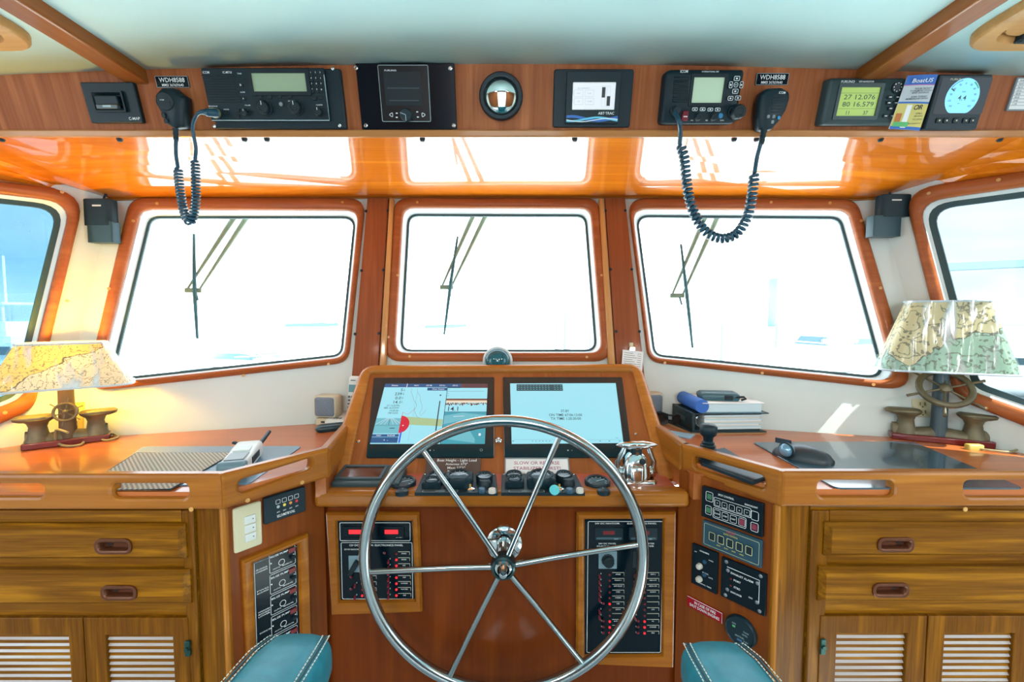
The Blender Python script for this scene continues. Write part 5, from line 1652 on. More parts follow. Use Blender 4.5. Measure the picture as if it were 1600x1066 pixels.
D, t = framed('bilge_pump_panel', 'framed black panel of bilge pump switches, behind the port armrest', 'pump panel', pl,
    [(378, 877), (482, 834), (489, 1100), (390, 1100)], [(397, 880), (466, 851), (473, 1090), (404, 1090)])
n = .003
g = G()
iq = [D.L(*p, n) for p in [(397, 881), (466, 853), (473, 1090), (404, 1090)]]
g.strip([iq[3], iq[0], iq[1], iq[2]], .0011, .0034)
side = (('AIR HANDLER', 'CONDENSATE'), ('FWD', 'BULKHEAD'), ('FORWARD', 'BULKHEAD', 'LOWER'), ('ENGINE RM',))
reds = []
for k in range(5):
    v0 = 872 + k * 31.5 - 5
    x0, y0 = D.L(420.5 + k * 1.0, v0 + 0, n); x1 = D.L(462, 900, n)[0]
    yc = D.L(440, 874 + k * 32.5, n)[1]
    g.ring(rrect((x0 + x1) / 2, yc, x1 - x0, .040, .003), .0008, .0034)
    cx = (x0 + x1) / 2
    g.text('BILGE PUMP', cx - .006, yc + .013, .0040, .0034, .036)
    g.text('AUTO   MANUAL', cx, yc - .014, .0024, .0034, .040)
    g.ring([(cx - .002 + .006 * math.cos(a), yc - .006 + .006 * math.sin(a)) for a in [2 * PI * i / 14 for i in range(14)]], .0010, .0034)
    reds.append((cx + .019, yc + .011))
    xs_ = D.L(409 + k, 900, n)[0]
    if k < 4:
        for j, s_ in enumerate(side[k]): g.text(s_, xs_, yc - .002 - j * .0048, .0028, .0034, .022)
    for xx in (x0 + .003, x1 - .003): g.cyl(xx, yc, .0014, .003, .0036, 8)
g.ob('lettering', M_WHITE, t, smooth=0)
s0 = s1 = None
for x, y in reds:
    if s0 is None:
        s0 = G().rbox(0, 0, .014, .009, 0, .0025, .001).ob('red_lens', M_REDDIM, t, M=T(x, y, .0028))
        s1 = G().rbox(0, 0, .009, .006, 0, .006, .001, M=RX(R(15))).ob('rocker', M_BLACK, t, M=T(x + .001, y - .014, .0028))
    else: dup(s0, T(x, y, .0028)); dup(s1, T(x + .001, y - .014, .0028))

pl = ANR
D = Dev(pl, [(1096, 758), (1192, 789), (1192, 842), (1096, 806)], .008)
t = thing('keypad_panel', 'black keypad with two rows of outlined keys, directly under the starboard rail', 'keypad', D.M)
G().rbox(0, 0, D.w, D.h, -.001, .008, .002, .001).ob('body', M_GLOSSBLACK, t)
W, H = D.w, D.h
g = G()
g.ring(rrect(-W * .36, H * .22, W * .12, H * .30, .003), .0008, .0084); g.ring(rrect(-W * .37, -H * .22, W * .10, H * .28, .003), .0008, .0084)
g.ring(rrect(W * .02, H * .12, W * .60, H * .28, .003), .0008, .0084); g.ring(rrect(-W * .02, -H * .24, W * .54, H * .32, .003), .0008, .0084)
g.ring(rrect(W * .38, H * .08, W * .11, H * .26, .003), .0008, .0084); g.ring(rrect(W * .38, -H * .26, W * .11, H * .26, .003), .0008, .0084)
g.text('SPOT CONTROL', -W * .08, H * .38, H * .06, .0084, W * .26); g.text('SEARCHLIGHT', W * .32, H * .34, H * .05, .0084, W * .2)
for k in range(5): g.ring(rrect(-W * .22 + k * W * .12, H * .10, W * .085, H * .17, .002), .0006, .0085); g.text('+<-o>'[k], -W * .22 + k * W * .12, H * .10, .0034, .0085)
for k in range(4): g.ring(rrect(-W * .22 + k * W * .135, -H * .24, W * .10, H * .22, .002), .0006, .0085)
for k in range(3): g.text(('SLOW', 'STEP', 'FAST')[k], -W * .22 + k * W * .135, -H * .24, .0028, .0085)
g.ob('lettering', M_WHITE, t, smooth=0)
for x, y, m in ((-W * .36, H * .22, mat('dim_green', (.03, .14, .07), .5)), (-W * .37, -H * .22, mat('dim_green', (.03, .14, .07), .5)), (W * .185, -H * .24, mat('dim_red', (.20, .02, .05), .5)), (W * .38, -H * .26, mat('dim_red', (.20, .02, .05), .5))):
    G().rbox(x, y, W * .075, H * .17, .0078, .0088, .002).ob('key', m, t)

D = Dev(pl, [(1097, 811), (1191, 847), (1189, 890), (1097, 851)], .008)
t = thing('spotlight_control', 'blue-grey control panel with five square yellow-edged keys in one row', 'keypad', D.M)
G().rbox(0, 0, D.w, D.h, -.001, .008, .003, .001).ob('body', mat('blue_grey_panel', (.012, .055, .085), .35), t)
W, H = D.w, D.h
g = G(); g.ring(rrect(0, 0, W * .92, H * .82, .003), .0006, .0084)
for k in range(5): g.ring(rrect(-W * .31 + k * W * .155, H * .0, W * .10, H * .30, .002), .0010, .0105)
g.ob('outline', mat('pale_yellow_print', (.62, .62, .34), .6), t, smooth=0)
g = G(); g.text('QUICK CONTROL', 0, H * .27, .0030, .0084, W * .24)
for k in range(4): g.text('SPEED', -W * .2 + k * W * .13, -H * .27, .0022, .0084)
g.ob('lettering', M_YELPRINT, t, smooth=0)
G().text('ACR', 0, H * .38, .0050, .0084, W * .14).ob('logo', M_REDPRINT, t, smooth=0)
s0 = None
for k in range(5):
    m = T(-W * .31 + k * W * .155, 0, .0078)
    if s0 is None: s0 = G().rbox(0, 0, W * .105, H * .31, 0, .0024, .002, .0005).ob('key', M_BLACK, t, M=m)
    else: dup(s0, m)

D = Dev(pl, [(1081, 847), (1121, 867), (1120, 931), (1080, 910)], .006)
t = thing('horn_control', 'narrow upright black panel with two white knobs, beside the exhaust alarm', 'switch panel', D.M)
W, H = D.w, D.h
G().rbox(0, 0, W, H, -.001, .006, .0015, .0008).ob('plate', M_GLOSSBLACK, t)
for y in (.02, -.30):
    G().lathe([(.0065, 0), (.006, .007), (.0045, .009), (.0005, .0095)], 18, T(-W * .16, H * y, .006)).ob('knob', mat('pale_knob', (.52, .50, .44), .4), t, smooth=50)
    G().cyl(W * .02, H * (y + .15), .0045, .006, .008, 14, .0006).ob('blue_light', mat('dim_blue', (.01, .06, .12), .2), t)
panel_text(t, [('KAHLENBERG', 0, H * .40, .0030, .0063, W * .36), ('HORN', W * .26, H * .26, .0024, .0063), ('MANUAL', W * .06, H * -.10, .0024, .0063), ('AUTO', W * .26, -H * .16, .0024, .0063), ('FOG SIGNAL TIMER', 0, -H * .40, .0024, .0063, W * .6), ('OFF', -W * .34, H * .33, .0022, .0063)])

D = Dev(pl, [(1127, 870), (1198, 899), (1195, 967), (1126, 929)], .006)
t = thing('exhaust_alarm', 'black exhaust alarm panel with six round screws, above the fire sign', 'alarm panel', D.M)
W, H = D.w, D.h
G().rbox(0, 0, W, H, -.001, .006, .0015, .0008).ob('plate', M_GLOSSBLACK, t)
G().strip([(-W * .36, H * .31), (W * .36, H * .31), (W * .36, -H * .25)], .0012, .0064).ob('border', M_WHITE, t)
s0 = None
for x, y in ((-.38, .42), (.38, .42), (-.38, -.42), (.38, -.42), (-.34, .22), (.32, .22), (-.34, -.26), (.32, -.24)):
    m = T(W * x, H * y, .0055)
    if s0 is None: s0 = G().lathe([(.0036, 0), (.0036, .001), (.002, .002), (.0004, .002)], 12).ob('screw', mat('grey_screw', (.25, .28, .30), .4, .7), t, M=m)
    else: dup(s0, m)
panel_text(t, [('EXHAUST ALARM', -W * .02, H * .20, .0042, .0063, W * .50), ('PORT', -W * .12, H * .05, .0040, .0063), ('STBD', -W * .12, -H * .12, .0040, .0063), ('ANNOUNCER', -W * .14, -H * .27, .0036, .0063, W * .26), ('ON', W * .18, -H * .20, .0034, .0063)])
for y in (.05, -.12): G().cyl(-W * .26, H * y, .0018, .006, .0075, 10).ob('alarm_light', M_REDDIM, t)

D = Dev(pl, [(1074, 928), (1129, 961), (1128, 978), (1073.5, 944)], .003)
t = thing('fire_sign', 'red sign IN CASE OF FIRE SHUT DOWN ENGINES on the angled panel', 'sign', D.M)
W, H = D.w, D.h
G().rbox(0, 0, W, H, -.001, .003, .0006).ob('plate', M_REDSIGN, t)
G().strip([(-W * .49, H * .46), (W * .49, H * .46), (W * .49, -H * .46)], .0010, .0033).ob('border', M_WHITE, t)
panel_text(t, [('IN CASE OF FIRE', W * .02, H * .17, .0062, .0033, W * .60), ('SHUT DOWN ENGINES', 0, -H * .20, .0062, .0033, W * .84)])

D = Dev(pl, [(1136, 966), (1176, 966), (1176, 1010), (1136, 1010)], .008)
t = thing('round_gauge', 'round black gauge low on the angled panel above the starboard armrest', 'gauge', D.M)
r = .031
G().lathe([(r, -.001), (r, .006), (r * .92, .009), (r * .86, .007), (.0005, .007)], 36).ob('body', M_SOFTBLACK, t, smooth=40)
panel_text(t, [('ON', -.012, .012, .0034, .0074), ('TANK', .012, .004, .003, .0074), ('LEVEL', .010, -.002, .003, .0074), ('SENTINEL', 0, -.010, .003, .0074), ('PUSH', .012, -.015, .0026, .0074)], M_DIM)
G().flat(rrect(-.012, .006, .006, .004, .001), .0074).ob('green_mark', M_GREENPRINT, t)
G().flat(rrect(0, -.017, .010, .004, .001), .0074).ob('blue_mark', mat('dim_blue2', (.05, .14, .30), .4), t)

# ------------------------------------------------------------ steering wheel
wy, wz = .935, yp(787, 870, .935).z
wx = yp(787, 870, .935).x
rad = (yp(1005, 860, .935).x - yp(570, 860, .935).x) / 2
hz = CF.p(785, 848).z
t = thing('steering_wheel', 'large polished steel ship steering wheel with six spokes, in front of the console', 'steering wheel', T(wx, wy, hz))
dz = wz - hz
MW = Matrix(((1, 0, 0, 0), (0, 0, -1, 0), (0, 1, 0, 0), (0, 0, 0, 1)))     # local z towards the room
G().tube([(rad * math.cos(a), 0, rad * math.sin(a)) for a in [2 * PI * k / 96 for k in range(96)]], .0125, 14, True).ob('rim', M_STEEL, t, smooth=80)
hub_y = -.030
for k in range(6):
    a = R(6 + 60 * k)
    g = G(); g.tube([(.022 * math.cos(a), hub_y, .022 * math.sin(a)), (rad * .35 * math.cos(a), hub_y * .6, rad * .35 * math.sin(a)), (rad * math.cos(a), 0, rad * math.sin(a))], .0062, 10)
    g.ob('spoke', M_STEEL, t, smooth=60)
G().lathe([(.018, -.002), (.026, .002), (.027, .016), (.024, .026), (.019, .028), (.018, .024)], 32, T(0, hub_y + .014, 0) @ MW).ob('hub', mat('dark_hub', (.05, .10, .11), .2, .8), t, smooth=50)
G().lathe([(.017, .0), (.017, .006), (.012, .008), (.012, .012), (.008, .018), (.0075, .028), (.0005, .031)], 24, T(0, hub_y - .006, 0) @ MW).ob('hub_nut', M_CHROME, t, smooth=40)
G().lathe([(.013, 0), (.013, .105)], 20, T(0, 1.0 - wy - .006, 0) @ MW).ob('shaft', mat('brown_steel_shaft', (.35, .28, .24), .2, 1.0), t, smooth=60)
fz = 0
G().lathe([(.040, -.001), (.040, .006), (.034, .010), (.018, .012), (.018, .03), (.0005, .03)], 32, T(0, 1.0 - wy, 0) @ MW).ob('flange', M_CHROME, t, smooth=40)
s0 = None
for k in range(6):
    a = R(60 * k + 20)
    m = T(.030 * math.cos(a), 1.0 - wy - .009, .030 * math.sin(a)) @ MW
    if s0 is None: s0 = G().cyl(0, 0, .004, 0, .005, 6).ob('bolt', mat('grey_screw', (.25, .28, .30), .4, .7), t, M=m)
    else: dup(s0, m)
# ------------------------------------------------------------ things on the counters
def pad(name, label, quad, m, r=.012, z=.0025, lift=0):
    q = [zp(u, v, CZ + z + lift) for u, v in quad]
    c = V3((sum(p.x for p in q) / 4, sum(p.y for p in q) / 4, CZ + lift))
    pts = [(p.x - c.x, p.y - c.y) for p in q]
    if area(pts) < 0: pts.reverse()
    t = thing(name, label, 'desk pad' if 'pad' in name else 'mat', T(*c))
    return t, pts, c
t, pts, c = pad('desk_pad', 'blue-grey desk pad on the port counter, under the woven mat', [(223, 697.5), (472, 697), (388, 756), (142, 760)], M_PAD)
G().prism(rpoly(pts, .012, 4), 0, .0025, .0006).ob('sheet', M_PAD, t)
t, pts, c = pad('desk_pad', 'large dark desk pad on the starboard counter, under the trackball', [(1175, 691), (1426, 690), (1600, 763), (1306, 763)], M_DARKPAD)
G().prism(rpoly(pts, .014, 4), 0, .003, .0006).ob('sheet', M_DARKPAD, t)
# woven mat
def weave():
    m = mat('woven_mat', (.5, .45, .33), .8)
    n, l = m.node_tree.nodes, m.node_tree.links
    b = n['Principled BSDF']
    tcn = n.new('ShaderNodeTexCoord'); ck = n.new('ShaderNodeTexChecker')
    ck.inputs['Scale'].default_value = 210
    ck.inputs['Color1'].default_value = (.55, .50, .38, 1); ck.inputs['Color2'].default_value = (.16, .18, .17, 1)
    l.new(tcn.outputs['Object'], ck.inputs['Vector']); l.new(ck.outputs['Color'], b.inputs['Base Color'])
    bp = n.new('ShaderNodeBump'); bp.inputs['Strength'].default_value = .5; bp.inputs['Distance'].default_value = .002
    l.new(ck.outputs['Fac'], bp.inputs['Height']); l.new(bp.outputs['Normal'], b.inputs['Normal'])
    return m
q = [zp(u, v, CZ + .005) for u, v in ((213, 707.5), (367, 706.5), (266, 764), (124, 764))]
c = V3((sum(p.x for p in q) / 4, sum(p.y for p in q) / 4, CZ + .0025))
t = thing('woven_mat', 'tan and grey woven mat lying on the blue-grey desk pad', 'mat', T(*c))
pts = [(p.x - c.x, p.y - c.y) for p in q][::-1]
G().prism(pts, 0, .0022).ob('weave', weave(), t, smooth=0)
G().tube([(x, y, .0012) for x, y in pts], .0016, 6, True).ob('bound_edge', mat('dark_binding', (.05, .07, .07), .7), t)

# handheld radio
a, b = zp(360, 738, CZ + .018), zp(397, 697, CZ + .018)
d = (b - a); L = d.length; yaw = math.atan2(d.y, d.x) - PI / 2
t = thing('handheld_radio', 'pale grey handheld radio lying with its antenna towards the windscreen', 'handheld radio', T((a.x + b.x) / 2, (a.y + b.y) / 2, CZ + .0048) @ RZ(yaw))
def slab(secs, name, m, par, smooth=60):
    g = G(); g.loft([[(x, y, z) for x, y, z in s_] for s_ in secs], True, True, True); return g.ob(name, m, par, smooth=smooth)
def sect(y, w, h, r): return [(x, y, z + h / 2) for x, z in rrect(0, 0, w, h, r, 4)]
slab([sect(-L * .5, .046, .020, .005), sect(-L * .46, .050, .028, .006), sect(-L * .1, .050, .030, .007), sect(L * .05, .052, .034, .009), sect(L * .28, .054, .036, .012), sect(L * .36, .048, .032, .012), sect(L * .38, .036, .020, .008)], 'body', M_PHONE, t)
slab([sect(-L * .515, .040, .022, .004), sect(-L * .495, .048, .029, .005), sect(-L * .44, .050, .0315, .006), sect(-L * .40, .0515, .030, .006)], 'lower_cap', mat('blue_grey_cap', (.12, .22, .27), .4), t)
G().rbox(0, L * .02, .032, .040, .030, .0345, .003, .001).ob('display', mat('pale_display', (.55, .64, .62), .25), t)
G().rbox(0, -L * .25, .036, .050, .028, .0318, .004, .001).ob('keypad', M_GREY, t)
G().box(.0245, .027, -L * .2, L * .12, .010, .024).ob('side_button', M_BLACK, t, bev=.001)
G().tube([(.012, L * .36, .018), (.016, L * .50, .022), (.024, L * .74, .034)], [.0055, .005, .0042], 10).ob('antenna', M_BLACK, t, smooth=60)
s0 = None
for k in range(2):
    m = T(.0 - k * .014, L * .385, .018) @ RX(-PI / 2)
    if s0 is None: s0 = G().lathe([(.006, 0), (.006, .008), (.004, .009)], 12).ob('knob', M_BLACK, t, M=m)
    else: dup(s0, m)
G().tube([(-.025, L * .36, .026), (-.034, L * .40, .03), (-.034, L * .33, .032), (-.025, L * .34, .028)], .003, 8, True).ob('strap_loop', M_BLACK, t)

# beige speakers
def speaker(label, foot, w, h, flip=1, yaw=0):
    p = zp(*foot, CZ)
    k = p.y / FPX
    W, H = w * k, h * k
    t = thing('desk_speaker', label, 'speaker', T(p.x, p.y + .02, CZ) @ RZ(yaw), 'beige desk speakers')
    G().rbox(0, 0, W * .92, .060, -.0005, .018, .008, .004).ob('foot', M_BEIGE, t, smooth=40)
    g = G(); g.loft([[(x, y, z + .020 + H / 2) for x, z in rrect(0, 0, W * s_, H * s_, .008, 4)] for y, s_ in ((-.026, .94), (-.022, 1.0), (.010, 1.0), (.030, .80))], True, True, True)
    g.ob('cabinet', M_BEIGE, t, smooth=40)
    g = G(); g.loft([[(x, y, z + .020 + H / 2) for x, z in rrect(0, 0, W * s_, H * s_, .008, 4)] for y, s_ in ((-.025, .86), (-.029, .84), (-.031, .70), (-.0315, .01))], True, False, True)
    g.ob('grille', M_GRILLE, t, smooth=60)
    G().box(-.010, .010, -.0308, -.0300, .006, .011).ob('badge', M_BLACK, t)
speaker('beige desk speaker on the port counter beside the cordless phone', (511, 663), 37, 35, 1, R(-8))
speaker('beige desk speaker half hidden behind the console, on the starboard counter', (1016, 660), 37, 36, 1, R(8))

# cordless phone
p = zp(535, 660, CZ)
t = thing('cordless_phone', 'white cordless telephone upright in its base beside the port speaker', 'telephone', T(p.x + .010, p.y - .005, CZ) @ RZ(R(-12)))
slab([[(x, y, 0) for x, y in rrect(0, 0, .085, .090, .01, 4)], [(x, y, .012) for x, y in rrect(0, 0, .083, .088, .01, 4)], [(x, y, .026 if y > 0 else .018) for x, y in rrect(0, 0, .074, .078, .01, 4)]], 'base', M_PHONE, t, 40)
hs = T(.020, .012, .014) @ RX(R(-8))
o = G(); o.loft([[(x, y, z) for x, y in rrect(0, 0, w, d_, min(w, d_) * .4, 4)] for z, w, d_ in ((0, .034, .020), (.02, .038, .024), (.06, .037, .022), (.10, .039, .025), (.118, .036, .022), (.124, .024, .012))], True, True, True)
hd = o.ob('handset', M_PHONE, t, M=hs, smooth=60)
G().box(-.013, .013, -.0135, -.0118, .076, .098).ob('display', mat('teal_display', (.03, .16, .18), .3), hd, bev=.001)
s0 = None
for i in range(3):
    for j in range(5):
        m = T(-.010 + i * .010, -.0118, .020 + j * .0105)
        if s0 is None: s0 = G().box(-.0032, .0032, -.002, .001, -.003, .003).ob('key', mat('phone_key', (.10, .12, .13), .5), hd, M=m, bev=.0006)
        else: dup(s0, m)
G().box(-.008, .008, -.0132, -.012, .110, .112).ob('earpiece_slot', M_INK, hd)
g = G()
for k in range(4): g.box(-.030 + k * .010, -.024 + k * .010, -.032, -.022, .018, .0205)
g.ob('base_keys', mat('phone_key', (.10, .12, .13), .5), t)

def pouch(name, label, cat, c, w, d, h, m, yaw, parts=True):
    t = thing(name, label, cat, T(*c) @ RZ(yaw))
    g = G(); g.loft([[(x, y, z) for x, y in rrect(0, 0, w * s_, d * s_, min(w, d) * .42 * s_, 6)] for z, s_ in ((0, .92), (h * .3, 1), (h * .7, .98), (h, .82))], True, True, True)
    g.ob('case', m, t, smooth=60)
    g = G(); g.tube([(x * 1.005, y * 1.005, h * .42) for x, y in rrect(0, 0, w, d, min(w, d) * .42, 6)], .0012, 6, True)
    g.ob('seam', M_BLACK, t)
    return t
p = zp(519, 672, CZ)
pouch('spectacle_case', 'flat dark blue-black oval case on the port counter below the speaker', 'case', (p.x, p.y, CZ), .085, .042, .016, mat('blue_black_case', (.008, .035, .05), .3), R(28))

# sunglasses, note pad
p = zp(1049, 668, CZ)
t = thing('sunglasses', 'folded black sunglasses beside the manila folder on the starboard counter', 'sunglasses', T(p.x, p.y + .01, CZ) @ RZ(R(-25)))
for s_ in (-1, 1):
    g = G(); g.loft([[(x, y + math.cos(x * 18) * .012, z) for x, z in rrect(s_ * .032, .018, .052 * k, .032 * k, .012, 5)] for y, k in ((-.002, 1.0), (.001, .98))], True, True, True)
    g.ob('lens', mat('dark_lens', (.006, .012, .016), .06), t, smooth=50)
    G().tube([(s_ * .058, .012, .026), (s_ * .060, .030, .025), (s_ * .02, .034, .012), (-s_ * .040, .036, .006)], .0022, 8).ob('temple', M_BLACK, t, smooth=60)
G().tube([(-.060, .012, .030), (-.03, .022, .035), (-.006, .024, .028), (.006, .024, .028), (.03, .022, .035), (.060, .012, .030)], .0026, 8).ob('brow_bar', M_BLACK, t, smooth=60)
p = zp(1051, 675, CZ)
t = thing('notepad', 'small pale blue notepad beside the folded sunglasses', 'notepad', T(p.x + .005, p.y - .035, CZ) @ RZ(R(-38)))
G().box(-.035, .035, -.022, .022, 0, .004).ob('pages', mat('pale_blue_sheet', (.28, .46, .60), .5), t, bev=.0006)
G().box(-.035, -.029, -.022, .022, .0038, .0052).ob('binding', mat('blue_grey_cap', (.12, .22, .27), .4), t)

# stack of folders and binders
f0 = zp(1084, 673, CZ + .008)
ang = R(3); Wb = .185
def stk(z, dx=0, dy=0, rot=0): return T(f0.x, f0.y, z) @ RZ(ang) @ T(dx, dy, 0) @ RZ(rot)
t = thing('manila_folder', 'brown and black folder at the bottom of the binder stack', 'folder', stk(CZ))
G().prism([(-.060, .140), (-.008, -.010), (Wb + .006, -.014), (Wb + .02, .0), (Wb + .0, .140)], 0, .003).ob('lower_cover', mat('manila', (.36, .20, .09), .7), t, smooth=0)
G().prism([(-.008, -.006), (Wb + .012, -.009), (Wb + .0, .136), (-.03, .136)], .003, .006).ob('upper_cover', mat('black_card', (.012, .03, .036), .5), t, smooth=0)
dep, hb = .135, .050
t = thing('ring_binder', 'thick black ring binder full of papers, on the brown folder', 'binder', stk(CZ + .006))
G().box(0, Wb, 0, dep, 0, .003).ob('lower_cover', mat('black_binder', (.010, .034, .045), .4), t, bev=.001)
G().box(-.004, Wb + .022, -.004, dep, hb - .004, hb - .001, M=T(0, 0, 0) @ RX(R(0))).ob('upper_cover', mat('black_binder', (.010, .034, .045), .4), t, bev=.001)
G().box(-.005, .004, 0, dep, 0, hb).ob('spine', mat('black_binder', (.010, .034, .045), .4), t, bev=.002)
sheets = []
rn = random.Random(5)
z = .0035
pm = (M_PAPER, mat('paper_blue', (.55, .70, .76), .7), mat('paper_cream', (.70, .68, .60), .7))
for k in range(11):
    th = (hb - .010) / 11
    j = rn.uniform(-.006, .006)
    G().box(.030, Wb + .004 + j, .004 + rn.uniform(-.004, .003), dep - .012, z, z + th * .92).ob('paper_bundle', pm[k % 3], t, smooth=0)
    z += th
G().tube([(.026, .022 + .0, hb * .5 + .016 * math.sin(a)) if False else (.026 + .016 * math.cos(a), .012, hb * .5 + .017 * math.sin(a)) for a in [2 * PI * k / 20 for k in range(20)]], .0022, 6, True).ob('ring', M_CHROME, t)
G().box(-.0062, -.0048, .045, .105, .018, .030).ob('spine_label', mat('spine_print', (.06, .10, .12), .5), t)
z1 = CZ + .006 + hb
t = thing('ring_binder', 'blue-spined binder of white pages lying on the black binder', 'binder', stk(z1, .016, -.004, R(-2)))
G().tube([(.004, 0, .019), (.004, dep * .98, .019)], .0185, 18).ob('spine', M_BLUEPAPER, t, smooth=60)
G().box(.006, Wb * .90, .001, dep * .96, .002, .0265).ob('pages', mat('page_edges', (.58, .72, .76), .6), t, bev=.002)
G().box(.004, Wb * .93, -.003, dep * .98, .0265, .0285).ob('upper_cover', M_PAPER, t, bev=.0006)
G().box(.004, Wb * .93, -.002, dep * .98, 0, .002).ob('lower_cover', mat('blue_grey_cap', (.12, .22, .27), .4), t)
z2 = z1 + .0286
t = thing('camera_case', 'grey zip pouch with clip, on top of the binder stack', 'case', stk(z2, .068, .050, R(-12)))
g = G(); g.loft([[(x, y, z) for x, y in rrect(.02, 0, w, d_, .008, 4)] for z, w, d_ in ((0, .098, .056), (.008, .104, .060), (.016, .103, .059), (.021, .092, .050))], True, True, True)
g.ob('case', mat('teal_grey_case', (.035, .10, .125), .4), t, smooth=50)
G().box(.030, .052, -.034, -.028, .004, .017).ob('clip', M_BLACK, t, bev=.002)
G().tube([(.060, -.030, .012), (.078, -.034, .014), (.086, -.026, .008), (.074, -.028, .004)], .003, 8).ob('strap', M_BLACK, t, smooth=60)

# joystick on its flat plate
p = zp(1106, 704, CZ + .02)
t = thing('joystick', 'black joystick with ribbed boot on a flat plate, on the starboard counter behind the rail', 'joystick', T(p.x, p.y, CZ))
px0 = [zp(u, v, CZ + .008) for u, v in ((1088, 708), (1132, 699), (1205, 742), (1176, 752), (1096, 722))]
G().prism([(q_.x - p.x, q_.y - p.y) for q_ in px0][::-1], 0, .008, .002).ob('plate', M_SOFTBLACK, t)
prof = [(.026, .006)]
for k in range(5): prof += [(.025 - k * .0028, .012 + k * .008), (.0205 - k * .0025, .016 + k * .008)]
prof = [(r_, z_ * .88) for r_, z_ in prof]
G().lathe(prof, 24).ob('boot', M_SOFTBLACK, t, smooth=40)
G().lathe([(.010, .040), (.011, .051), (.017, .056), (.019, .065), (.019, .074), (.014, .079), (.0005, .081)], 24).ob('knob', M_SOFTBLACK, t, smooth=50)

# trackball mouse
p = zp(1253, 716, CZ + .003)
t = thing('trackball_mouse', 'dark grey trackball mouse with blue-grey ball, on the starboard desk pad', 'mouse', T(p.x, p.y + .008, CZ + .003) @ RZ(R(38)))
secs = []
for y, w, h_ in ((-.064, .026, .008), (-.054, .048, .018), (-.032, .062, .027), (-.005, .070, .030), (.020, .068, .026), (.040, .058, .018), (.050, .042, .010)):
    secs.append([(w / 2 * math.cos(a), y, max(0, h_ * math.sin(a))) for a in [PI * k / 12 for k in range(13)]] + [(-w / 2, y, 0), (w / 2, y, 0)])
g = G(); g.loft(secs, True, True, True); g.ob('shell', mat('mouse_grey', (.022, .035, .045), .4), t, smooth=60)
G().ball((-.034, .014, .019), .0155, 20, 10).ob('ball', mat('blue_ball', (.18, .36, .50), .12, .3), t, smooth=80)
G().tube([(-.0375 + .005 * math.cos(a), .014 + .016 * math.cos(a), .019 + .016 * math.sin(a)) for a in [2 * PI * k / 24 for k in range(24)]], .002, 6, True).ob('ball_ring', M_BLACK, t)
G().box(-.001, .001, .018, .052, .022, .0335).ob('button_gap', M_INK, t)

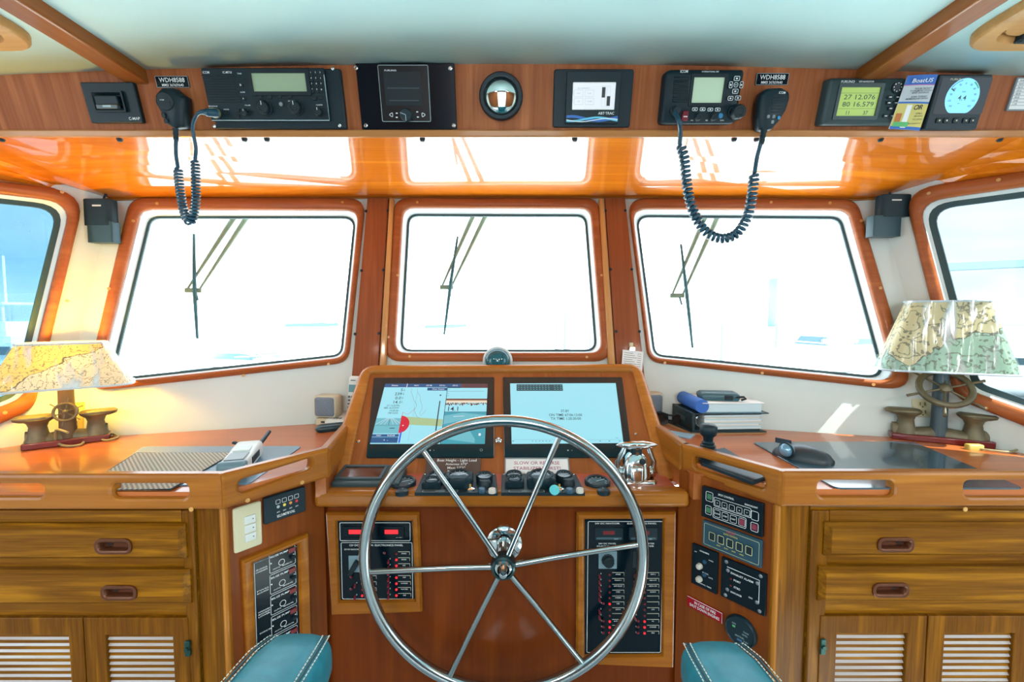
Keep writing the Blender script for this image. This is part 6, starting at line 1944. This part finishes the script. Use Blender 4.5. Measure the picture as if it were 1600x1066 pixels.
# ------------------------------------------------------------ lamps
def chart_paper(name, land, sea, line, dots, zm, kx, lscale, lthr):
    m = bpy.data.materials.new(name); m.use_nodes = True
    n, l = m.node_tree.nodes, m.node_tree.links
    b = n['Principled BSDF']; out = n['Material Output']
    tc_ = n.new('ShaderNodeTexCoord')
    n1 = n.new('ShaderNodeTexNoise'); n1.inputs['Scale'].default_value = 9; n1.inputs['Detail'].default_value = 6
    sep = n.new('ShaderNodeSeparateXYZ'); l.new(tc_.outputs['Object'], sep.inputs[0])
    ad = n.new('ShaderNodeMath'); ad.operation = 'MULTIPLY_ADD'; ad.inputs[1].default_value = kx; l.new(sep.outputs['X'], ad.inputs[0]); l.new(n1.outputs['Fac'], ad.inputs[2])
    ad2 = n.new('ShaderNodeMath'); ad2.operation = 'MULTIPLY_ADD'; ad2.inputs[1].default_value = 4.0; l.new(sep.outputs['Z'], ad2.inputs[0]); l.new(ad.outputs[0], ad2.inputs[2])
    ad3 = n.new('ShaderNodeMath'); ad3.operation = 'SUBTRACT'; ad3.inputs[1].default_value = zm * 4.0; l.new(ad2.outputs[0], ad3.inputs[0]); ad2 = ad3
    l.new(tc_.outputs['Object'], n1.inputs['Vector'])
    c1 = n.new('ShaderNodeValToRGB'); c1.color_ramp.interpolation = 'CONSTANT'
    c1.color_ramp.elements[0].color = (*sea, 1); c1.color_ramp.elements[1].position = .50; c1.color_ramp.elements[1].color = (*line, 1)
    e = c1.color_ramp.elements.new(.515); e.color = (*land, 1)
    l.new(ad2.outputs[0], c1.inputs['Fac'])
    n2 = n.new('ShaderNodeTexNoise'); n2.inputs['Scale'].default_value = lscale; n2.inputs['Detail'].default_value = 5; l.new(tc_.outputs['Object'], n2.inputs['Vector'])
    sn = n.new('ShaderNodeMath'); sn.operation = 'MULTIPLY'; sn.inputs[1].default_value = 60; l.new(n2.outputs['Fac'], sn.inputs[0])
    s2 = n.new('ShaderNodeMath'); s2.operation = 'SINE'; l.new(sn.outputs[0], s2.inputs[0])
    gt = n.new('ShaderNodeMath'); gt.operation = 'GREATER_THAN'; gt.inputs[1].default_value = lthr; l.new(s2.outputs[0], gt.inputs[0])
    vo = n.new('ShaderNodeTexVoronoi'); vo.inputs['Scale'].default_value = dots; l.new(tc_.outputs['Object'], vo.inputs['Vector'])
    lt = n.new('ShaderNodeMath'); lt.operation = 'LESS_THAN'; lt.inputs[1].default_value = .22; l.new(vo.outputs['Distance'], lt.inputs[0])
    mxx = n.new('ShaderNodeMath'); mxx.operation = 'MAXIMUM'; l.new(gt.outputs[0], mxx.inputs[0]); l.new(lt.outputs[0], mxx.inputs[1])
    mul = n.new('ShaderNodeMath'); mul.operation = 'MULTIPLY'; mul.inputs[1].default_value = .75; l.new(mxx.outputs[0], mul.inputs[0])
    mx = n.new('ShaderNodeMix'); mx.data_type = 'RGBA'
    l.new(mul.outputs[0], mx.inputs['Factor']); l.new(c1.outputs['Color'], mx.inputs['A']); mx.inputs['B'].default_value = (*line, 1)
    l.new(mx.outputs['Result'], b.inputs['Base Color'])
    b.inputs['Roughness'].default_value = .7
    tr = n.new('ShaderNodeBsdfTranslucent'); l.new(mx.outputs['Result'], tr.inputs['Color'])
    ms = n.new('ShaderNodeMixShader'); ms.inputs[0].default_value = .06
    l.new(b.outputs[0], ms.inputs[1]); l.new(tr.outputs[0], ms.inputs[2]); l.new(ms.outputs[0], out.inputs['Surface'])
    return m
def film():
    m = bpy.data.materials.new('clear_wrap'); m.use_nodes = True
    n, l = m.node_tree.nodes, m.node_tree.links
    n.clear()
    o = n.new('ShaderNodeOutputMaterial'); tr = n.new('ShaderNodeBsdfTransparent'); gl = n.new('ShaderNodeBsdfGlossy'); gl.inputs['Roughness'].default_value = .12
    df = n.new('ShaderNodeBsdfDiffuse'); df.inputs['Color'].default_value = (.75, .85, .92, 1)
    mg = n.new('ShaderNodeMixShader'); mg.inputs[0].default_value = .45; l.new(gl.outputs[0], mg.inputs[1]); l.new(df.outputs[0], mg.inputs[2])
    tc_ = n.new('ShaderNodeTexCoord'); mp_ = n.new('ShaderNodeMapping'); mp_.inputs['Scale'].default_value = (34, 34, 5); mp_.inputs['Rotation'].default_value = (0, .25, 0)
    nz_ = n.new('ShaderNodeTexNoise'); nz_.inputs['Scale'].default_value = 1.0; nz_.inputs['Detail'].default_value = 2; nz_.inputs['Distortion'].default_value = .4
    l.new(tc_.outputs['Object'], mp_.inputs[0]); l.new(mp_.outputs[0], nz_.inputs['Vector'])
    cr_ = n.new('ShaderNodeValToRGB'); cr_.color_ramp.elements[0].position = .56; cr_.color_ramp.elements[0].color = (.05, .06, .06, 1); cr_.color_ramp.elements[1].position = .70; cr_.color_ramp.elements[1].color = (.85, .85, .85, 1)
    l.new(nz_.outputs['Fac'], cr_.inputs['Fac'])
    ms = n.new('ShaderNodeMixShader'); l.new(cr_.outputs['Color'], ms.inputs[0]); l.new(tr.outputs[0], ms.inputs[1]); l.new(mg.outputs[0], ms.inputs[2])
    bp = n.new('ShaderNodeBump'); bp.inputs['Strength'].default_value = .6; bp.inputs['Distance'].default_value = .01; l.new(nz_.outputs['Fac'], bp.inputs['Height']); l.new(bp.outputs[0], gl.inputs['Normal'])
    l.new(ms.outputs[0], o.inputs[0])
    return m
M_FILM = film()
def oval(w, d, z, n=8):
    return [(x, y, z) for x, y in rpoly([(-w / 2, -d / 2), (w / 2, -d / 2), (w / 2, d / 2), (-w / 2, d / 2)], d * .30, n)]
def lamp(label, pa, pb, base_w, zs, shade, paper, pole, wheel_c, wheel_r, glow, cordpts, adapter, wtilt=-12):
    """cleat lamp: maroon board, bronze double cleat, post with a small ship's wheel, chart paper shade in clear wrap"""
    a, b = zp(*pa, CZ), zp(*pb, CZ)
    d = b - a; L = d.length; yaw = math.atan2(d.y, d.x)
    nrm = V3((-math.sin(yaw), math.cos(yaw), 0))
    c = a.lerp(b, .5) + nrm * base_w / 2
    t = thing('cleat_lamp', label, 'lamp', T(c.x, c.y, CZ) @ RZ(yaw), 'cleat lamps with chart shades')
    G().box(-L / 2, L / 2, -base_w / 2, base_w / 2, -.0005, .016).ob('base_board', M_MAROON, t, bev=.003)
    bz = .016
    g = G()                                                  # cast saddle
    secs = []
    for k in range(13):
        f = k / 12 - .5
        x = f * L * .94
        hh = .016 + .010 * abs(math.cos(f * 2 * PI)) * (1 if abs(f) > .25 else .6)
        wd = base_w * (.62 - .12 * math.cos(f * 4 * PI)) * (1 if abs(f) < .47 else .8)
        secs.append([(x, wd / 2 * math.cos(q), bz - .001 + hh * max(0, math.sin(q))) for q in [PI * j / 10 for j in range(11)]])
    g.loft(secs, True, True, True); g.ob('cleat_saddle', M_BRONZE, t, smooth=60)
    for s_ in (-1, 1):
        x = s_ * L * .33
        g = G(); g.lathe([(.026, bz), (.019, bz + .018), (.0165, bz + .034), (.020, bz + .044), (.028, bz + .050), (.030, bz + .054)], 20, T(x, 0, 0))
        g.ob('bollard', M_BRONZE, t, smooth=60)
        g = G(); g.loft([[(p_[0] + x - s_ * .0 , p_[1], z) for p_ in rrect(s_ * .006, 0, w, dd, dd * .48, 6)] for z, w, dd in ((bz + .048, .050, .030), (bz + .052, .072, .042), (bz + .058, .076, .044), (bz + .062, .066, .036))], True, True, True)
        g.ob('cleat_horn', M_BRONZE, t, smooth=60)
    sz0, sz1 = zs
    G().lathe([(.0175, bz), (.0165, bz + .04), (.0155, sz0 - .008), (.024, sz0 - .004), (.030, sz0 + .008), (.012, sz0 + .012)], 24).ob('post', pole, t, smooth=50)
    # little wheel on the post
    wxl, wzl = wheel_c
    wl_ = G(); wl_.tube([(wheel_r * math.cos(q), 0, wheel_r * math.sin(q)) for q in [2 * PI * k / 32 for k in range(32)]], wheel_r * .15, 8, True)
    wh = wl_.ob('ship_wheel', M_BRONZE, t, M=T(wxl, -.028, wzl) @ RX(R(wtilt)), smooth=60)
    G().lathe([(wheel_r * .24, -.006), (wheel_r * .24, .004), (wheel_r * .12, .008), (.0005, .009)], 14, RX(PI / 2)).ob('wheel_hub', M_BRONZE, wh, smooth=50)
    for k in range(6):
        q = R(60 * k + 20)
        G().tube([(wheel_r * .2 * math.cos(q), 0, wheel_r * .2 * math.sin(q)), (wheel_r * math.cos(q), 0, wheel_r * math.sin(q)), (wheel_r * 1.12 * math.cos(q), 0, wheel_r * 1.12 * math.sin(q)), (wheel_r * 1.65 * math.cos(q), 0, wheel_r * 1.65 * math.sin(q))],
                 [wheel_r * .05, wheel_r * .06, wheel_r * .05, wheel_r * .075], 8).ob('wheel_spoke', M_BRONZE, wh, smooth=60)
    G().tube([(wxl, -.026, wzl), (wxl * .3, -.008, wzl)], .005, 8).ob('wheel_mount', M_BRONZE, t)
    # shade
    w0, d0, w1, d1 = shade
    g = G(); g.loft([oval(w0, d0, sz0), oval((w0 + w1) / 2, (d0 + d1) / 2, (sz0 + sz1) / 2), oval(w1, d1, sz1)])
    sh_ = g.ob('lamp_shade', paper, t, smooth=40, label='paper shade printed with a sea chart')
    g = G(); e = .0035
    loops = []
    for k in range(9):
        f = k / 8
        lo = oval(w0 + (w1 - w0) * f + e * 2, d0 + (d1 - d0) * f + e * 2, sz0 - .002 + (sz1 - sz0 + .004) * f)
        loops.append([(x * (1 + .010 * noise.noise(V3((i * .55, f * 1.2, w0 * 40)))), y * (1 + .012 * noise.noise(V3((i * .6, f, 7)))), z) for i, (x, y, z) in enumerate(lo)])
    g.loft(loops); g.ob('clear_wrap', M_FILM, sh_, smooth=60, label='creased clear plastic wrapping')
    for (w_, d_, z_) in ((w0, d0, sz0), (w1, d1, sz1)):
        G().tube(oval(w_ + .002, d_ + .002, z_), .0028, 6, True).ob('rim_tape', mat('pale_tape', (.50, .62, .68), .4), sh_)
    G().ball((0, 0, (sz0 + sz1) / 2), (.022, .022, .030), 16, 10).ob('bulb', mat('bulb_glass', (.9, .85, .7), .2, 0, 0, 3.0 if glow else 0, .5, (1.0, .62, .16)), t, smooth=80)
    if glow:
        ld = bpy.data.lights.new('lamp_light', 'POINT'); ld.energy = glow * 11; ld.color = (1.0, .60, .06); ld.shadow_soft_size = .03
        lo = bpy.data.objects.new('lamp_light', ld); COL.objects.link(lo); lo.parent = t; lo.location = (0, 0, sz0 + .062)
    G().tube(spline([t.matrix_basis.inverted() @ p_ for p_ in cordpts], 8), .0026, 8).ob('cord', mat('lamp_cord', (.30, .26, .13), .5), t, smooth=60)
    if adapter:
        p_ = t.matrix_basis.inverted() @ cordpts[-1]
        G().rbox(0, 0, .034, .016, 0, .014, .004, .002, M=T(p_.x, p_.y, p_.z - .005) @ RZ(R(20))).ob('cord_switch', mat('ochre_plastic', (.50, .38, .08), .4), t, smooth=50)
    return t
Zc = lambda u, v, z=.004: zp(u, v, CZ + z)
lamp('lit cleat lamp with yellow chart shade, on the port counter', (32, 706), (172, 688), .055, (.146, .252), (.262, .150, .158, .095),
     chart_paper('yellow_chart', (.80, .56, .14), (.72, .64, .44), (.13, .11, .06), 150, .205, -2.6, 22, .93), mat('brown_post', (.13, .09, .045), .5, .2), (.0, .084), .021, 1.15,
     [zp(106, 676, CZ + .05), zp(88, 672, CZ + .045), zp(88, 690, CZ + .012), Zc(104, 697), Zc(128, 694), Zc(133, 683), Zc(150, 684), Zc(166, 688), Zc(184, 683), Zc(176, 678)], False)
lamp('unlit cleat lamp with green and tan chart shade, on the starboard counter', (1393, 686), (1557, 702), .055, (.182, .355), (.262, .130, .150, .085),
     chart_paper('green_chart', (.56, .50, .27), (.26, .42, .31), (.075, .085, .045), 60, .262, -1.8, 16, .80), mat('blue_grey_post', (.06, .10, .12), .4, .2), (.0, .140), .050, 0,
     [Zc(1520, 672, .03), Zc(1545, 676, .03), Zc(1572, 690), Zc(1592, 698), Zc(1580, 706), Zc(1550, 704), Zc(1522, 700)], True, -42)

# outlets behind the lamps
def outlet(label, pl, quad, m):
    D = Dev(pl, quad, .004)
    t = thing('wall_outlet', label, 'outlet', D.M, 'wall outlets behind the lamps')
    G().rbox(0, 0, D.w, D.h, -.001, .004, .003, .0015).ob('plate', m, t)
    s0 = None
    for y in (.22, -.22):
        mm = T(0, D.h * y, .0036)
        if s0 is None:
            s0 = G().rbox(0, 0, D.w * .48, D.h * .28, 0, .0015, .006, .0004).ob('socket', mat('socket_cream', (.50, .44, .22), .4), t, M=mm)
            s1 = G().box(-.006, -.004, -.003, .005, .0012, .0018).box(.004, .006, -.003, .005, .0012, .0018).cyl(0, -.007, .0018, .0012, .0018, 8).ob('slots', M_INK, s0)
        else:
            c_ = dup(s0, mm); dup(s1, Matrix.Identity(4), c_)
    return t
outlet('yellowish wall outlet behind the lit lamp', WL, [(104, 630), (130, 628), (130, 672), (104, 676)], mat('yellow_plate', (.62, .46, .10), .4))  # plate set a stronger yellow than the cream outlet
outlet('cream wall outlet behind the green chart lamp', WR, [(1426, 622), (1457, 626), (1457, 654), (1426, 650)], mat('cream_plastic', (.58, .55, .36), .4))

# ------------------------------------------------------------ paper notes on the starboard post
D = Dev(WC, [(972, 546), (1006, 550), (1003, 583), (972, 578)], .022)
t = thing('note_papers', 'printed paper notes hanging from a bulldog clip on the starboard post', 'notes', D.M)
W, H = D.w, D.h
G().box(-W * .30, W * .42, -H * .62, H * .2, .0195, .0202, M=RZ(R(-3))).ob('back_sheet', M_PAPER, t, smooth=0)
G().box(-W * .5, W * .5, -H * .5, H * .5, .0208, .0214, M=RZ(R(-6))).ob('front_sheet', M_PAPER, t, smooth=0)
g = G()
for k in range(8):
    y = H * (.36 - k * .10)
    g.strip([(-W * .42, y), (W * (.10 + .1 * ((k * 7) % 3 - 1)), y)], .0011, .0217); g.strip([(W * .22, y), (W * .40, y)], .0011, .0217)
g.ob('print', M_INK, t, smooth=0, M=RZ(R(-6)))
G().box(-.009, .009, H * .46, H * .46 + .014, .017, .0265).ob('clip', M_CHROME, t, bev=.002)
G().box(-.006, .006, H * .46 + .010, H * .46 + .028, .012, .016).ob('hook', mat('cream_plastic', (.58, .55, .36), .4), t, bev=.001)

# ------------------------------------------------------------ black corner speakers under the shelf
def corner_speaker(label, pl, up_q, lo_q):
    a = pl.p(*up_q[0], .035); sc = (a - EYE).y / FPX
    t = thing('corner_speaker', label, 'speaker', T(*a), 'black speakers in the upper corners')
    w, h_ = up_q[1] * sc, up_q[2] * sc
    s_ = -1 if a.x < 0 else 1
    G().rbox(0, 0, w, .034, -h_ / 2, h_ / 2, .012, .002, seg=5).ob('upper_box', M_SOFTBLACK, t, smooth=40)
    b = pl.p(*lo_q[0], .035) - a
    w2, h2 = lo_q[1] * sc, lo_q[2] * sc
    G().rbox(b.x, 0, w2, .030, b.z - h2 / 2, b.z + h2 / 2, .003, .001).ob('lower_box', mat('blue_black_box', (.010, .045, .060), .35), t, smooth=40)
    G().rbox(.004 * s_ * -1, -.0172, w * .32, .001, h_ * .20, h_ * .26, .0004).ob('badge', M_PHONE, t)
    G().tube([(0, .01, h_ / 2 - .002), (0, .012, h_ / 2 + .010), (0, .02, h_ / 2 + .022)], .003, 8).ob('bracket', M_BLACK, t)
    G().box(-.01, .01, .014, .045, -.012, .012).ob('wall_mount', M_BLACK, t)
corner_speaker('pair of black speaker boxes in the port corner under the shelf', WL, ((158, 333), 42, 40), ((159, 363), 38, 32))
corner_speaker('pair of black speaker boxes in the starboard corner under the shelf', WR, ((1395, 323), 46, 34), ((1381, 354), 42, 32))

# ------------------------------------------------------------ helm chair armrests
chair = thing('helm_chair', 'teal leather helm chair seen only by its two stitched armrests', 'chair', T(-.005, 0, 0))
def armrest(s_, shift, dz=0.0):
    cx = s_ * .272 + shift
    secs, seamL, seamR = [], [], []
    n = 16
    for k in range(n + 1):
        y = .05 + (.635 - .05) * k / n
        e = max(0.0, (y - .555) / .08)
        c_ = math.sqrt(max(0, 1 - e * e)) if e < 1 else 0
        taper = 1 - .22 * (y - .05) / .58
        w = .125 * taper * (.34 + .66 * c_)
        top_ = .876 + dz - .038 * (1 - c_) - .010 * max(0, (y - .45) / .19)
        bot = .783 + dz + .03 * (1 - c_)
        xo = cx + s_ * (.006 - .018 * (y - .3))
        h_ = top_ - bot
        ring_ = []
        for j in range(28):
            a = 2 * PI * j / 28
            ca, sa = math.cos(a), math.sin(a)
            q = 3.2
            ring_.append((xo + w / 2 * math.copysign(abs(ca) ** (2 / q), ca), y, bot + h_ / 2 + h_ / 2 * math.copysign(abs(sa) ** (2 / q), sa)))
        secs.append(ring_)
        if y > .3:
            kx, kz = .83, .90
            seamL.append(V3((xo - w / 2 * kx, y, bot + h_ / 2 + h_ / 2 * kz))); seamR.append(V3((xo + w / 2 * kx, y, bot + h_ / 2 + h_ / 2 * kz)))
    o = G().loft(secs, True, True, True).ob('armrest', M_TEAL, chair, smooth=70)
    for S in (seamL, seamR):
        G().tube(S, .0014, 6).ob('seam', mat('dark_seam', (.008, .06, .075), .6), o)
        P_, L = resample(S, int(60))
        st = G()
        for dx in (-.0045, .0045):
            for i in range(0, len(P_) - 1, 1):
                a, b = P_[i], P_[i].lerp(P_[i + 1], .55)
                st.tube([a + V3((dx, 0, .0006 - abs(dx) * .0)), b + V3((dx, 0, .0006))], .0008, 4)
        st.ob('stitching', M_THREAD, o)['kind'] = 'stuff'
    G().box(cx - .02, cx + .02, .08, .40, .60, .785).ob('arm_support', M_SOFTBLACK, chair, bev=.006)
armrest(-1, -.014)
armrest(1, .009, -.011)
G().rbox(0, .16, .50, .44, .56, .66, .06, .02).ob('seat', M_TEAL, chair, smooth=50)
G().rbox(0, -.12, .50, .10, .60, 1.10, .04, .01).ob('backrest', M_TEAL, chair, smooth=50)
G().lathe([(.17, -.001), (.16, .02), (.05, .04), (.045, .565)], 24, T(0, .16, 0)).ob('pedestal', M_STEEL, chair, smooth=50)

# ------------------------------------------------------------ outside: wipers, water, quay, boats, bridge
def wiper(label, pl, top, elbow, btop, bbot, dn=-.075):
    A = pl.mat()
    t = thing('windscreen_wiper', label, 'wiper', pl.mat(0, 0, dn), 'pantograph wipers on the windscreens')
    L = lambda u, v: (*pl.uv(u, v, dn), 0)
    e = L(*elbow)
    for du, k in ((-10, 0), (10, 1)):
        a = L(top[0] + du, top[1] - 14)
        b = (e[0] + (.016 if k else -.016), e[1] + .008, .004)
        m_ = (a[0] * .70 + b[0] * .30, a[1] * .70 + b[1] * .30, .002)
        G().tube([a, m_, b], [.009, .0075, .0032], 8).ob('arm', M_OFFGREEN, t, smooth=60)
    G().box(e[0] - .024, e[0] + .020, e[1] - .006, e[1] + .008, -.004, .010).ob('link', M_OFFGREEN, t, bev=.002)
    p0, p1 = L(*btop), L(*bbot)
    G().tube([p0, ((p0[0] + p1[0]) / 2, (p0[1] + p1[1]) / 2, .012), p1], [.0035, .006, .0035], 8).ob('blade', M_WIPER, t, smooth=60)
    G().tube([(e[0] + .004, e[1], .006), (e[0] + .012, e[1] - .03, .010)], .003, 6).ob('hose', M_WIPER, t)
wiper('wiper with near-vertical blade outside the port windscreen', WL, (386, 338), (304, 455), (303, 366), (309, 541))
wiper('wiper with slanting blade outside the middle windscreen', WC, (756, 336), (699, 450), (715, 370), (694, 523))
wiper('wiper with tilted blade outside the starboard windscreen', WR, (1118, 338), (1059, 463), (1064, 382), (1082, 544))

g = G(); g.box(-400, 400, 2.5, 900, -2.3, -2.2)
o = g.ob('water', noisy('harbour_water', (.34, .42, .44), (.44, .50, .51), .6, .12, .4), smooth=0); o['kind'] = 'structure'
def yacht(label, u, Y, length, yaw, hull_m, fly=True, zoff=0.0):
    x = (u - 800) / FPX * Y
    t = thing('motor_yacht', label, 'boat', T(x, Y, -2.2) @ RZ(yaw), 'boats moored in the harbour')
    Lh, B = length, length * .28
    secs = []
    for k in range(13):
        f = k / 12
        w = B / 2 * (1 - max(0, (f - .45) / .55) ** 2.2) + .02
        sh = length * (.085 + .05 * f * f)
        xx = (f - .5) * Lh
        secs.append([(xx, -w, sh), (xx, -w * .86, sh * .4), (xx, -w * .5, -.15), (xx, w * .5, -.15), (xx, w * .86, sh * .4), (xx, w, sh)])
    G().loft(secs, True, True, True).ob('hull', hull_m, t, smooth=50)
    dk = length * .095
    def cab(x0, x1, w, z0, z1, rk):
        g = G(); g.loft([[(x0, -w, z0), (x1, -w * .8, z0), (x1, w * .8, z0), (x0, w, z0)], [(x0 + .2, -w * .9, z1), (x1 - rk, -w * .7, z1), (x1 - rk, w * .7, z1), (x0 + .2, w * .9, z1)]], True, True, True)
        return g
    z0, z1 = dk, dk + length * .13
    c_ = cab(-Lh * .34, Lh * .24, B * .40, z0, z1, Lh * .10).ob('cabin', M_BOATWHITE, t, smooth=0)
    zz = z0 + (z1 - z0) * .42
    cab(-Lh * .335, Lh * .222, B * .403, zz, zz + (z1 - z0) * .34, Lh * .034).ob('window_band', M_BOATDARK, t, smooth=0)
    if fly:
        cab(-Lh * .30, Lh * .06, B * .36, z1, z1 + length * .06, Lh * .05).ob('flybridge', M_BOATWHITE, t, smooth=0)
        G().box(-Lh * .28, -Lh * .02, -B * .34, B * .34, z1 + length * .13, z1 + length * .14).ob('hardtop', M_BOATWHITE, t, smooth=0)
        for sx in (-.27, -.04):
            for sy in (-1, 1): G().tube([(Lh * sx, sy * B * .31, z1 + length * .05), (Lh * sx, sy * B * .31, z1 + length * .132)], .04, 6).ob('hardtop_post', M_BOATWHITE, t)
    G().tube([(-Lh * .15, 0, z1), (-Lh * .15, 0, z1 + length * .34)], .05, 6).ob('mast', M_BOATWHITE, t)
    rail = [(Lh * f, s__ * (B / 2 * (1 - max(0, (f + .05) / .55) ** 2.2)), length * (.085 + .05 * (f + .5) ** 2) + .55) for s__, fs in ((1, (.05, .2, .35, .45)), (-1, (.45, .35, .2, .05))) for f in fs]
    G().tube(rail, .03, 6).ob('bow_rail', M_CHROME, t)
    return t
M_BOATWHITE = mat('boat_white', (.80, .84, .86), .35)
M_BOATDARK = mat('boat_window', (.03, .07, .09), .15)
M_HULLBLUE = mat('hull_slate', (.10, .16, .20), .3)
yacht('white flybridge motor yacht with slate hull beyond the port windscreen', 385, 24, 7.5, R(-20), M_HULLBLUE)
yacht('white motor yacht seen through the port side window', -30, 22, 11, R(170), M_BOATWHITE)
yacht('white yacht seen beyond the port windscreen near the post', 500, 60, 12, R(12), M_BOATWHITE)
yacht('small white cruiser moored beyond the middle windscreen', 700, 60, 11, R(30), M_BOATWHITE, False)
yacht('white motor yacht beyond the starboard windscreen', 1310, 28, 11, R(200), M_BOATWHITE)
yacht('white cabin cruiser seen through the starboard side window', 1545, 20, 9, R(160), M_BOATWHITE, False)
# fixed bridge across the harbour
a, b = V3((30, 120, 0)), V3((190, 130, 0))
t = thing('road_bridge', 'long grey road bridge crossing the harbour beyond the starboard windows', 'bridge', T(0, 0, 0))
M_CONC = mat('bridge_concrete', (.22, .34, .38), .8)
g = G(); sec = []
for k in range(13):
    f = k / 12
    p_ = a.lerp(b, f); z = 8.5 + 8.0 * f
    sec.append([(p_.x, p_.y - 3, z), (p_.x, p_.y + 3, z), (p_.x, p_.y + 3, z + 1.9), (p_.x, p_.y - 3, z + 1.9)])
g.loft(sec, True, True, True); g.ob('deck', M_CONC, t, smooth=0)
for k in range(0, 13, 3):
    f = k / 12
    p_ = a.lerp(b, f); z = 8.5 + 8.0 * f
    G().box(p_.x - .12, p_.x + .12, p_.y - 2, p_.y + 2, -2.3, z + .1).ob('pier', M_CONC, t, smooth=0)
# low quay building with roof and mooring piles
t = thing('quay_shed', 'low long boat shed on the far quay beyond the windscreens', 'building', T(0, 130, -2.2))
G().box(-60, 60, -4, 4, 0, 3.0).ob('wall', mat('shed_wall', (.55, .60, .62), .7), t, smooth=0)
G().loft([[(-62, -5, 3), (-62, 0, 4.6), (-62, 5, 3)], [(62, -5, 3), (62, 0, 4.6), (62, 5, 3)]], False).ob('roof', mat('shed_roof', (.35, .42, .45), .6), t, smooth=0)
k = None
for u, Y, h_, wh in ((872, 22, 3.0, 'beyond the middle windscreen, shorter of the close pair'), (886, 22, 3.5, 'beyond the middle windscreen, taller of the close pair'), (925, 26, 3.0, 'beyond the middle windscreen beside its starboard frame'), (1130, 30, 2.6, 'beyond the starboard windscreen nearest the wiper blade'), (1215, 34, 2.7, 'beyond the middle of the starboard windscreen'), (1352, 44, 2.6, 'beyond the starboard windscreen near the chart lamp')):
    x = (u - 800) / FPX * Y
    q = G().lathe([(.17, -.2), (.15, h_), (.02, h_ + .25)], 12).ob('mooring_pile', mat('pile_grey', (.16, .20, .22), .8), None, smooth=50, M=T(x, Y, -2.2))
    tag(q, 'grey mooring pile ' + wh, 'post', 'mooring piles in the harbour')

# blue sun screen hung outside the port side window
def mesh_screen():
    m = bpy.data.materials.new('blue_mesh_cloth'); m.use_nodes = True
    n, l = m.node_tree.nodes, m.node_tree.links
    n.clear()
    o = n.new('ShaderNodeOutputMaterial'); tr = n.new('ShaderNodeBsdfTransparent'); df = n.new('ShaderNodeBsdfTranslucent'); d2 = n.new('ShaderNodeBsdfDiffuse')
    tc_ = n.new('ShaderNodeTexCoord'); nz_ = n.new('ShaderNodeTexNoise'); nz_.inputs['Scale'].default_value = 5; nz_.inputs['Detail'].default_value = 4
    l.new(tc_.outputs['Object'], nz_.inputs['Vector'])
    cr_ = n.new('ShaderNodeValToRGB'); cr_.color_ramp.elements[0].color = (.015, .055, .10, 1); cr_.color_ramp.elements[1].color = (.05, .15, .23, 1); cr_.color_ramp.elements[0].position = .35; cr_.color_ramp.elements[1].position = .68
    l.new(nz_.outputs['Fac'], cr_.inputs['Fac']); l.new(cr_.outputs['Color'], df.inputs['Color']); l.new(cr_.outputs['Color'], d2.inputs['Color'])
    tr.inputs['Color'].default_value = (.13, .235, .29, 1)
    a_ = n.new('ShaderNodeMixShader'); a_.inputs[0].default_value = .5; l.new(df.outputs[0], a_.inputs[1]); l.new(d2.outputs[0], a_.inputs[2])
    ms = n.new('ShaderNodeMixShader'); ms.inputs[0].default_value = .50; l.new(tr.outputs[0], ms.inputs[1]); l.new(a_.outputs[0], ms.inputs[2])
    l.new(ms.outputs[0], o.inputs[0])
    return m
q = [SL.uv(u, v, -.08) for u, v in ((-260, 240), (122, 300), (48, 640), (-260, 760))]
g = G(); rows = []
for j in range(9):
    r_ = []
    for i in range(13):
        f, h_ = i / 12, j / 8
        x = (q[0][0] * (1 - f) + q[1][0] * f) * (1 - h_) + (q[3][0] * (1 - f) + q[2][0] * f) * h_
        y = (q[0][1] * (1 - f) + q[1][1] * f) * (1 - h_) + (q[3][1] * (1 - f) + q[2][1] * f) * h_
        r_.append((x, y, -.09 + .010 * math.sin(f * 17 + h_ * 2)))
    rows.append(r_)
g.loft(rows, False)
o = g.ob('sun_screen', mesh_screen(), None, M=SL.mat(), smooth=60)
tag(o, 'blue mesh sun screen hung outside the port side window', 'sun screen')
